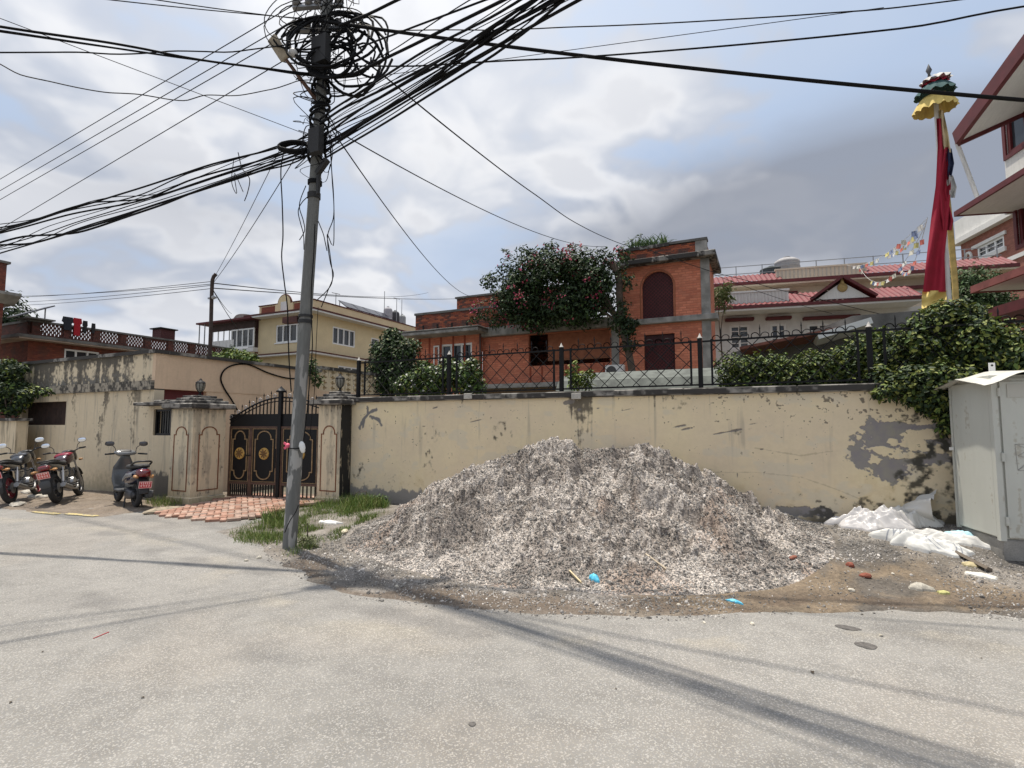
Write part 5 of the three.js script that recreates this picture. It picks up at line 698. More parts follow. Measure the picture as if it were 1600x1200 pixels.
{
  const r = rng(91), pd = 6.95;
  // bundle that crosses the road over the camera
  const Lr = 'black cable in the heavy bundle crossing over the road', Gr = 'cables in the bundle over the road';
  for (let i = 0; i < 17; i++) { const k = i / 16, y0 = 186 + 62 * (i * 7 % 17) / 16, off = r(); cable(Lr, Gr, [500 + 8 * r(), y0, pd - .1], [(i % 3 ? 828 : 790) + (i % 3 ? 64 : 115) * k + 12 * off, 0, 4.52 - .14 * k], [.012, .006, .011, .004, .014, .005][i % 6], { ext: 3.4, sag: -.0, wob: .10, n: 26 }); }
  for (const [x0, y0, x1, y1, d1, rad] of [[548, 118, 775, 0, 5.1, .017], [530, 40, 640, -6, 6.1, .018], [540, 120, 735, 0, 5.25, .006], [540, 160, 790, 0, 5.05, .005], [560, 75, 780, -10, 5.1, .011]]) cable('black cable running up from the coils over the road', 'single cables over the road', [x0, y0, pd - .3], [x1, y1, d1], rad, { ext: x1 < 700 ? 11 : 4, n: 26, wob: .05 });
  // bundle down the street towards the shutter
  const Ll = 'black cable in the bundle running along the street past the outbuilding', Gl = 'cables in the bundle along the street';
  const yl = [[205, 310], [212, 312], [218, 318], [222, 322], [228, 326], [232, 340], [238, 341], [240, 343], [236, 345], [215, 347], [226, 330]]; yl.forEach(([a, b], i) => cable(Ll, Gl, [490, a, pd], [0, b, 7.75], [.012, .008, .010, .006, .012, .014, .010, .014, .006, .005, .007][i], { ext: 3, sag: .12 + .05 * r(), wob: .16, fr: 14, n: 40 }));
  // upper cables to the street's far side
  const Lu = 'thick black cable leaving the pole high above the road', Gu = 'high cables across the road'; for (const [a, b, rad] of [[110, 31, .013], [114, 34, .010], [112, 36, .007]]) cable(Lu, Gu, [500, a + 6, 6.9], [0, b, 5.0], rad, { ext: 2.5, sag: .03, wob: .05, n: 24 });
  cable('wavy thin cable dipping across the pale sky', null, [500, 125, 6.9], [0, 100, 5.3], .006, { sag: .30, n: 24, wob: .14 }); cable('black cable meeting the thick pair high above the road', null, [505, 60, 6.9], [160, 66, 5.8], .008, { sag: .08, wob: .06, ext: 1.9 });
  for (const [a, b, c, d] of [[492, 30, 228, 0], [492, 32, 285, 0]]) cable('thin cable at the very top of the pole', 'thin cables at the pole top', [a, b, 6.9], [c, d, 6.0], .006, { ext: 2.2, sag: .02 });
  // four bare conductors
  for (let i = 0; i < 4; i++) cable('bare straight power line slanting up to the cross-arm', 'four bare power lines', at([492, 500, 505, 510][i], [-12, 8, 22, 55][i], 6.95), at(0, [280, 298, 312, 358][i], 13.5), .007, { ext: 1.8, n: 10 });
  cable('thin service wire crossing from the far roofs to the pole', null, [500, 218, 6.9], [62, 52, 5.5], .004, { ext: 1.6 });
  // along the wall to the right, and service drops to the houses
  cable('very thick black cable sweeping high past the flag pole', null, [512, 34, 6.8], [1600, 137, 5.6], .022, { ext: 1.5, sag: .10, n: 24 });
  cable('black cable rising from the coil to the top of the sky', null, [508, 104, 6.8], [1490, 0, 5.2], .010, { ext: 1.4, sag: .16, wob: .06 }); cable('thin black cable rising above the thick one', null, [610, 48, 6.8], [1330, 2, 5.4], .007, { ext: 1.4, sag: .08, wob: .03 }); cable('hair thin cable beside the rising black cable', null, [508, 130, 6.8], [1010, 62, 6.0], .004, { ext: 1.6 });
  cable('service cable drooping to the brick tower roof', null, [535, 70, 6.8], [1000, 385, 24.5], .012, { sag: .55, wob: .22, fr: 6, n: 26 }); cable('service cable hanging on past the tower to the white house', null, [1000, 385, 24.5], [1440, 505, 20], .014, { sag: .25, wob: .10 });
  cable('thin wire falling to the wing of the brick house', null, [520, 205, 6.9], [736, 463, 26], .009, { sag: .45 }); cable('thin wire falling towards the bougainvillea', null, [518, 200, 6.9], [945, 385, 24], .009, { sag: .45 }); cable('slack wire from the brick tower to the tile roof', null, [1060, 405, 25], [1300, 490, 30], .012, { sag: .2 });
  cable('service wire down to the small roof pole', null, [470, 232, 6.9], [331, 445, 14], .006, { sag: .08 }); cable('second service wire down to the small roof pole', null, [440, 228, 6.95], [331, 440, 14], .005, { sag: .06 });
  for (const [a, b] of [[440, 462], [446, 470], [451, 475], [444, 460]]) cable('faint wire from the small roof pole to the far houses', 'wires over the far roofs', [329, a, 14], [8, b, 26], .008, { ext: 1.3, sag: .1 });
  for (const [a, x, b] of [[442, 620, 455], [450, 720, 458]]) cable('faint wire behind the pole across the sky', 'wires behind the pole', [329, a, 14], [x, b, 40], .014, { sag: .25, ext: 1.7 });
  for (const [x, y] of [[362, 490], [378, 522], [372, 512]]) cable('short wire from the small roof pole to the balcony', 'wires to the balcony', [331, 450, 14], [x, y, 34], .010, { sag: .1 });
  // hanging ends down the pole
  const hang = (label, pts, rad, d = 6.85) => tag(obj('cable', tube(pts.map(([x, y], i) => at(x, y, d + .05 * Math.sin(i * 2))), rad, pts.length * 6, 5), M.cable), label, 'cable');
  hang('long loose cable hanging from the street bundle to the gate', [[443, 238], [439, 262], [441, 320], [442, 370], [440, 400], [444, 440], [449, 480], [450, 520], [452, 570], [455, 612]], .008); hang('thin pair cable hanging clear of the pole', [[517, 205], [518, 260], [521, 300], [522, 350], [520, 385], [511, 365], [516, 400], [519, 440], [510, 455], [494, 470]], .006); hang('looped loose cable below the thin pair', [[514, 205], [519, 280], [521, 340], [512, 368], [516, 410], [521, 430], [512, 455], [502, 480]], .006);
  hang('cable strapped down the side of the pole', [[492, 350], [490, 400], [487, 440], [486, 480], [488, 540], [484, 590], [480, 640], [474, 690]], .007, 6.78); hang('curled dead cable end under the bracket', [[478, 290], [470, 310], [468, 325], [474, 345], [476, 360], [468, 375]], .006); hang('second curled cable end under the bracket', [[480, 308], [472, 316], [466, 330], [470, 350], [474, 365], [475, 390]], .006); hang('wire twisted round the pole down to the band', [[497, 345], [505, 365], [508, 378], [511, 392]], .006); hang('dead cable end dangling from the street bundle', [[372, 238], [378, 262], [390, 280], [387, 300], [382, 314]], .006, 7.1); hang('short dead cable loop on the street bundle', [[365, 250], [362, 285], [370, 303], [366, 270], [380, 300]], .005, 7.1); hang('thin cable down to the foot of the gate', [[497, 480], [494, 540], [492, 600], [488, 645], [483, 690]], .004, 6.9);
  hang('cable wound once round the foot of the pole', [[466, 790], [462, 800], [454, 812], [449, 822], [445, 832]], .006, 6.62);
}
// ---- coils of spare cable round the pole head
{
  const r = rng(131), coil = (label, cx, cy, d, rx, ry, rad, turns, tilt, group) => { const p = [], c = at(cx, cy, d), N = 30 * turns, ex = RT.clone(), ey = V(0, 1, 0).applyAxisAngle(FW, tilt), ez = FW.clone(); for (let i = 0; i <= N; i++) { const a = i / 30 * 6.283, k = 1 + .12 * Math.sin(a * 1.7 + cx) + .06 * (r() - .5), e = c.clone().addScaledVector(ex, rx * k * Math.cos(a)).addScaledVector(ey, ry * k * Math.sin(a)).addScaledVector(ez, .25 * Math.sin(a + tilt) * rx + (i / N - .5) * .1); p.push(e); } return tag(obj('cable_coil', tube(p, rad, N, 5), M.cable), label, 'cable coil', group); };
  const G = 'cable coils round the pole head', L = 'loose coil of black cable hung round the head of the pole';
  for (const [cx, cy, rx, ry, rad, n, t] of [[515, 62, .52, .42, .017, 2, .3], [505, 70, .40, .45, .015, 2, -.4], [548, 95, .38, .52, .020, 1, -.3], [560, 70, .34, .46, .014, 1, .2], [497, 50, .44, .34, .012, 2, .6], [530, 45, .3, .30, .022, 1, 0], [520, 88, .46, .30, .013, 1, -.2], [545, 110, .28, .40, .012, 1, .5], [480, 60, .34, .36, .008, 2, .4], [500, 28, .5, .28, .007, 2, -.3], [462, 30, .34, .4, .006, 2, .2], [515, 95, .3, .25, .016, 2, .1], [575, 80, .2, .42, .016, 1, -.1], [562, 88, .36, .50, .017, 1, .1], [572, 60, .26, .36, .013, 1, -.4]]) coil(L, cx, cy, 6.75 + .25 * r(), rx, ry, rad, n, t, G);
  coil('flat black cable coil tied on the street side of the pole', 462, 230, 6.85, .17, .085, .022, 4, .5); 
  // nest of thin wires
  for (let i = 0; i < 34; i++) { const p = [], y0 = 6.2 + r() * 1.4, k = 4 + Math.floor(r() * 4); const q = poleAt(i % 3 ? y0 : 5.0 + r() * .9); for (let j = 0; j < k; j++) p.push(q.clone().add(V((r() - .55) * (i % 3 ? 1.1 : .5), (r() - .5) * (i % 3 ? 1.0 : .55), (r() - .5) * .5))); tag(obj('tangled_wire', tube(p, .004 + .003 * r(), k * 7, 4), M.cable), 'thin black wire in the tangle round the pole head', 'wire', 'tangled wires on the pole'); }
  for (let i = 0; i < 14; i++) { const y = 5.0 + i * .075, q = poleAt(y), R0 = poleR(y) + .02 + .03 * r(), p = []; for (let j = 0; j <= 10; j++) { const a = j / 10 * 6.283; p.push(q.clone().add(V(R0 * Math.cos(a), .05 * Math.sin(a + i) + .02 * (r() - .5), R0 * Math.sin(a)))); } tag(obj('cable_lashing', tube(p, .012 + .008 * r(), 30, 5), M.cable), 'turn of black cable lashed tight round the pole', 'cable', 'lashings round the pole'); }
}
// small steel pole on the outbuilding roof
{ const a = onX(327, 570, BX - .12), b = thing('roof_pole', 'thin rusty steel pole with a bent top on the outbuilding', 'pole', [a.x, 2.6, a.z]); const d = at(327, 420, 1).sub(EYE), top = onX(326, 432, BX - .12).y - 2.6; obj('shaft', tube([V(0, 0, 0), V(0, top * .5, 0), V(-.02, top * .95, 0), V(0, top, .0), V(.06, top + .10, -.04)], .045, 30, 8), mottle([.05, .032, .026], .5, .4, 74), b); obj('wire_ring', [bx(-.13, .13, top * .80, top * .80 + .04, -.03, .03)], M.dullSteel, b); obj('insulator', mv(new THREE.SphereGeometry(.05, 8, 6), .09, top * .8 + .02, .03), std([.3, .3, .3], .5), b); }
// ================= grey switch cabinet =================
{
  const c = thing('electrical_cabinet', 'pale grey metal switch cabinet with a bent sheet roof beside the wall', 'cabinet', [2.16, .40, -7.32], R(11.5)); const H = 1.69, W = 1.45, D = .80;
  M.cabinet = (() => { const t = tex(512, 512, (u, v) => { const n = fbm(u * 5, v * 5, 5, 231, 5), st = fbm(u * 30, v * 4, 3, 232, 30), f = fbm(u * 50, v * 50, 3, 233, 50); let k = 1 + .12 * (n - .5) + .08 * (st - .5); let c = [.50 * k, .505 * k, .455 * k]; c = mix3(c, [.32, .28, .21], .55 * ss(.62, .76, st * .55 + f * .45)); return c; }, [.6, .6]); return std([1, 1, 1], .55, { map: t, bumpMap: t, bumpScale: .002 }); })();
  obj('plinth', [mv(cbx(W - .02, .24, D - .02, .02), W / 2, -.22, -D / 2)], M.concrete, c);
  obj('body', bx(.012, W, .02, H, -D, -.012), M.cabinet, c);
  obj('side_panel', [mv(cbx(.02, H - .05, D - .10, .006), -.004, .03, -D / 2 - .01)], M.cabinet, c); obj('corner_post', [bx(-.018, .035, .0, H, -.05, .012), bx(-.018, .02, .0, H, -D - .012, -D + .03)], M.cabinet, c);
  obj('door', mv(cbx(.68, H - .06, .02, .006), .40, .03, .0), M.cabinet, c); obj('door', mv(cbx(.66, H - .06, .02, .006), 1.09, .03, .0), M.cabinet, c);
  for (const y of [.16, .82, 1.5]) obj('hinge', [rod(V(.045, y, .022), V(.045, y + .09, .022), .016, .016, 8)], M.cabinet, c);
  obj('latch_tab', bx(-.05, .0, .90, .935, -D - .005, -D + .03), M.white, c);
  obj('name_plate', bx(.12, .32, H - .2, H - .06, .012, .018), std([.47, .46, .41], .6), c);
  // scratched drawing on the door
  const sg = []; const sq = [[.16, 1.0], [.55, 1.0], [.55, .72], [.17, .73], [.16, 1.0], [.4, .9], [.17, .73], [.3, .86], [.5, 1.0], [.28, .95], [.18, .88], [.55, .80]]; for (let i = 1; i < sq.length; i++) sg.push(bar(V(sq[i - 1][0], sq[i - 1][1], .0125), V(sq[i][0], sq[i][1], .0125), .004, .0012)); obj('scratches', sg, std([.28, .27, .25], .8), c);
  // thin sheet roof, bent up at the edges
  const nx = 24, nz = 14, P = [], I = []; for (let j = 0; j <= nz; j++) for (let i = 0; i <= nx; i++) { const u = i / nx, v = j / nz, x = lerp(-.15, W + .14, u), z = lerp(.16, -D - .14, v); const ridge = .10 * (1 - Math.abs(v - .5) * 2), sd = -.10 * ss(.22, 0, u) - .10 * ss(.78, 1, u), wv = .018 * Math.sin(u * 11 + v * 3) * (v < .15 || v > .85 ? 1 : .35); P.push(x, H + .02 + ridge + sd + wv + .03 * ss(.06, .26, u) * ss(.35, .1, v), z); if (i < nx && j < nz) { const k = j * (nx + 1) + i; I.push(k, k + 1, k + nx + 1, k + 1, k + nx + 2, k + nx + 1); } }
  const q = P.slice(); for (let i = 1; i < q.length; i += 3) q[i] -= .006; const n0 = P.length / 3; for (const k of I.slice()) I.push(n0 + k); P.push(...q); const g = new THREE.BufferGeometry(); g.setAttribute('position', new THREE.Float32BufferAttribute(P, 3)); g.setIndex(I); g.computeVertexNormals(); obj('sheet_roof', g, mottle([.56, .54, .48], .2, .9, 75, { rough: .5 }), c); obj('gable_fill', [bx(.0, W, H, H + .04, -D + .05, -.05)], M.cabinet, c);
  obj('lifting_lug', [bx(.20, .26, H + .10, H + .21, -.42, -.41)], M.white, c); obj('lug_hole', (() => { const e = new THREE.CylinderGeometry(.012, .012, .014, 10); e.rotateX(Math.PI / 2); e.translate(.23, H + .18, -.415); return e; })(), M.dark, c);
}
// ================= plastic sacks and litter beside the cabinet =================
const gY = (x, z) => Math.max(vergeH(x, z), pileH(x, z) + vergeH(x, z), 0);
function crumple(name, label, cat, p, rx, rz, h, m, seed, turn = 0, o = {}) { // a collapsed sheet or sack: closed, folded, resting on the ground
  const t = thing(name, label, cat, [p.x, 0, p.z], turn, o.group), N = (o.N || 46) * 2, Q = (o.Q || 20) * 2, P = [], U = [], I = []; const c = Math.cos(turn), s = Math.sin(turn);
  for (let j = 0; j <= Q; j++) for (let i = 0; i <= N; i++) {
    const a = i / N * 6.2832, v = j / Q, rr = v, ca = Math.cos(a), sa = Math.sin(a), e = 1 + 1.1 * (fbm(ca * 2.2 + seed, sa * 2.2, 4, seed) - .5) + .06 * Math.sin(a * 7 + seed);
    const x = rx * rr * ca * e, z = rz * rr * sa * e, f1 = Math.abs(fbm(x * 6 / (rx + .2) + seed, z * 6 / (rz + .2), 4, seed + 3) - .5) * 2, f2 = Math.abs(fbm(x * 22, z * 22, 3, seed + 5) - .5) * 2;
    const prof = Math.pow(1 - v * v, (o.pw || .9) * 1.3), pq = Math.sqrt(prof), rg = (fx, fz, sd) => 1 - Math.abs(fbm(fx, fz, 3, sd) - .5) * 4; let y = h * prof * (.35 + .8 * fbm(x * 3.5 + 5, z * 3.5, 2, seed + 8)) + h * .42 * pq * (rg(x * 3.2 + seed, z * 7 + x * 2, seed + 3) - .3) + h * .20 * pq * (rg(x * 9 + z * 5, z * 15, seed + 5) - .3);
    P.push(x, gY(p.x + x * c + z * s, p.z - x * s + z * c) + Math.max(y, -.01) + .012 * (j < Q ? 1 : -1), z); U.push(.5 + x / (2.6 * rx), .5 + z / (2.6 * rz)); if (i < N && j < Q) { const k = j * (N + 1) + i; I.push(k, k + N + 1, k + 1, k + 1, k + N + 1, k + N + 2); }
  }
  const g = new THREE.BufferGeometry(); g.setAttribute('position', new THREE.Float32BufferAttribute(P, 3)); g.setAttribute('uv', new THREE.Float32BufferAttribute(U, 2)); g.setIndex(I); g.computeVertexNormals(); const b = cast(new THREE.Mesh(g, m)); b.name = o.part || 'sheet'; t.add(b); return t;
}
M.poly = new THREE.MeshPhysicalMaterial({ color: lin(.62, .60, .59), roughness: .28, transmission: .12, thickness: 0, side: THREE.DoubleSide }); M.sack = std([.58, .57, .54], .55); M.greySheet = std([.40, .40, .41], .4); M.bluePlastic = std([.10, .50, .70], .5);
{
  const G = (px, py, g = .3) => onY(px, py, g);
  crumple('plastic_sheet', 'crumpled clear white plastic sheet on the grit near the wall', 'plastic sheet', G(1362, 818, .36), .44, .22, .24, M.poly, 301, -.25, { N: 70, Q: 30 });
  crumple('plastic_sheet', 'grey plastic sheet bundled at the foot of the wall behind the sacks', 'plastic sheet', G(1350, 796, .36), .40, .13, .22, M.greySheet, 305, -.1);
  const printed = (() => { const cv = document.createElement('canvas'); cv.width = 256; cv.height = 256; const x = cv.getContext('2d'); x.fillStyle = '#cbcac5'; x.fillRect(0, 0, 256, 256); x.strokeStyle = '#8d9096'; x.lineWidth = 3; x.beginPath(); x.ellipse(180, 120, 40, 52, .2, 0, 6.3); x.stroke(); x.beginPath(); x.ellipse(180, 120, 28, 38, .2, 0, 6.3); x.stroke(); x.lineWidth = 4; for (let i = 0; i < 4; i++) { x.beginPath(); x.moveTo(45 + i * 17, 100); x.lineTo(58 + i * 17, 150 - i * 6); x.lineTo(64 + i * 17, 104); x.stroke(); } const t = new THREE.CanvasTexture(cv); t.colorSpace = THREE.SRGBColorSpace; return std([1, 1, 1], .6, { map: t }); })();
  crumple('cement_sack', 'flattened white woven sack with faded grey print lying on the grit', 'sack', G(1440, 852, .26), .38, .15, .13, printed, 311, -.42, { N: 60, Q: 26, pw: .6, part: 'sack_body' });
  crumple('cement_sack', 'white woven sack slumped between the sheet and the open bag', 'sack', G(1420, 822, .34), .34, .20, .24, M.sack, 317, .15, { N: 60, Q: 26, part: 'sack_body' });
  crumple('cement_sack', 'long thin white sack trailing in front of the cabinet', 'sack', G(1482, 838, .34), .38, .09, .11, M.sack, 321, -.45, { N: 60, part: 'sack_body' });
  // bag standing with its mouth open
  const p = G(1452, 820, .36), b = thing('open_sack', 'white plastic sack lying with its wide mouth open beside the cabinet', 'sack', [p.x, gY(p.x, p.z) + .02, p.z], .35); const P = [], I = [], N = 40, Q = 14; for (let j = 0; j <= Q; j++) for (let i = 0; i <= N; i++) { const a = i / N * 6.283, v = j / Q, w = lerp(.07, .20, Math.pow(v, .6)) * (1 + .14 * Math.sin(a * 3 + 1) + .07 * Math.sin(a * 7 + v * 5)); P.push(lerp(-.30, .08, v) + .04 * Math.cos(a) * v, Math.max(.0, w * .95 + w * Math.sin(a)), w * 1.15 * Math.cos(a)); if (i < N && j < Q) { const k = j * (N + 1) + i; I.push(k, k + N + 1, k + 1, k + 1, k + N + 1, k + N + 2); } } const g = new THREE.BufferGeometry(); g.setAttribute('position', new THREE.Float32BufferAttribute(P, 3)); g.setIndex(I); g.computeVertexNormals(); g.rotateY(-.9); obj('bag', g, M.sack, b);
  crumple('plastic_scrap', 'pale blue plastic scrap between the sacks and the cabinet', 'plastic scrap', G(1503, 833, .36), .15, .08, .05, std([.42, .66, .74], .5), 331, -.3, { N: 30, Q: 10 });
  crumple('plastic_scrap', 'blue plastic scrap at the foot of the gravel heap', 'plastic scrap', G(929, 913, .02), .055, .04, .035, M.bluePlastic, 335, 0, { N: 24, Q: 8 }); crumple('plastic_scrap', 'small blue plastic wrapper on the brown soil at the road edge', 'plastic scrap', G(1148, 943, .01), .07, .022, .02, M.bluePlastic, 337, -.2, { N: 24, Q: 8 });
  crumple('paper_scrap', 'torn grey paper on the dark soil before the cabinet', 'paper', G(1440, 902, .16), .10, .06, .05, mottle([.40, .37, .31], .3, .2, 77), 341, 0, { N: 24, Q: 8 }); crumple('paper_scrap', 'flat white card scrap on the soil below the cabinet', 'paper', G(1530, 882, .22), .12, .05, .02, std([.62, .60, .54], .9), 343, -.3, { N: 24, Q: 8 }); crumple('paper_scrap', 'yellowish wrapper on the soil below the cabinet', 'paper', G(1515, 868, .26), .07, .04, .03, std([.45, .38, .22], .9), 345, .3, { N: 24, Q: 8 }); crumple('paper_scrap', 'white wrapper lying in the weeds by the gate pillar', 'paper', G(517, 817, .06), .22, .05, .03, std([.70, .69, .65], .9), 347, .1, { N: 24, Q: 8 });
  crumple('paper_scrap', 'yellow green wrapper on the dark soil by the road', 'paper', G(1474, 914, .12), .05, .025, .015, std([.46, .44, .18], .9), 349, 0, { N: 20, Q: 7 });
  // brick bits, stones, sticks
  const rock = (label, nm, px, py, g0, s, c, seed, cat, grp) => { const p = G(px, py, g0), t = new THREE.DodecahedronGeometry(1, 1), q = t.attributes.position; for (let i = 0; i < q.count; i++) { const k = .75 + .55 * fbm(q.getX(i) * 1.3 + seed, q.getY(i) * 1.3 + q.getZ(i), 3, seed); q.setXYZ(i, q.getX(i) * k * s[0], q.getY(i) * k * s[1], q.getZ(i) * k * s[2]); } t.computeVertexNormals(); const o = obj(nm, t, mottle(c, .5, .2, seed)); o.position.set(p.x, gY(p.x, p.z) + s[1] * .4, p.z); o.rotation.y = seed; return tag(o, label, cat, grp); };
  rock('broken red brick piece on the soil below the plastic sheet', 'brick_fragment', 1328, 875, .18, [.045, .035, .035], [.22, .065, .04], 351, 'brick'); rock('larger broken red brick half on the brown soil', 'brick_fragment', 1352, 893, .13, [.06, .03, .04], [.20, .06, .035], 352, 'brick'); rock('thin red brick chip at the toe of the gravel heap', 'brick_fragment', 1240, 878, .14, [.07, .02, .025], [.22, .08, .05], 353, 'brick');
  rock('pale stone lying in the weeds beside the heap', 'stone', 538, 832, .05, [.10, .035, .05], [.52, .46, .34], 354, 'stone'); for (const [x, y, s] of [[1330, 915, .03], [1298, 884, .018], [1212, 903, .02], [1290, 866, .02], [1060, 935, .02], [1175, 960, .02], [620, 905, .02], [1100, 958, .015], [1395, 898, .018], [405, 862, .03], [385, 866, .025]]) rock('small pale pebble on the soil at the road edge', 'stone', x, y, .08, [s, s * .7, s * .8], [.50, .46, .38], 360 + x, 'stone', 'pebbles at the road edge');
  for (const [x, y, sx] of [[28, 787, .28], [60, 775, .3], [75, 768, .22], [44, 770, .2]]) rock('flat pale rubble slab beneath the parked motorbikes', 'rubble_slab', x, y, .04, [sx, .05, .12], [.40, .37, .32], 380 + x, 'rubble', 'slabs under the motorbikes');
  rock('long dirt coloured stone beside the pillar foot', 'stone', 256, 797, .04, [.34, .07, .12], [.30, .25, .18], 391, 'stone');
  const stick = (label, a, b, w, c) => { const A = G(...a), B = G(...b); A.y = gY(A.x, A.z) + w * .4; B.y = gY(B.x, B.z) + w * .4; tag(obj('stick', bar(A, B, w, w * .45), mottle(c, .4, .3, 79)), label, 'stick'); };
  stick('broken light wood lath stuck in the toe of the heap', [1008, 886, .14], [1040, 906, .05], .05, [.42, .35, .26]); stick('short pale wood chip beside the blue scrap', [890, 908, .03], [908, 914, .03], .03, [.58, .48, .30]); stick('thin red drinking straw lying on the asphalt', [146, 998, 0], [170, 988, 0], .008, [.55, .03, .05]); stick('grey plank lying beneath the cabinet', [1495, 850, .33], [1545, 870, .28], .07, [.16, .13, .10]);
  // leaves, droppings and repaired spots on the asphalt
  for (const [x, y, rx, rz, lb] of [[1324, 981, .09, .05, 'dark tar patch stuck to the road near the brown soil'], [1354, 1009, .07, .06, 'round dark tar spot on the open road'], [738, 1132, .02, .02, 'tiny round tar spot on the pale asphalt']]) { const p = G(x, y, 0), g = new THREE.CircleGeometry(1, 22); const q = g.attributes.position; for (let i = 1; i < q.count; i++) { const k = .75 + .5 * fbm(q.getX(i) * 2 + x, q.getY(i) * 2, 3, 9); q.setXY(i, q.getX(i) * k * rx, q.getY(i) * k * rz); } g.rotateX(-Math.PI / 2); const o = obj('tar_spot', g, mottle([.10, .092, .085], .5, .1, 80)); o.position.set(p.x, .004, p.z); tag(o, lb, 'tar spot'); }
  const leafG = (() => { const g = new THREE.BufferGeometry(); g.setAttribute('position', new THREE.Float32BufferAttribute([0, 0, 0, .5, .25, .3, 1, .05, 0, .5, .2, -.3, .5, .02, 0], 3)); g.setIndex([0, 1, 4, 1, 2, 4, 2, 3, 4, 3, 0, 4]); g.computeVertexNormals(); return metric(g); })(); const lm = [std([.06, .045, .03], .9), std([.35, .32, .26], .9)]; for (const [x, y, m, s] of [[1271, 1054, 0, .045], [1380, 993, 1, .05], [965, 1077, 0, .02], [1344, 960, 0, .03], [65, 1020, 0, .025], [220, 1090, 0, .03], [15, 1100, 0, .03], [1535, 1030, 0, .02]]) { const p = G(x, y, 0), o = piece('fallen_leaf', leafG, lm[m], scene, [p.x, .003, p.z], [0, x, 0], [s, s, s]); tag(o, m ? 'pale dry leaf on the open asphalt' : 'small dark dry leaf on the open asphalt', 'leaf', m ? undefined : 'dry leaves on the road'); }
}
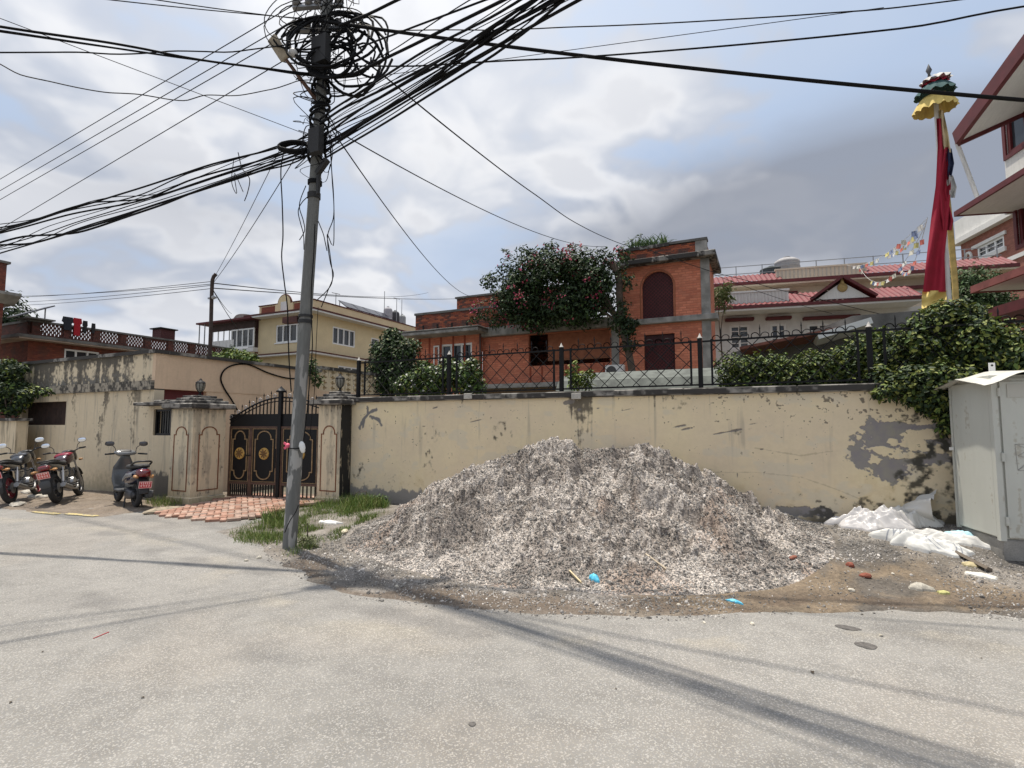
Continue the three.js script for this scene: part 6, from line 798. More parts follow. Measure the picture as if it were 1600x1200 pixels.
// ================= prayer flag pole =================
{
  const d = 15, f0 = at(1488, 560, d), f1 = at(1461, 118, d), t = thing('prayer_flag_pole', 'tall pole with a maroon banner and a frilled canopy top', 'flag pole', [f0.x, 0, f0.z]); const L = (px, py, dd = d) => at(px, py, dd).sub(V(f0.x, 0, f0.z));
  obj('shaft', rod(V(0, 0, 0), L(1462, 150), .085, .06, 12), M.whitePaint, t);
  obj('yellow_wrap', tube([L(1494, 480), L(1492, 440), L(1488, 395), L(1482, 330), L(1468, 200), L(1466, 165)], .075, 40, 8), mottle([.60, .44, .16], .3, .6, 81), t);
  const strip = (nm, pts, m, th = .03) => { // a hanging cloth: left and right edge in pixels, top to bottom, with folds
    const n = 36, k = 12, P = [], I = []; const le = lut(pts.map(q => [q[0], q[1]])), ri = lut(pts.map(q => [q[0], q[2]])), y0 = pts[0][0], y1 = pts[pts.length - 1][0]; for (let s = 0; s < 2; s++) for (let j = 0; j <= n; j++) for (let i = 0; i <= k; i++) { const y = lerp(y0, y1, j / n), x = lerp(le(y), ri(y), i / k), q = L(x, y, d - .18 + .05 * Math.sin(i * .75 + j * .10) + .025 * Math.sin(j * .35 + i * .5) + s * th); P.push(q.x, q.y, q.z); if (i < k && j < n) { const a = s * (n + 1) * (k + 1) + j * (k + 1) + i; I.push(a, a + k + 1, a + 1, a + 1, a + k + 1, a + k + 2); } } const g = new THREE.BufferGeometry(); g.setAttribute('position', new THREE.Float32BufferAttribute(P, 3)); g.setIndex(I); g.computeVertexNormals(); return obj(nm, g, m, t); };
  M.maroonCloth = std([.30, .012, .035], .9, { side: THREE.DoubleSide }); const crim = mottle([.33, .013, .035], .25, 1.3, 82), yel = mottle([.66, .50, .16], .25, .7, 83);
  strip('maroon_banner', [[185, 1463, 1472], [230, 1465, 1478], [290, 1462, 1486], [340, 1455, 1482], [400, 1448, 1476], [456, 1442, 1478]], crim); strip('banner_tail', [[230, 1470, 1482], [270, 1467, 1480], [300, 1465, 1478], [330, 1468, 1486], [345, 1472, 1490], [360, 1474, 1487]], crim); strip('yellow_hem', [[454, 1441, 1479], [470, 1440, 1479], [490, 1440, 1480]], yel); strip('cream_strip', [[172, 1468, 1474], [210, 1470, 1482], [238, 1476, 1486]], mottle([.62, .52, .32], .2, .6, 84)); strip('blue_strip', [[232, 1478, 1487], [255, 1479, 1491], [276, 1481, 1487]], std([.02, .03, .08], .9)); strip('white_strip', [[274, 1478, 1489], [292, 1480, 1495], [309, 1484, 1492]], std([.52, .52, .50], .9));
  const frill = (nm, px, py, r, h, m, k = 12, amp = .12, r0 = .3) => { const c = L(px, py), P = [], I = [], N = 60, Q = 6; for (let j = 0; j <= Q; j++) for (let i = 0; i <= N; i++) { const a = i / N * 6.283, v = j / Q, w = r * lerp(r0, 1, Math.pow(v, .7)) * (1 + amp * v * Math.sin(a * k)); P.push(c.x + w * Math.cos(a), c.y - h * v - .06 * r * Math.cos(a - 2) * 1.5 + .03 * v * Math.sin(a * k + 1), c.z + w * Math.sin(a)); if (i < N && j < Q) { const b = j * (N + 1) + i; I.push(b, b + N + 1, b + 1, b + 1, b + N + 1, b + N + 2); } } const g = new THREE.BufferGeometry(); g.setAttribute('position', new THREE.Float32BufferAttribute(P, 3)); g.setIndex(I); g.computeVertexNormals(); return obj(nm, g, m, t); };
  frill('yellow_frill', 1460, 150, .50, .42, yel, 14, .07, .55); frill('green_frill', 1460, 128, .47, .36, std([.035, .085, .085], .9), 11, .06); frill('red_frill', 1461, 123, .30, .16, crim, 9); frill('white_frill', 1462, 117, .35, .18, mottle([.50, .48, .45], .3, .5, 85), 10, .10); obj('finial', [(() => { const e = lathe([[0, 0], [.04, .02], [.03, .12], [.075, .22], [.0, .42]], 8); const q = L(1452, 122); e.translate(q.x, q.y, q.z); return e; })()], std([.07, .07, .075], .5), t);
  // strings of little flags running from the pole to the white house roof
  const cols = [[.52, .14, .11], [.62, .61, .58], [.16, .20, .32], [.56, .50, .20], [.52, .50, .42]].map(c => std(c, .9)), fg = metric((() => { const g = new THREE.BoxGeometry(.17, .16, .006, 4, 3, 1); const p = g.attributes.position; for (let i = 0; i < p.count; i++) p.setZ(i, p.getZ(i) + .03 * Math.sin(p.getX(i) * 14 + p.getY(i) * 6)); g.translate(0, -.08, 0); g.computeVertexNormals(); return g; })());
  [[[1447, 343, 15], [1322, 414, 33], .5], [[1447, 350, 15], [1340, 412, 33], 1.4], [[1449, 340, 15], [1405, 416, 33], .9], [[1447, 347, 15], [1385, 400, 30], .2]].forEach(([a, b, sag], n) => { const A = at(...a), B = at(...b), s = thing('prayer_flag_string', 'string of small coloured prayer flags from the pole to the roof', 'prayer flags', [A.x, A.y, A.z], 0, 'prayer flag strings'), pt = (q) => { const p = A.clone().lerp(B, q).sub(A); p.y -= 4 * sag * q * (1 - q); return p; }; const pts = []; for (let i = 0; i <= 20; i++) pts.push(pt(i / 20)); obj('cord', tube(pts, .008, 40, 4), M.whitePaint, s); const k = 26; for (let i = 1; i < k; i++) { if (hsh(i, n, 5) < .38) continue; const p = pt(i / k), q = pt(i / k + .01), rr = rng(n * 100 + i); piece('small_flag', fg, cols[(i + n) % 5], s, [p.x, p.y, p.z], [(rr() - .5) * .9, Math.atan2(-(q.z - p.z), q.x - p.x) + .9, Math.atan2(q.y - p.y, .16) * .4 + (rr() - .5) * .5]); } });
}
// ================= old wall and tin roof behind the hedge =================
{
  const z = -11.3, P = (px, py) => onZ(px, py, z), a = P(1143, 553), b = P(1245, 528), c = P(1330, 498), d = P(1400, 486), t = thing('garden_shed', 'low shed with a mouldy sloping gable wall and rusty tin roof', 'shed', [0, 0, z]);
  const s = new THREE.Shape([[a.x, 0], [d.x + 1.2, 0], [d.x + 1.2, P(1400, 490).y], [c.x, c.y + .02], [b.x, b.y], [a.x, a.y]].map(q => new THREE.Vector2(...q))), g = new THREE.ExtrudeGeometry(s, { depth: .18, bevelEnabled: false }); obj('gable_wall', g, M.darkConcrete, t);
  const e0 = P(1160, 556), e1 = P(1330, 523); obj('tin_roof', bar(V(e0.x, e0.y - .0, .65), V(e1.x, e1.y, .65), .05, 1.0), mottle([.17, .06, .04], .5, .5, 86), t); obj('sheet_edge', bar(V(P(1270, 540).x, P(1270, 540).y, .72), V(P(1345, 518).x, P(1345, 518).y, .72), .10, .9), std([.62, .62, .60], .7), t);
}
// ================= motorbikes and scooter; local +x is forwards, origin under the rear axle =================
function loft(secs, N = 20, cap = true) { // rings along x: [x, centre y, half width z, half height y, squareness, centre z]
  const P = [], I = [], K = secs.length; const se = (t, e) => Math.sign(t) * Math.pow(Math.abs(t), 2 / e);
  for (const [x, yc, w, h, e = 2.4, zc = 0] of secs) for (let i = 0; i <= N; i++) { const a = i / N * 6.2832; P.push(x, yc + h * se(Math.sin(a), e), zc + w * se(Math.cos(a), e)); }
  for (let j = 0; j < K - 1; j++) for (let i = 0; i < N; i++) { const k = j * (N + 1) + i; I.push(k, k + 1, k + N + 1, k + 1, k + N + 2, k + N + 1); }
  if (cap) for (const j of [0, K - 1]) { const c = P.length / 3, s = secs[j]; P.push(s[0], s[1], s[5] || 0); for (let i = 0; i < N; i++) { const k = j * (N + 1) + i; I.push(c, j ? k : k + 1, j ? k + 1 : k); } }
  const g = new THREE.BufferGeometry(); g.setAttribute('position', new THREE.Float32BufferAttribute(P, 3)); g.setIndex(I); g.computeVertexNormals(); return g;
}
const paint = (c, r = .25) => new THREE.MeshPhysicalMaterial({ color: lin(...c), roughness: r, clearcoat: .8, clearcoatRoughness: .12, side: THREE.DoubleSide });
M.blackPaint = paint([.014, .014, .016]); M.greyPlastic = std([.055, .058, .062], .55); M.blackPlastic = std([.018, .018, .019], .5); M.redLens = new THREE.MeshPhysicalMaterial({ color: lin(.14, .005, .008), roughness: .2, clearcoat: 1 }); M.amber = std([.45, .24, .10], .3); M.clearLens = std([.55, .55, .53], .2); M.seat = mottle([.03, .03, .031], .3, .3, 88, { rough: .7 }); M.alloy = std([.42, .42, .43], .42, { metalness: .85 }); M.darkAlloy = std([.08, .08, .085], .45, { metalness: .6 }); M.mirror = std([.8, .82, .85], .04, { metalness: 1 });
function plateMat(lines, c = '#b8323a') { const cv = document.createElement('canvas'); cv.width = 128; cv.height = 80; const x = cv.getContext('2d'); x.fillStyle = c; x.fillRect(0, 0, 128, 80); x.strokeStyle = '#e8dcd8'; x.lineWidth = 4; x.strokeRect(4, 4, 120, 72); x.fillStyle = '#f3e9e6'; x.textAlign = 'center'; x.font = 'bold 28px sans-serif'; x.lineWidth = 4; x.strokeStyle = '#f3e9e6'; lines.forEach((n, row) => { const w = 100 / n; for (let i = 0; i < n; i++) { const X = 15 + i * w, Y = 13 + row * 31, q = hsh(i, row, n * 7); x.beginPath(); x.moveTo(X, Y); x.lineTo(X + w - 5, Y); x.moveTo(X + w * .55, Y); x.lineTo(X + w * .55, Y + 21); x.moveTo(X + 2, Y + 8 + 6 * q); x.quadraticCurveTo(X + w * .2, Y + 20 * q + 4, X + w * .55, Y + 12); x.stroke(); } }); const t = new THREE.CanvasTexture(cv); t.colorSpace = THREE.SRGBColorSpace; return std([1, 1, 1], .6, { map: t }); }
function wheel(par, x, R, tw, alloy, spokes = 5) {
  const w = new THREE.Group(); w.name = 'wheel'; w.position.set(x, R, 0); par.add(w); const T = new THREE.TorusGeometry(R - tw, tw, 10, 34); T.scale(1, 1, .95); obj('tyre', T, M.rubber, w); const rim = new THREE.TorusGeometry(R - tw * 2.05, tw * .32, 8, 30); rim.scale(1, 1, 2.4); obj('rim', rim, alloy, w);
  const hub = new THREE.CylinderGeometry(.06, .06, .13, 14); hub.rotateX(Math.PI / 2); obj('hub', hub, M.darkAlloy, w); for (let i = 0; i < spokes; i++) { const a = i / spokes * 6.283; obj('spoke', bar(V(.05 * Math.cos(a), .05 * Math.sin(a), 0), V((R - tw * 2) * Math.cos(a + .2), (R - tw * 2) * Math.sin(a + .2), 0), .035, .03), alloy, w); }
  const d = new THREE.CylinderGeometry(.11, .11, .006, 20); d.rotateX(Math.PI / 2); d.translate(0, 0, .075); obj('brake_disc', d, M.dullSteel, w); return w;
}
function mirrors(t, x, y, z, lift, m = M.blackPlastic, face = M.mirror) { for (const s of [-1, 1]) { const g = new THREE.Group(); g.name = 'mirror'; t.add(g); const e = V(x - .02, y + lift, s * (z + .12)); obj('stem', tube([V(x, y, s * z), V(x + .03, y + lift * .5, s * (z + .02)), e.clone().add(V(.03, 0, 0))], .007, 14, 6), M.blackPlastic, g); obj('shell', loft([[e.x + .045, e.y, .02, .014, 2], [e.x + .03, e.y, .065, .04, 2.4], [e.x, e.y, .08, .05, 2.4]], 16).translate(0, 0, e.z), m, g); obj('mirror_glass', loft([[e.x - .001, e.y, .073, .044, 2.4], [e.x - .004, e.y, .072, .043, 2.4]], 16).translate(0, 0, e.z), face, g); } }
function motorbike(label, p, dir, lean, c) {
  const t = thing('motorbike', label, 'motorbike', [p[0], p[1], p[2]], Math.atan2(-dir[1], dir[0])); t.rotation.order = 'YXZ'; t.rotation.x = lean;
  wheel(t, 0, .305, .055, c.rim || M.darkAlloy); wheel(t, 1.30, .305, .045, c.rim || M.darkAlloy);
  obj('swing_arm', [bar(V(0, .305, .095), V(.48, .36, .095), .03, .05), bar(V(0, .305, -.095), V(.48, .36, -.095), .03, .05)], M.darkAlloy, t); for (const s of [-1, 1]) obj('shock_absorber', [rod(V(.04, .34, s * .13), V(.20, .70, s * .13), .016), rod(V(.07, .41, s * .13), V(.16, .62, s * .13), .032, .032, 12)], c.shock || M.alloy, t);
  obj('frame', [rod(V(.45, .34, .09), V(.52, .72, .08), .018), rod(V(.45, .34, -.09), V(.52, .72, -.08), .018), rod(V(.52, .72, 0), V(1.02, .86, 0), .028), rod(V(1.02, .84, 0), V(.84, .28, 0), .024), rod(V(.52, .7, .09), V(-.12, .76, .09), .014), rod(V(.52, .7, -.09), V(-.12, .76, -.09), .014)], M.blackPlastic, t);
  const en = obj('engine', [loft([[.42, .36, .12, .10, 4], [.62, .36, .14, .12, 4], [.86, .36, .11, .09, 4]], 16), ...[0, 1, 2, 3, 4, 5].map(i => { const e = cbx(.20, .014, .20, .004); e.rotateZ(-.35); e.translate(.74 + i * .012, .48 + i * .03, 0); return e; }), (() => { const e = cbx(.15, .2, .15, .02); e.rotateZ(-.35); e.translate(.74, .46, 0); return e; })()], M.alloy, t); obj('engine_cover', [(() => { const e = new THREE.CylinderGeometry(.10, .115, .05, 18); e.rotateX(Math.PI / 2); e.translate(.56, .36, .155); return e; })(), (() => { const e = new THREE.CylinderGeometry(.085, .1, .05, 18); e.rotateX(Math.PI / 2); e.translate(.56, .36, -.155); return e; })()], M.alloy, en);
  obj('exhaust', [tube([V(.86, .44, .06), V(.98, .34, .09), V(.86, .22, .12), V(.5, .22, .15), V(.3, .26, .17)], .022, 30, 8), rod(V(.30, .26, .17), V(-.16, .36, .19), .05, .046, 14)], M.dullSteel, t);
  obj('fuel_tank', loft([[.56, .80, .07, .05, 2.4], [.62, .82, .12, .10, 2.6], [.76, .86, .155, .125, 2.6], [.90, .88, .15, .12, 2.6], [1.0, .88, .10, .08, 2.4], [1.05, .88, .05, .04, 2.2]], 22), c.tank, t); obj('fuel_cap', mv(new THREE.CylinderGeometry(.035, .035, .02, 14), .84, 1.005, 0), M.alloy, t);
  if (c.patch) obj('tank_badge', loft([[.68, .93, .135, .045, 2.4], [.80, .95, .15, .05, 2.4], [.92, .95, .14, .04, 2.4]], 18), c.patch, t);
  obj('seat', loft([[-.22, .83, .08, .03, 3], [-.10, .835, .12, .045, 3], [.15, .81, .13, .05, 3], [.35, .78, .14, .05, 3], [.56, .79, .10, .045, 3], [.62, .80, .06, .03, 3]], 18), M.seat, t);
  obj('tail_panel', loft([[-.36, .78, .07, .035, 3], [-.25, .765, .10, .055, 3], [.05, .73, .125, .07, 3], [.35, .69, .12, .08, 3], [.52, .67, .07, .05, 3]], 18), c.body, t); obj('side_cover', [loft([[.12, .56, .02, .07, 3, .115], [.3, .55, .03, .09, 3, .12], [.48, .58, .02, .06, 3, .11]], 14), loft([[.12, .56, .02, .07, 3, -.115], [.3, .55, .03, .09, 3, -.12], [.48, .58, .02, .06, 3, -.11]], 14)], c.body, t);
  obj('grab_rail', tube([V(.05, .84, .14), V(-.2, .87, .13), V(-.30, .87, .07), V(-.32, .87, 0), V(-.30, .87, -.07), V(-.2, .87, -.13), V(.05, .84, -.14)], .014, 40, 8), M.blackPlastic, t);
  obj('tail_light', loft([[-.40, .735, .085, .045, 3], [-.35, .74, .10, .055, 3], [-.30, .74, .10, .05, 3]], 16), M.redLens, t);
  obj('rear_mudguard', [loft([[-.42, .46, .07, .012, 3], [-.36, .58, .085, .014, 3], [-.30, .70, .09, .02, 3]], 12), loft([[-.44, .33, .08, .10, 4], [-.42, .335, .08, .10, 4]], 12)], M.blackPlastic, t); obj('mud_flap', loft([[-.445, .42, .085, .07, 4], [-.43, .42, .085, .07, 4]], 12), M.greyPlastic, t);
  const pl = new THREE.PlaneGeometry(.20, .135); pl.rotateY(-Math.PI / 2); pl.rotateZ(.28); pl.translate(-.44, .60, 0); obj('number_plate', pl, c.plate, t, true);
  for (const s of [-1, 1]) { obj('indicator', [loft([[-.38, .685, .035, .022, 2.2, s * .17], [-.33, .69, .045, .026, 2.2, s * .16]], 12), bar(V(-.33, .69, s * .08), V(-.35, .69, s * .14), .014)], M.amber, t); obj('indicator', loft([[1.14, .80, .035, .024, 2.2, s * .18], [1.20, .80, .03, .02, 2.2, s * .18]], 12), M.amber, t); }
  for (const s of [-1, 1]) obj('fork_leg', [rod(V(1.30, .305, s * .075), V(1.16, .66, s * .075), .024, .024, 10), rod(V(1.16, .66, s * .075), V(1.06, .94, s * .075), .017, .017, 10)], M.alloy, t);
  obj('front_mudguard', (() => { const p = []; for (let i = 0; i <= 10; i++) { const a = .5 + i / 10 * 2.0; p.push([1.30 + .335 * Math.cos(a), .305 + .335 * Math.sin(a), .055, .016, 2.5]); } return loft(p.map(q => [q[0], q[1], q[2], q[3], q[4]]), 12); })(), c.body, t);
  obj('headlight_cowl', loft([[1.04, .93, .08, .05, 2.6], [1.10, .92, .13, .12, 2.6], [1.20, .88, .12, .11, 2.6], [1.27, .85, .06, .06, 2.4]], 18), c.cowl || c.tank, t); obj('headlight', loft([[1.22, .86, .09, .08, 2.4], [1.275, .85, .05, .05, 2.2]], 16), M.clearLens, t); obj('visor', loft([[1.06, 1.02, .10, .01, 3], [1.14, 1.0, .12, .02, 3], [1.22, .94, .10, .02, 3]], 14), c.visor || M.blackPlastic, t); obj('instrument_panel', loft([[.99, 1.0, .06, .025, 3], [1.05, 1.01, .09, .035, 3], [1.09, .99, .08, .03, 3]], 14), M.blackPlastic, t);
  obj('handlebar', tube([V(.90, 1.04, .36), V(.95, 1.04, .26), V(1.03, .99, .10), V(1.04, .98, 0), V(1.03, .99, -.10), V(.95, 1.04, -.26), V(.90, 1.04, -.36)], .012, 40, 8), M.blackPlastic, t); for (const s of [-1, 1]) { obj('grip', rod(V(.895, 1.04, s * .37), V(.94, 1.04, s * .25), .018, .018, 10), M.rubber, t); obj('lever', bar(V(.93, 1.035, s * .22), V(.965, 1.03, s * .38), .012, .008), M.alloy, t); }
  mirrors(t, .97, 1.04, .20, .17, c.mirror || M.blackPlastic);
  for (const s of [-1, 1]) { obj('foot_peg', rod(V(.45, .30, s * .12), V(.43, .30, s * .27), .014), M.rubber, t); obj('pillion_peg', rod(V(.16, .44, s * .14), V(.14, .44, s * .25), .012), M.rubber, t); }
  for (const s of [1]) for (let i = 0; i < 3; i++) obj('guard_bar', tube([V(.35 - .0 * i, .34 + i * .13, s * .13), V(.28, .34 + i * .13, s * .30), V(.12, .36 + i * .13, s * .33)], .010, 14, 6), M.blackPlastic, t);
  obj('side_stand', bar(V(.55, .25, -.13), V(.52, .02, -.27), .018), M.blackPlastic, t); obj('chain_guard', loft([[.02, .40, .015, .03, 3, -.10], [.42, .43, .015, .03, 3, -.10]], 10), M.blackPlastic, t);
  return t;
}
{
  const dir = [-.75, -.66];
  motorbike('black motorbike with a red tank and red plate, parked next to the scooter', [-12.95, .03, -5.98], dir, -.20, { tank: paint([.03, .008, .012]), body: M.blackPaint, plate: plateMat([4, 4], '#c4564f'), rim: M.darkAlloy, patch: paint([.24, .012, .035]), cowl: M.blackPaint });
  motorbike('black motorbike with blue tail trim, parked beside the red tanked motorbike', [-13.72, .03, -5.55], dir, -.20, { tank: M.blackPaint, body: M.blackPaint, plate: plateMat([3, 4]), rim: std([.16, .012, .02], .4), patch: paint([.05, .05, .055], .15), mirror: M.white, visor: M.clearLens });
  // blue sticker on the near bike's tail
  // scooter
  const t = thing('scooter', 'dark grey scooter with a red number plate parked against the cream outbuilding', 'scooter', [-10.95, .03, -6.32], Math.atan2(.27, -.96)); t.rotation.order = 'YXZ'; t.rotation.x = .03;
  wheel(t, 0, .235, .05, M.darkAlloy); wheel(t, 1.24, .235, .05, M.darkAlloy); const grey = paint([.075, .08, .085], .35), navy = paint([.018, .02, .05], .2);
  obj('engine', [loft([[-.10, .25, .08, .08, 3, -.05], [.15, .25, .11, .10, 3, -.05], [.38, .27, .10, .10, 3]], 16)], M.darkAlloy, t); obj('muffler', [loft([[-.30, .25, .055, .05, 3, .14], [-.22, .26, .075, .07, 3, .14], [.18, .24, .065, .06, 3, .14]], 16), (() => { const e = new THREE.CylinderGeometry(.03, .03, .03, 12); e.rotateZ(Math.PI / 2); e.translate(-.31, .25, .14); return e; })()], M.greyPlastic, t); obj('muffler_guard', loft([[-.24, .30, .05, .03, 3, .17], [.0, .29, .05, .03, 3, .17]], 12), M.alloy, t);
  obj('rear_body', loft([[-.34, .70, .06, .05, 3], [-.28, .66, .12, .10, 3], [-.10, .60, .165, .13, 3], [.15, .57, .175, .15, 3], [.36, .54, .15, .14, 3], [.50, .44, .10, .09, 3]], 22), navy, t); obj('side_trim', [loft([[-.2, .63, .01, .03, 3, .165], [.1, .60, .012, .04, 3, .18], [.38, .50, .01, .03, 3, .155]], 12), loft([[-.2, .63, .01, .03, 3, -.165], [.1, .60, .012, .04, 3, -.18], [.38, .50, .01, .03, 3, -.155]], 12)], M.alloy, t);
  obj('seat', loft([[-.28, .79, .08, .03, 3], [-.15, .79, .14, .045, 3], [.1, .765, .15, .05, 3], [.35, .755, .13, .05, 3], [.50, .74, .07, .03, 3]], 20), M.seat, t); obj('grab_rail', tube([V(-.05, .80, .15), V(-.25, .87, .13), V(-.36, .89, .06), V(-.37, .89, -.06), V(-.25, .87, -.13), V(-.05, .80, -.15)], .017, 36, 8), M.blackPlastic, t);
  obj('tail_light', loft([[-.40, .66, .08, .055, 3], [-.34, .67, .12, .075, 3], [-.26, .67, .125, .08, 3]], 18), M.redLens, t); for (const s of [-1, 1]) obj('indicator', loft([[-.37, .60, .035, .025, 2.4, s * .12], [-.32, .61, .04, .03, 2.4, s * .13]], 12), M.amber, t);
  obj('rear_mudguard', loft([[-.44, .30, .075, .02, 3], [-.40, .42, .09, .07, 3], [-.30, .54, .10, .05, 3]], 14), M.blackPlastic, t); const pl = new THREE.PlaneGeometry(.21, .13); pl.rotateY(-Math.PI / 2); pl.rotateZ(.2); pl.translate(-.475, .46, 0); obj('number_plate', pl, plateMat([5, 4], '#b02433'), t, true);
  obj('floor_board', loft([[.42, .30, .16, .035, 4], [.6, .28, .18, .03, 4], [.88, .28, .18, .03, 4], [.98, .32, .16, .05, 4]], 16), M.greyPlastic, t);
  obj('leg_shield', loft([[.93, .34, .17, .06, 4], [1.0, .50, .20, .10, 4], [1.02, .66, .19, .10, 4], [1.0, .82, .12, .08, 3], [.98, .92, .08, .05, 3]].map(q => q), 18), grey, t); obj('front_panel', loft([[1.02, .42, .16, .12, 3], [1.10, .58, .16, .18, 3], [1.12, .70, .12, .14, 3], [1.08, .84, .07, .06, 3]], 18), grey, t);
  obj('front_mudguard', loft([[1.0, .42, .07, .03, 3], [1.2, .49, .085, .035, 3], [1.42, .44, .07, .03, 3], [1.5, .36, .04, .02, 3]], 14), grey, t); for (const s of [-1, 1]) obj('fork_leg', rod(V(1.24, .235, s * .08), V(1.12, .55, s * .06), .02), M.alloy, t);
  obj('handlebar_cowl', loft([[.94, .98, .10, .03, 3], [.98, 1.0, .19, .05, 2.6], [1.05, 1.01, .19, .06, 2.6], [1.14, .98, .12, .06, 2.6], [1.18, .95, .06, .04, 2.4]], 20), paint([.16, .165, .17], .35), t); obj('dial', loft([[.955, 1.02, .09, .015, 3], [1.0, 1.055, .10, .012, 3]], 14), M.blackPlastic, t);
  for (const s of [-1, 1]) { obj('grip', rod(V(.95, .99, s * .20), V(.90, .98, s * .36), .018, .018, 10), M.rubber, t); obj('lever', bar(V(.97, .985, s * .2), V(.96, .975, s * .36), .012, .008), M.alloy, t); } mirrors(t, .98, 1.03, .17, .16, M.blackPlastic, std([.10, .10, .11], .1, { metalness: .6 })); obj('centre_stand', [bar(V(.25, .2, .12), V(.18, .0, .15), .02), bar(V(.25, .2, -.12), V(.18, .0, -.15), .02)], M.blackPlastic, t);
}
// ================= plants =================
const leafGeo = (() => { const g = new THREE.BufferGeometry(); g.setAttribute('position', new THREE.Float32BufferAttribute([0, 0, 0, .32, .10, .26, .36, -.02, 0, .32, .10, -.26, .75, .04, .16, .78, -.04, 0, .75, .04, -.16, 1, -.10, 0], 3)); g.setIndex([0, 1, 2, 0, 2, 3, 1, 4, 2, 2, 4, 5, 2, 5, 6, 2, 6, 3, 4, 7, 5, 5, 7, 6]); g.computeVertexNormals(); return g; })();
const leafMat = new THREE.MeshPhysicalMaterial({ color: lin(1, 1, 1), roughness: .62, transmission: .22, thickness: 0, side: THREE.DoubleSide, specularIntensity: .5 });
const petalMat = new THREE.MeshPhysicalMaterial({ color: lin(1, 1, 1), roughness: .9, transmission: .3, thickness: 0, side: THREE.DoubleSide });
// leaves: list of {p, n (outward), s, c}; parent at the origin of the world
function leaves(name, par, list, m = leafMat, geo = leafGeo) {
  const im = new THREE.InstancedMesh(geo, m, list.length), mt = new THREE.Matrix4(), q = new THREE.Quaternion(), q2 = new THREE.Quaternion(), c = new THREE.Color(), o = par.position;
  list.forEach((l, i) => { q.setFromUnitVectors(V(0, 1, 0), l.n.clone().normalize()); q2.setFromAxisAngle(V(0, 1, 0), l.a); q.multiply(q2); mt.compose(l.p.clone().sub(o), q, V(l.s, l.s * (l.k || 1), l.s * (l.w || 1))); im.setMatrixAt(i, mt); c.setRGB(...l.c); im.setColorAt(i, c); });
  im.name = name; im.userData.kind = 'stuff'; cast(im); par.add(im); return im;
}
const pick = (r, cols, v = .5) => { const a = cols[Math.floor(r() * cols.length)], k = 1 - v / 2 + v * r(); return [a[0] * k, a[1] * k, a[2] * k]; };
function clumps(r, cs, n, o) { // cs: [x, y, z, radius, flatten]; leaves on the outer part of each clump
  const L = []; let tot = 0; for (const c of cs) tot += c[3] * c[3]; for (const c of cs) { const k = Math.round(n * c[3] * c[3] / tot); for (let i = 0; i < k; i++) { let d = V(r() * 2 - 1, r() * 2 - 1, r() * 2 - 1); while (d.lengthSq() > 1 || d.lengthSq() < .01) d = V(r() * 2 - 1, r() * 2 - 1, r() * 2 - 1); d.normalize(); const rad = c[3] * Math.pow(r(), .38) * (1.1 + .25 * (r() - .5)), p = V(c[0] + d.x * rad, c[1] + d.y * rad * (c[4] || .85), c[2] + d.z * rad); const nn = d.clone().multiplyScalar(.7).add(V((r() - .5) * 1.3, .45 + (r() - .5) * 1.0, (r() - .5) * 1.3)); if (o.ok && !o.ok(p)) continue; L.push({ p, n: nn, a: r() * 6.28, s: o.s * (.65 + .7 * r()), w: o.w || 1, c: pick(r, o.cols, o.v) }); } } return L;
}
function ellipsoidClumps(r, c, R, n, rad) { const out = []; for (let i = 0; i < n; i++) { let d = V(r() * 2 - 1, r() * 2 - 1, r() * 2 - 1); while (d.lengthSq() > 1) d = V(r() * 2 - 1, r() * 2 - 1, r() * 2 - 1); const l = d.length() || 1, k = Math.pow(l, .45) / l; out.push([c.x + d.x * k * R[0], c.y + d.y * k * R[1], c.z + d.z * k * R[2], rad * (.6 + .8 * r())]); } return out; }
const GREEN = { dark: [[.022, .042, .014], [.03, .055, .018], [.018, .034, .014], [.04, .065, .022]], mid: [[.045, .085, .02], [.06, .11, .028], [.035, .066, .018], [.08, .13, .035]], bright: [[.13, .19, .03], [.17, .22, .04], [.09, .15, .03], [.22, .25, .05]], glossy: [[.05, .085, .022], [.09, .12, .028], [.14, .16, .035], [.03, .055, .018], [.035, .06, .02]] };
function plant(name, label, cat, base, group) { return thing(name, label, cat, [base.x, base.y, base.z], 0, group); }
function branches(par, r, base, tips, rad) { for (const t of tips) { const a = base.clone().sub(par.position), b = t.clone().sub(par.position), m = a.clone().lerp(b, .5).add(V((r() - .5) * .3, .15 * a.distanceTo(b), (r() - .5) * .3)); obj('branch', tube([a, m, b], rad, 12, 5), M.bark, par); } }
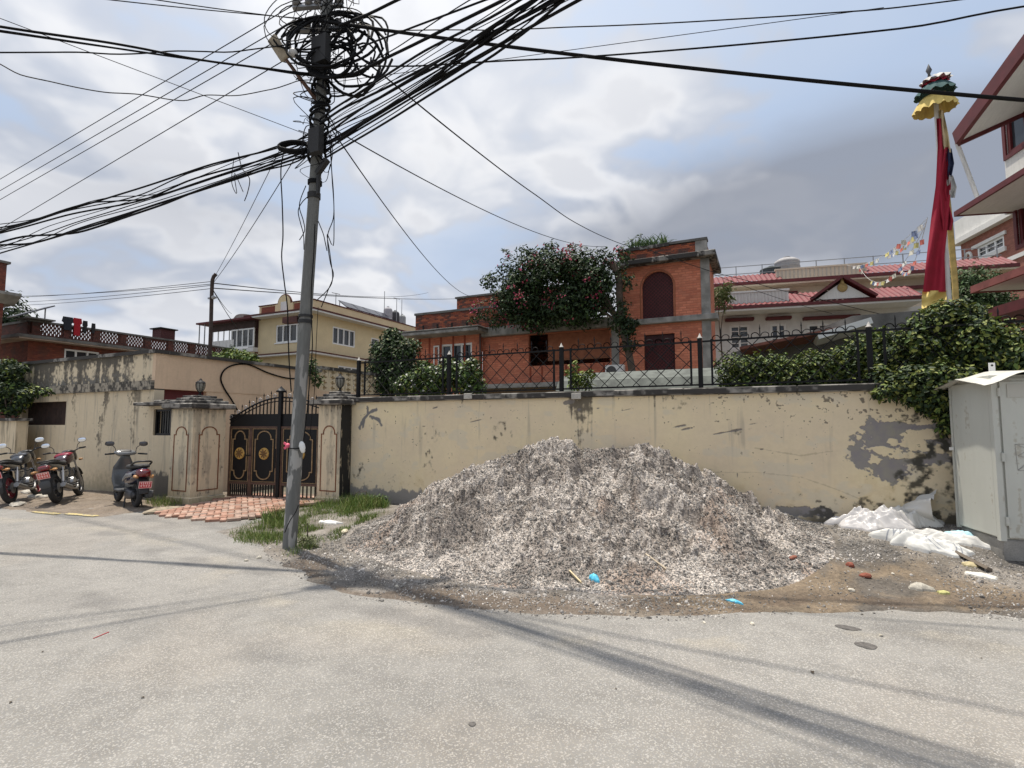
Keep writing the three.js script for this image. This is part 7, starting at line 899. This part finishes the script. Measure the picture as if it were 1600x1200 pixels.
// ---- bougainvillea over the brick house
{
  const r = rng(601), Z = -23.9, c = onZ(865, 455, Z), base = V(onZ(992, 590, Z).x, 3.4, Z + .3), t = plant('bougainvillea_tree', 'huge dark bougainvillea with pink blossom smothering the brick house roof', 'tree', V(base.x, 0, base.z));
  const cs = ellipsoidClumps(r, c, [2.75, 1.55, 1.4], 80, .62); for (const [px, py, R] of [[870, 430, .8], [850, 455, .8], [905, 450, .8], [880, 470, .8], [830, 440, .7], [930, 440, .6], [820, 395, .4], [860, 388, .4], [790, 480, .8], [770, 440, .6], [800, 420, .7], [850, 400, .6], [900, 410, .7], [940, 405, .6], [970, 400, .5], [975, 440, .5], [968, 480, .5], [985, 520, .3], [930, 480, .8], [870, 490, .8], [820, 500, .6], [755, 490, .4], [740, 500, .25], [775, 505, .4], [965, 505, .45]]) { const p = onZ(px, py, Z + .3); cs.push([p.x, p.y, p.z, R]); }
  const L = clumps(r, cs, 26000, { s: .17, cols: GREEN.dark, v: .9, w: .95 }); for (const l of L) if (r() < .18) l.c = pick(r, GREEN.mid, .5);
  // arching sprays
  for (const [x0, y0, x1, y1] of [[955, 400, 1003, 365], [960, 402, 935, 392], [930, 395, 888, 382], [985, 520, 1000, 505], [960, 430, 985, 415], [900, 395, 888, 385], [780, 440, 752, 436], [765, 470, 735, 482], [800, 400, 785, 391], [975, 500, 1000, 508], [970, 470, 978, 500]]) for (let i = 0; i < 46; i++) { const k = r(), p = onZ(lerp(x0, x1, k) + (r() - .5) * 5, lerp(y0, y1, k) - 9 * k * (1 - k) + (r() - .5) * 4, Z + .5); L.push({ p, n: V(r() - .5, .8, r() - .2), a: r() * 6, s: .17 * (.6 + .6 * r()), c: pick(r, i % 3 ? GREEN.dark : GREEN.mid, .6) }); }
  leaves('crown', t, L);
  const F = []; for (let k = 0; k < 170; k++) { const q = L[Math.floor(r() * L.length)]; if (q.p.z < Z - .2 || r() > .35 + .5 * ss(400, 380, 0) + (q.p.y > c.y - .5 ? .4 : 0)) continue; const n = 3 + r() * r() * 22; for (let i = 0; i < n; i++) F.push({ p: q.p.clone().add(V((r() - .5) * .45, (r() - .5) * .35, .1 + r() * .25)), n: V(r() - .5, r() - .3, .7), a: r() * 6, s: .10 * (.7 + .6 * r()), w: 1.5, c: pick(r, [[.34, .02, .07], [.40, .04, .11], [.28, .015, .04], [.42, .10, .11]], .5) }); } leaves('blossoms', t, F, petalMat);
  const bl = base.clone().sub(t.position); obj('trunk', [tube([V(bl.x, 0, bl.z), bl, ...[[984, 560], [978, 535], [972, 510], [968, 470], [966, 430], [955, 410]].map(q => onZ(...q, Z + .3).sub(t.position))], .16, 50, 8)], M.bark, t); branches(t, r, onZ(972, 505, Z + .3), [[930, 480], [900, 440], [850, 450], [800, 470], [880, 410]].map(q => onZ(...q, Z)), .06);
  leaves('ivy', t, clumps(r, [[985, 540], [978, 520], [972, 500], [985, 505]].map(q => { const p = onZ(...q, Z + .4); return [p.x, p.y, p.z, .35]; }), 900, { s: .13, cols: GREEN.dark, v: .8 }));
}
// ---- shrubs behind the fence
function shrub(label, group, base, cs, n, s, cols, o = {}) { const r = rng(o.seed || 7), t = plant(o.name || 'shrub', label, o.cat || 'shrub', base, group); const L = clumps(r, cs, n, { s, cols, v: o.v ?? .7, w: o.w || 1, ok: o.ok }); if (o.mixc) for (const l of L) if (r() < o.mixf) l.c = pick(r, o.mixc, .5); const far = cs.reduce((a, c) => Math.max(a, c[3]), 0); for (let k = 0; k < cs.length * .8; k++) { const c = cs[Math.floor(r() * cs.length)], d = V(r() - .5, .2 + r() * .8, r() - .35).normalize(), q0 = V(c[0], c[1], c[2]).addScaledVector(d, c[3] * .8), len = c[3] * (.4 + .7 * r()); if (o.ok && !o.ok(q0)) continue; const nl = 8 + Math.floor(r() * 8); for (let i = 0; i < nl; i++) { const p = q0.clone().addScaledVector(d, len * i / nl); p.y -= .25 * len * (i / nl) ** 2; L.push({ p: p.add(V((r() - .5) * s * .8, (r() - .5) * s * .5, (r() - .5) * s * .8)), n: V(r() - .5, 1, r() - .5), a: r() * 6.28, s: s * (.55 + .6 * r()), w: o.w || 1, c: pick(r, o.mixc || cols, .5) }); } }
  leaves('crown', t, L); if (o.flowers) { const F = []; for (let i = 0; i < o.flowers; i++) { const q = L[Math.floor(r() * L.length)]; F.push({ p: q.p.clone().add(V(0, .02, .05)), n: V(r() - .5, .6, .8), a: r() * 6, s: s * .8, w: 1.4, c: o.fc || [.72, .70, .64] }); } leaves('blossoms', t, F, petalMat); } const tips = cs.filter((_, i) => i % 3 === 0).slice(0, 9).map(c => V(c[0], c[1], c[2])); if (o.trunk !== 0) { const b = V(base.x, base.y, base.z), m = V(tips[0].x, Math.max(base.y + .1, tips.reduce((a, q) => Math.min(a, q.y), 99) - .1), tips[0].z); obj('trunk', rod(V(0, 0, 0), V(base.x - b.x, Math.max(.3, (cs[0][1] - b.y) * .5), 0), o.trunk || .05, (o.trunk || .05) * .7), M.bark, t); branches(t, r, V(base.x, base.y + Math.max(.3, (cs[0][1] - b.y) * .5), base.z), tips, (o.trunk || .05) * .4); } return t; }
const ptC = (list, z) => list.map(([px, py, R]) => { const p = onZ(px, py, z); return [p.x, p.y, p.z, R]; });
{
  const z1 = -15.5, b1 = onZ(613, 600, z1); shrub('round dark green tree between the yellow and brick houses', null, V(b1.x, 0, b1.z), ptC([[610, 545, .5], [600, 565, .5], [625, 560, .5], [612, 530, .38], [592, 580, .45], [620, 590, .6], [600, 600, .6], [635, 580, .5], [640, 545, .4], [636, 605, .5], [590, 545, .3], [612, 522, .25]], z1), 9500, .12, GREEN.dark, { seed: 611, mixc: GREEN.mid, mixf: .4, name: 'garden_tree', cat: 'tree', trunk: .1, flowers: 90, fc: [.34, .32, .16] });
  const z2 = -10.3, b2 = onZ(690, 600, z2); shrub('leafy green shrub with small white flowers behind the iron fence', null, V(b2.x, 0, b2.z), ptC([[640, 598, .26], [665, 585, .3], [690, 590, .32], [710, 580, .28], [735, 585, .26], [725, 600, .3], [680, 605, .3], [655, 605, .26], [745, 605, .22], [738, 568, .14], [700, 568, .16], [662, 572, .14], [625, 606, .2]], z2), 7000, .085, GREEN.mid, { seed: 613, mixc: GREEN.bright, mixf: .30, name: 'flowering_shrub', flowers: 150, trunk: .05 });
  const z3 = -9.0, b3 = onZ(905, 600, z3); shrub('small yellow green plant poking up behind the iron fence', null, V(b3.x, 0, b3.z), ptC([[897, 572, .07], [893, 585, .09], [905, 592, .12], [918, 588, .10], [900, 600, .12], [915, 600, .10]], z3), 330, .085, GREEN.bright, { seed: 617, name: 'garden_plant', cat: 'plant', trunk: .02 });
  const z4 = -12.6, b4 = onZ(375, 575, -14.2); shrub('yellow green shrub showing over the peach side wall', null, V(b4.x, 0, b4.z), ptC([[345, 562, .3], [362, 556, .32], [380, 560, .35], [395, 563, .25], [335, 558, .2], [370, 566, .35]], -14.2), 2600, .13, GREEN.bright, { seed: 619, mixc: GREEN.mid, mixf: .35, trunk: .06 });
  const b5 = onZ(1128, 500, -29); shrub('pale bamboo like plant between the tower and the white house', null, V(b5.x, 0, b5.z), ptC([[1122, 462, .45], [1132, 455, .4], [1126, 475, .4], [1134, 470, .35]], -29), 380, .30, [[.20, .24, .10], [.26, .28, .14], [.12, .17, .06]], { seed: 621, w: .4, trunk: .05, name: 'garden_plant', cat: 'plant' });
  const b6 = at(1530, 560, 26); shrub('fine leaved green tree between the white brick house and the flag pole', null, V(b6.x, 0, b6.z), [[1515, 440, .9], [1540, 445, .9], [1500, 465, .9], [1530, 475, 1.0], [1555, 470, .8], [1520, 490, 1], [1550, 490, .9], [1505, 435, .5], [1575, 480, .6]].map(([px, py, R]) => { const p = at(px, py, 26); return [p.x, p.y, p.z, R]; }), 5200, .16, [[.06, .11, .035], [.09, .14, .05], [.045, .085, .03]], { seed: 623, name: 'garden_tree', cat: 'tree', trunk: .14 });
  // left edge: shrub over the low wall, dark tree beyond
  const b7 = onZ(10, 650, -7.0); shrub('dark shrub spilling over the low wall stub', null, V(b7.x, 0, -7.15), ptC([[8, 600, .4], [28, 578, .22], [5, 625, .4], [25, 610, .3], [42, 618, .2], [15, 572, .2], [0, 580, .36], [35, 628, .18], [60, 612, .12], [-25, 600, .6], [75, 613, .07], [20, 640, .2]], -7.1), 6000, .10, GREEN.dark, { seed: 625, mixc: GREEN.bright, mixf: .2, trunk: .06 }); 
  const b8 = at(5, 560, 34); shrub('tall dark tree behind the terrace house', null, V(b8.x, 0, b8.z), [[10, 500, 1.6], [2, 520, 1.8], [15, 530, 1.4], [-12, 490, 1.8], [5, 550, 1.8], [18, 515, .9], [-20, 530, 2]].map(([px, py, R]) => { const p = at(px, py, 34); return [p.x, p.y, p.z, R]; }), 4200, .28, GREEN.dark, { seed: 627, name: 'garden_tree', cat: 'tree', trunk: .2 });
  const b9 = onX(492, 590, BX + .2); shrub('small trailing plant at the end of the peach wall coping', null, V(b9.x, 3.2, b9.z), [[487, 578], [492, 588], [496, 598], [489, 570]].map(q => { const p = onX(...q, BX + .25); return [p.x, p.y, p.z, .16]; }), 260, .10, GREEN.mid, { seed: 629, name: 'trailing_plant', cat: 'plant', trunk: 0 });
}
// ---- hedge and creeper at the end of the wall
{
  const r = rng(641), z = -9.35, hedge = []; const topY = lut([[1130, 575], [1145, 562], [1170, 566], [1230, 568], [1290, 562], [1330, 545], [1370, 525]]); for (let px = 1140; px < 1390; px += 9) { const ty = topY(px); for (let py = ty + 6; py < 612; py += 10) { const p = onZ(px + (r() - .5) * 6, py + (r() - .5) * 5, z + (r() - .5) * .3); hedge.push([p.x, p.y, p.z, .16 + .06 * r()]); } } for (let px = 1140; px < 1390; px += 20) hedge.push([onZ(px, 620, z).x, 1.7, z, .3]);
  const h = shrub('clipped glossy leaved hedge behind the iron fence', null, V(onZ(1260, 600, z).x, 0, z), hedge, 24000, .064, GREEN.glossy, { seed: 643, v: .9, name: 'hedge', cat: 'hedge', trunk: .06, mixc: GREEN.bright, mixf: .22 });
  const r2 = rng(651), c = []; const add = (px, py, zz, R) => { const p = onZ(px, py, zz); c.push([p.x, p.y, p.z, R]); };
  for (const [px, py, R] of [[1400, 530, .22], [1425, 508, .26], [1450, 485, .3], [1480, 475, .32], [1510, 480, .3], [1535, 495, .3], [1560, 505, .32], [1590, 515, .35], [1620, 525, .4], [1400, 545, .3], [1440, 520, .34], [1480, 510, .36], [1520, 520, .36], [1560, 535, .36], [1600, 545, .4], [1420, 565, .32], [1460, 550, .36], [1500, 550, .38], [1540, 560, .36], [1585, 570, .4], [1400, 585, .26], [1440, 585, .3], [1480, 580, .36], [1530, 590, .36], [1580, 600, .36], [1375, 565, .22], [1630, 570, .4], [1630, 600, .4], [1465, 470, .2], [1498, 460, .18], [1520, 470, .2]]) add(px, py + 20, -8.75 + (r2() - .5) * .5, R * .72);
  for (const [px, py, R] of [[1395, 605, .16], [1415, 600, .18], [1440, 605, .2], [1465, 612, .22], [1440, 622, .18], [1470, 635, .2], [1490, 620, .22], [1385, 615, .10], [1420, 618, .14], [1485, 655, .14], [1455, 640, .12], [1430, 590, .2], [1460, 590, .2], [1500, 600, .25], [1500, 640, .2], [1480, 670, .10], [1372, 618, .07]]) add(px, py, WZ + .12, R);
  for (let i = 0; i < 40; i++) add(1380 + r2() * 240, 560 + r2() * 70, -9.0 - r2() * .5, .26);
  shrub('overgrown dark creeper spilling over the wall beside the cabinet', null, V(3.0, 0, -8.95), c, 44000, .066, GREEN.dark, { seed: 653, v: .9, name: 'creeper', cat: 'creeper', trunk: .08, mixc: [[.16, .20, .04], [.09, .14, .03], [.22, .24, .06]], mixf: .42 });
}
// ---- spiky plants in the tower parapet trough
{ const bl = (() => { const g = new THREE.BufferGeometry(); const P = [], I = []; for (let j = 0; j <= 5; j++) { const t = j / 5, w = .05 * (1 - t * t), x = t * .5 * t, y = t - .25 * t * t; P.push(x, y, -w, x + .01, y - .01, 0, x, y, w); if (j < 5) { const k = j * 3; I.push(k, k + 1, k + 3, k + 1, k + 4, k + 3, k + 1, k + 2, k + 4, k + 2, k + 5, k + 4); } } g.setAttribute('position', new THREE.Float32BufferAttribute(P, 3)); g.setIndex(I); g.computeVertexNormals(); return g; })();
  const tr = thing('planter', 'spiky green plants growing in a trough on the tower roof', 'planter', [-4.75, 9.9, -25.5]); obj('trough', [bx(-1.2, .85, .05, .20, -.2, .2)], M.coping, tr); const r = rng(661), L = []; for (let i = 0; i < 150; i++) L.push({ p: V(-4.75 - 1.1 + r() * 1.9, 10.05, -25.5 + (r() - .5) * .35), n: V((r() - .5) * 1.1, 1, (r() - .5) * .9), a: r() * 6.28, s: .42 + .35 * r(), c: pick(r, [[.10, .17, .06], [.15, .22, .09], [.07, .12, .05]], .5) }); leaves('leaves', tr, L, leafMat, bl);
  // grass and weeds on the verge
  const blade = (() => { const g = new THREE.BufferGeometry(); g.setAttribute('position', new THREE.Float32BufferAttribute([0, 0, -.05, 0, 0, .05, .1, .5, -.035, .1, .5, .035, .35, 1, 0], 3)); g.setIndex([0, 1, 2, 1, 3, 2, 2, 3, 4]); g.computeVertexNormals(); return g; })();
  const G = [], poly = [[372, 832], [405, 815], [440, 806], [480, 795], [545, 790], [600, 790], [590, 815], [560, 838], [500, 838], [420, 842], [380, 838]]; const inside = (x, y) => { let c = false; for (let i = 0, j = poly.length - 1; i < poly.length; j = i++) { const [a, b] = poly[i], [d, e] = poly[j]; if ((b > y) !== (e > y) && x < (d - a) * (y - b) / (e - b) + a) c = !c; } return c; };
  const rr = rng(671), addB = (x, z, h, wd = 1) => G.push({ p: V(x, gY(x, z) - .005, z), n: V((rr() - .5) * 1.0, 1, (rr() - .5) * 1.0), a: rr() * 6.28, s: h, w: wd, c: pick(rr, [[.12, .19, .035], [.17, .23, .05], [.08, .14, .03], [.24, .25, .09]], .5) });
  let k = 0; while (k < 9500) { const px = 335 + rr() * 275, py = 782 + rr() * 74, j1 = (rr() + rr() - 1) * 26, j2 = (rr() + rr() - 1) * 9; if (!inside(px + j1, py + j2)) continue; const p = onY(px, py, .05), d = fbm(p.x * 2.2, p.z * 2.2, 4, 673); if (pileH(p.x, p.z) > -.01) continue; const bare = Math.hypot((px - 520) / 42, (py - 815) / 10); if (rr() > ss(.34, .58, d + .12 * cl(bare - .9)) || (bare < 1 && rr() < .9)) continue; k++; addB(p.x, p.z, .03 + .08 * rr() * (.4 + d), .9); }
  for (const [px, py, n, h, sp] of [[430, 815, 300, .27, .18], [424, 824, 200, .18, .2], [560, 800, 420, .26, .3], [575, 795, 400, .22, .25], [552, 788, 260, .2, .25], [590, 798, 240, .22, .2], [545, 808, 200, .18, .2], [480, 853, 110, .14, .14], [455, 862, 60, .12, .12], [262, 788, 240, .16, .25], [250, 784, 200, .18, .25], [480, 790, 240, .16, .25], [515, 792, 260, .18, .3], [410, 838, 240, .1, .3]]) { const c = onY(px, py, .05); for (let i = 0; i < n; i++) { const a = rr() * 6.28, q = sp * Math.sqrt(rr()); addB(c.x + q * Math.cos(a), c.z + q * Math.sin(a), h * (.4 + .8 * rr()), .45); } }
  const grass = new THREE.Group(); grass.name = 'grass'; tag(grass, 'rough green grass and weeds on the verge round the pole', 'grass', null, 'stuff'); scene.add(grass); leaves('blades', grass, G, leafMat, blade);
  const wl = ptC([[557, 786, .10], [572, 784, .12], [590, 782, .10], [548, 790, .08], [600, 786, .07]], WZ + .35); shrub('broad leaved weeds at the foot of the cream wall', null, V(wl[1][0], .05, WZ + .35), wl.map(q => [q[0], Math.max(q[1], .14), q[2], q[3]]), 420, .085, GREEN.mid, { seed: 677, name: 'weed', cat: 'weeds', trunk: .01 });
  const w2 = onY(480, 853, .03); shrub('straggly grey green weed at the foot of the pole', null, V(w2.x, .02, w2.z), [[w2.x, .07, w2.z, .09], [w2.x + .12, .06, w2.z + .03, .08], [w2.x - .1, .05, w2.z, .06]], 130, .07, [[.14, .16, .08], [.18, .19, .10]], { seed: 679, w: .45, name: 'weed', cat: 'weeds', trunk: .008 });
}
renderer.render(scene, camera);
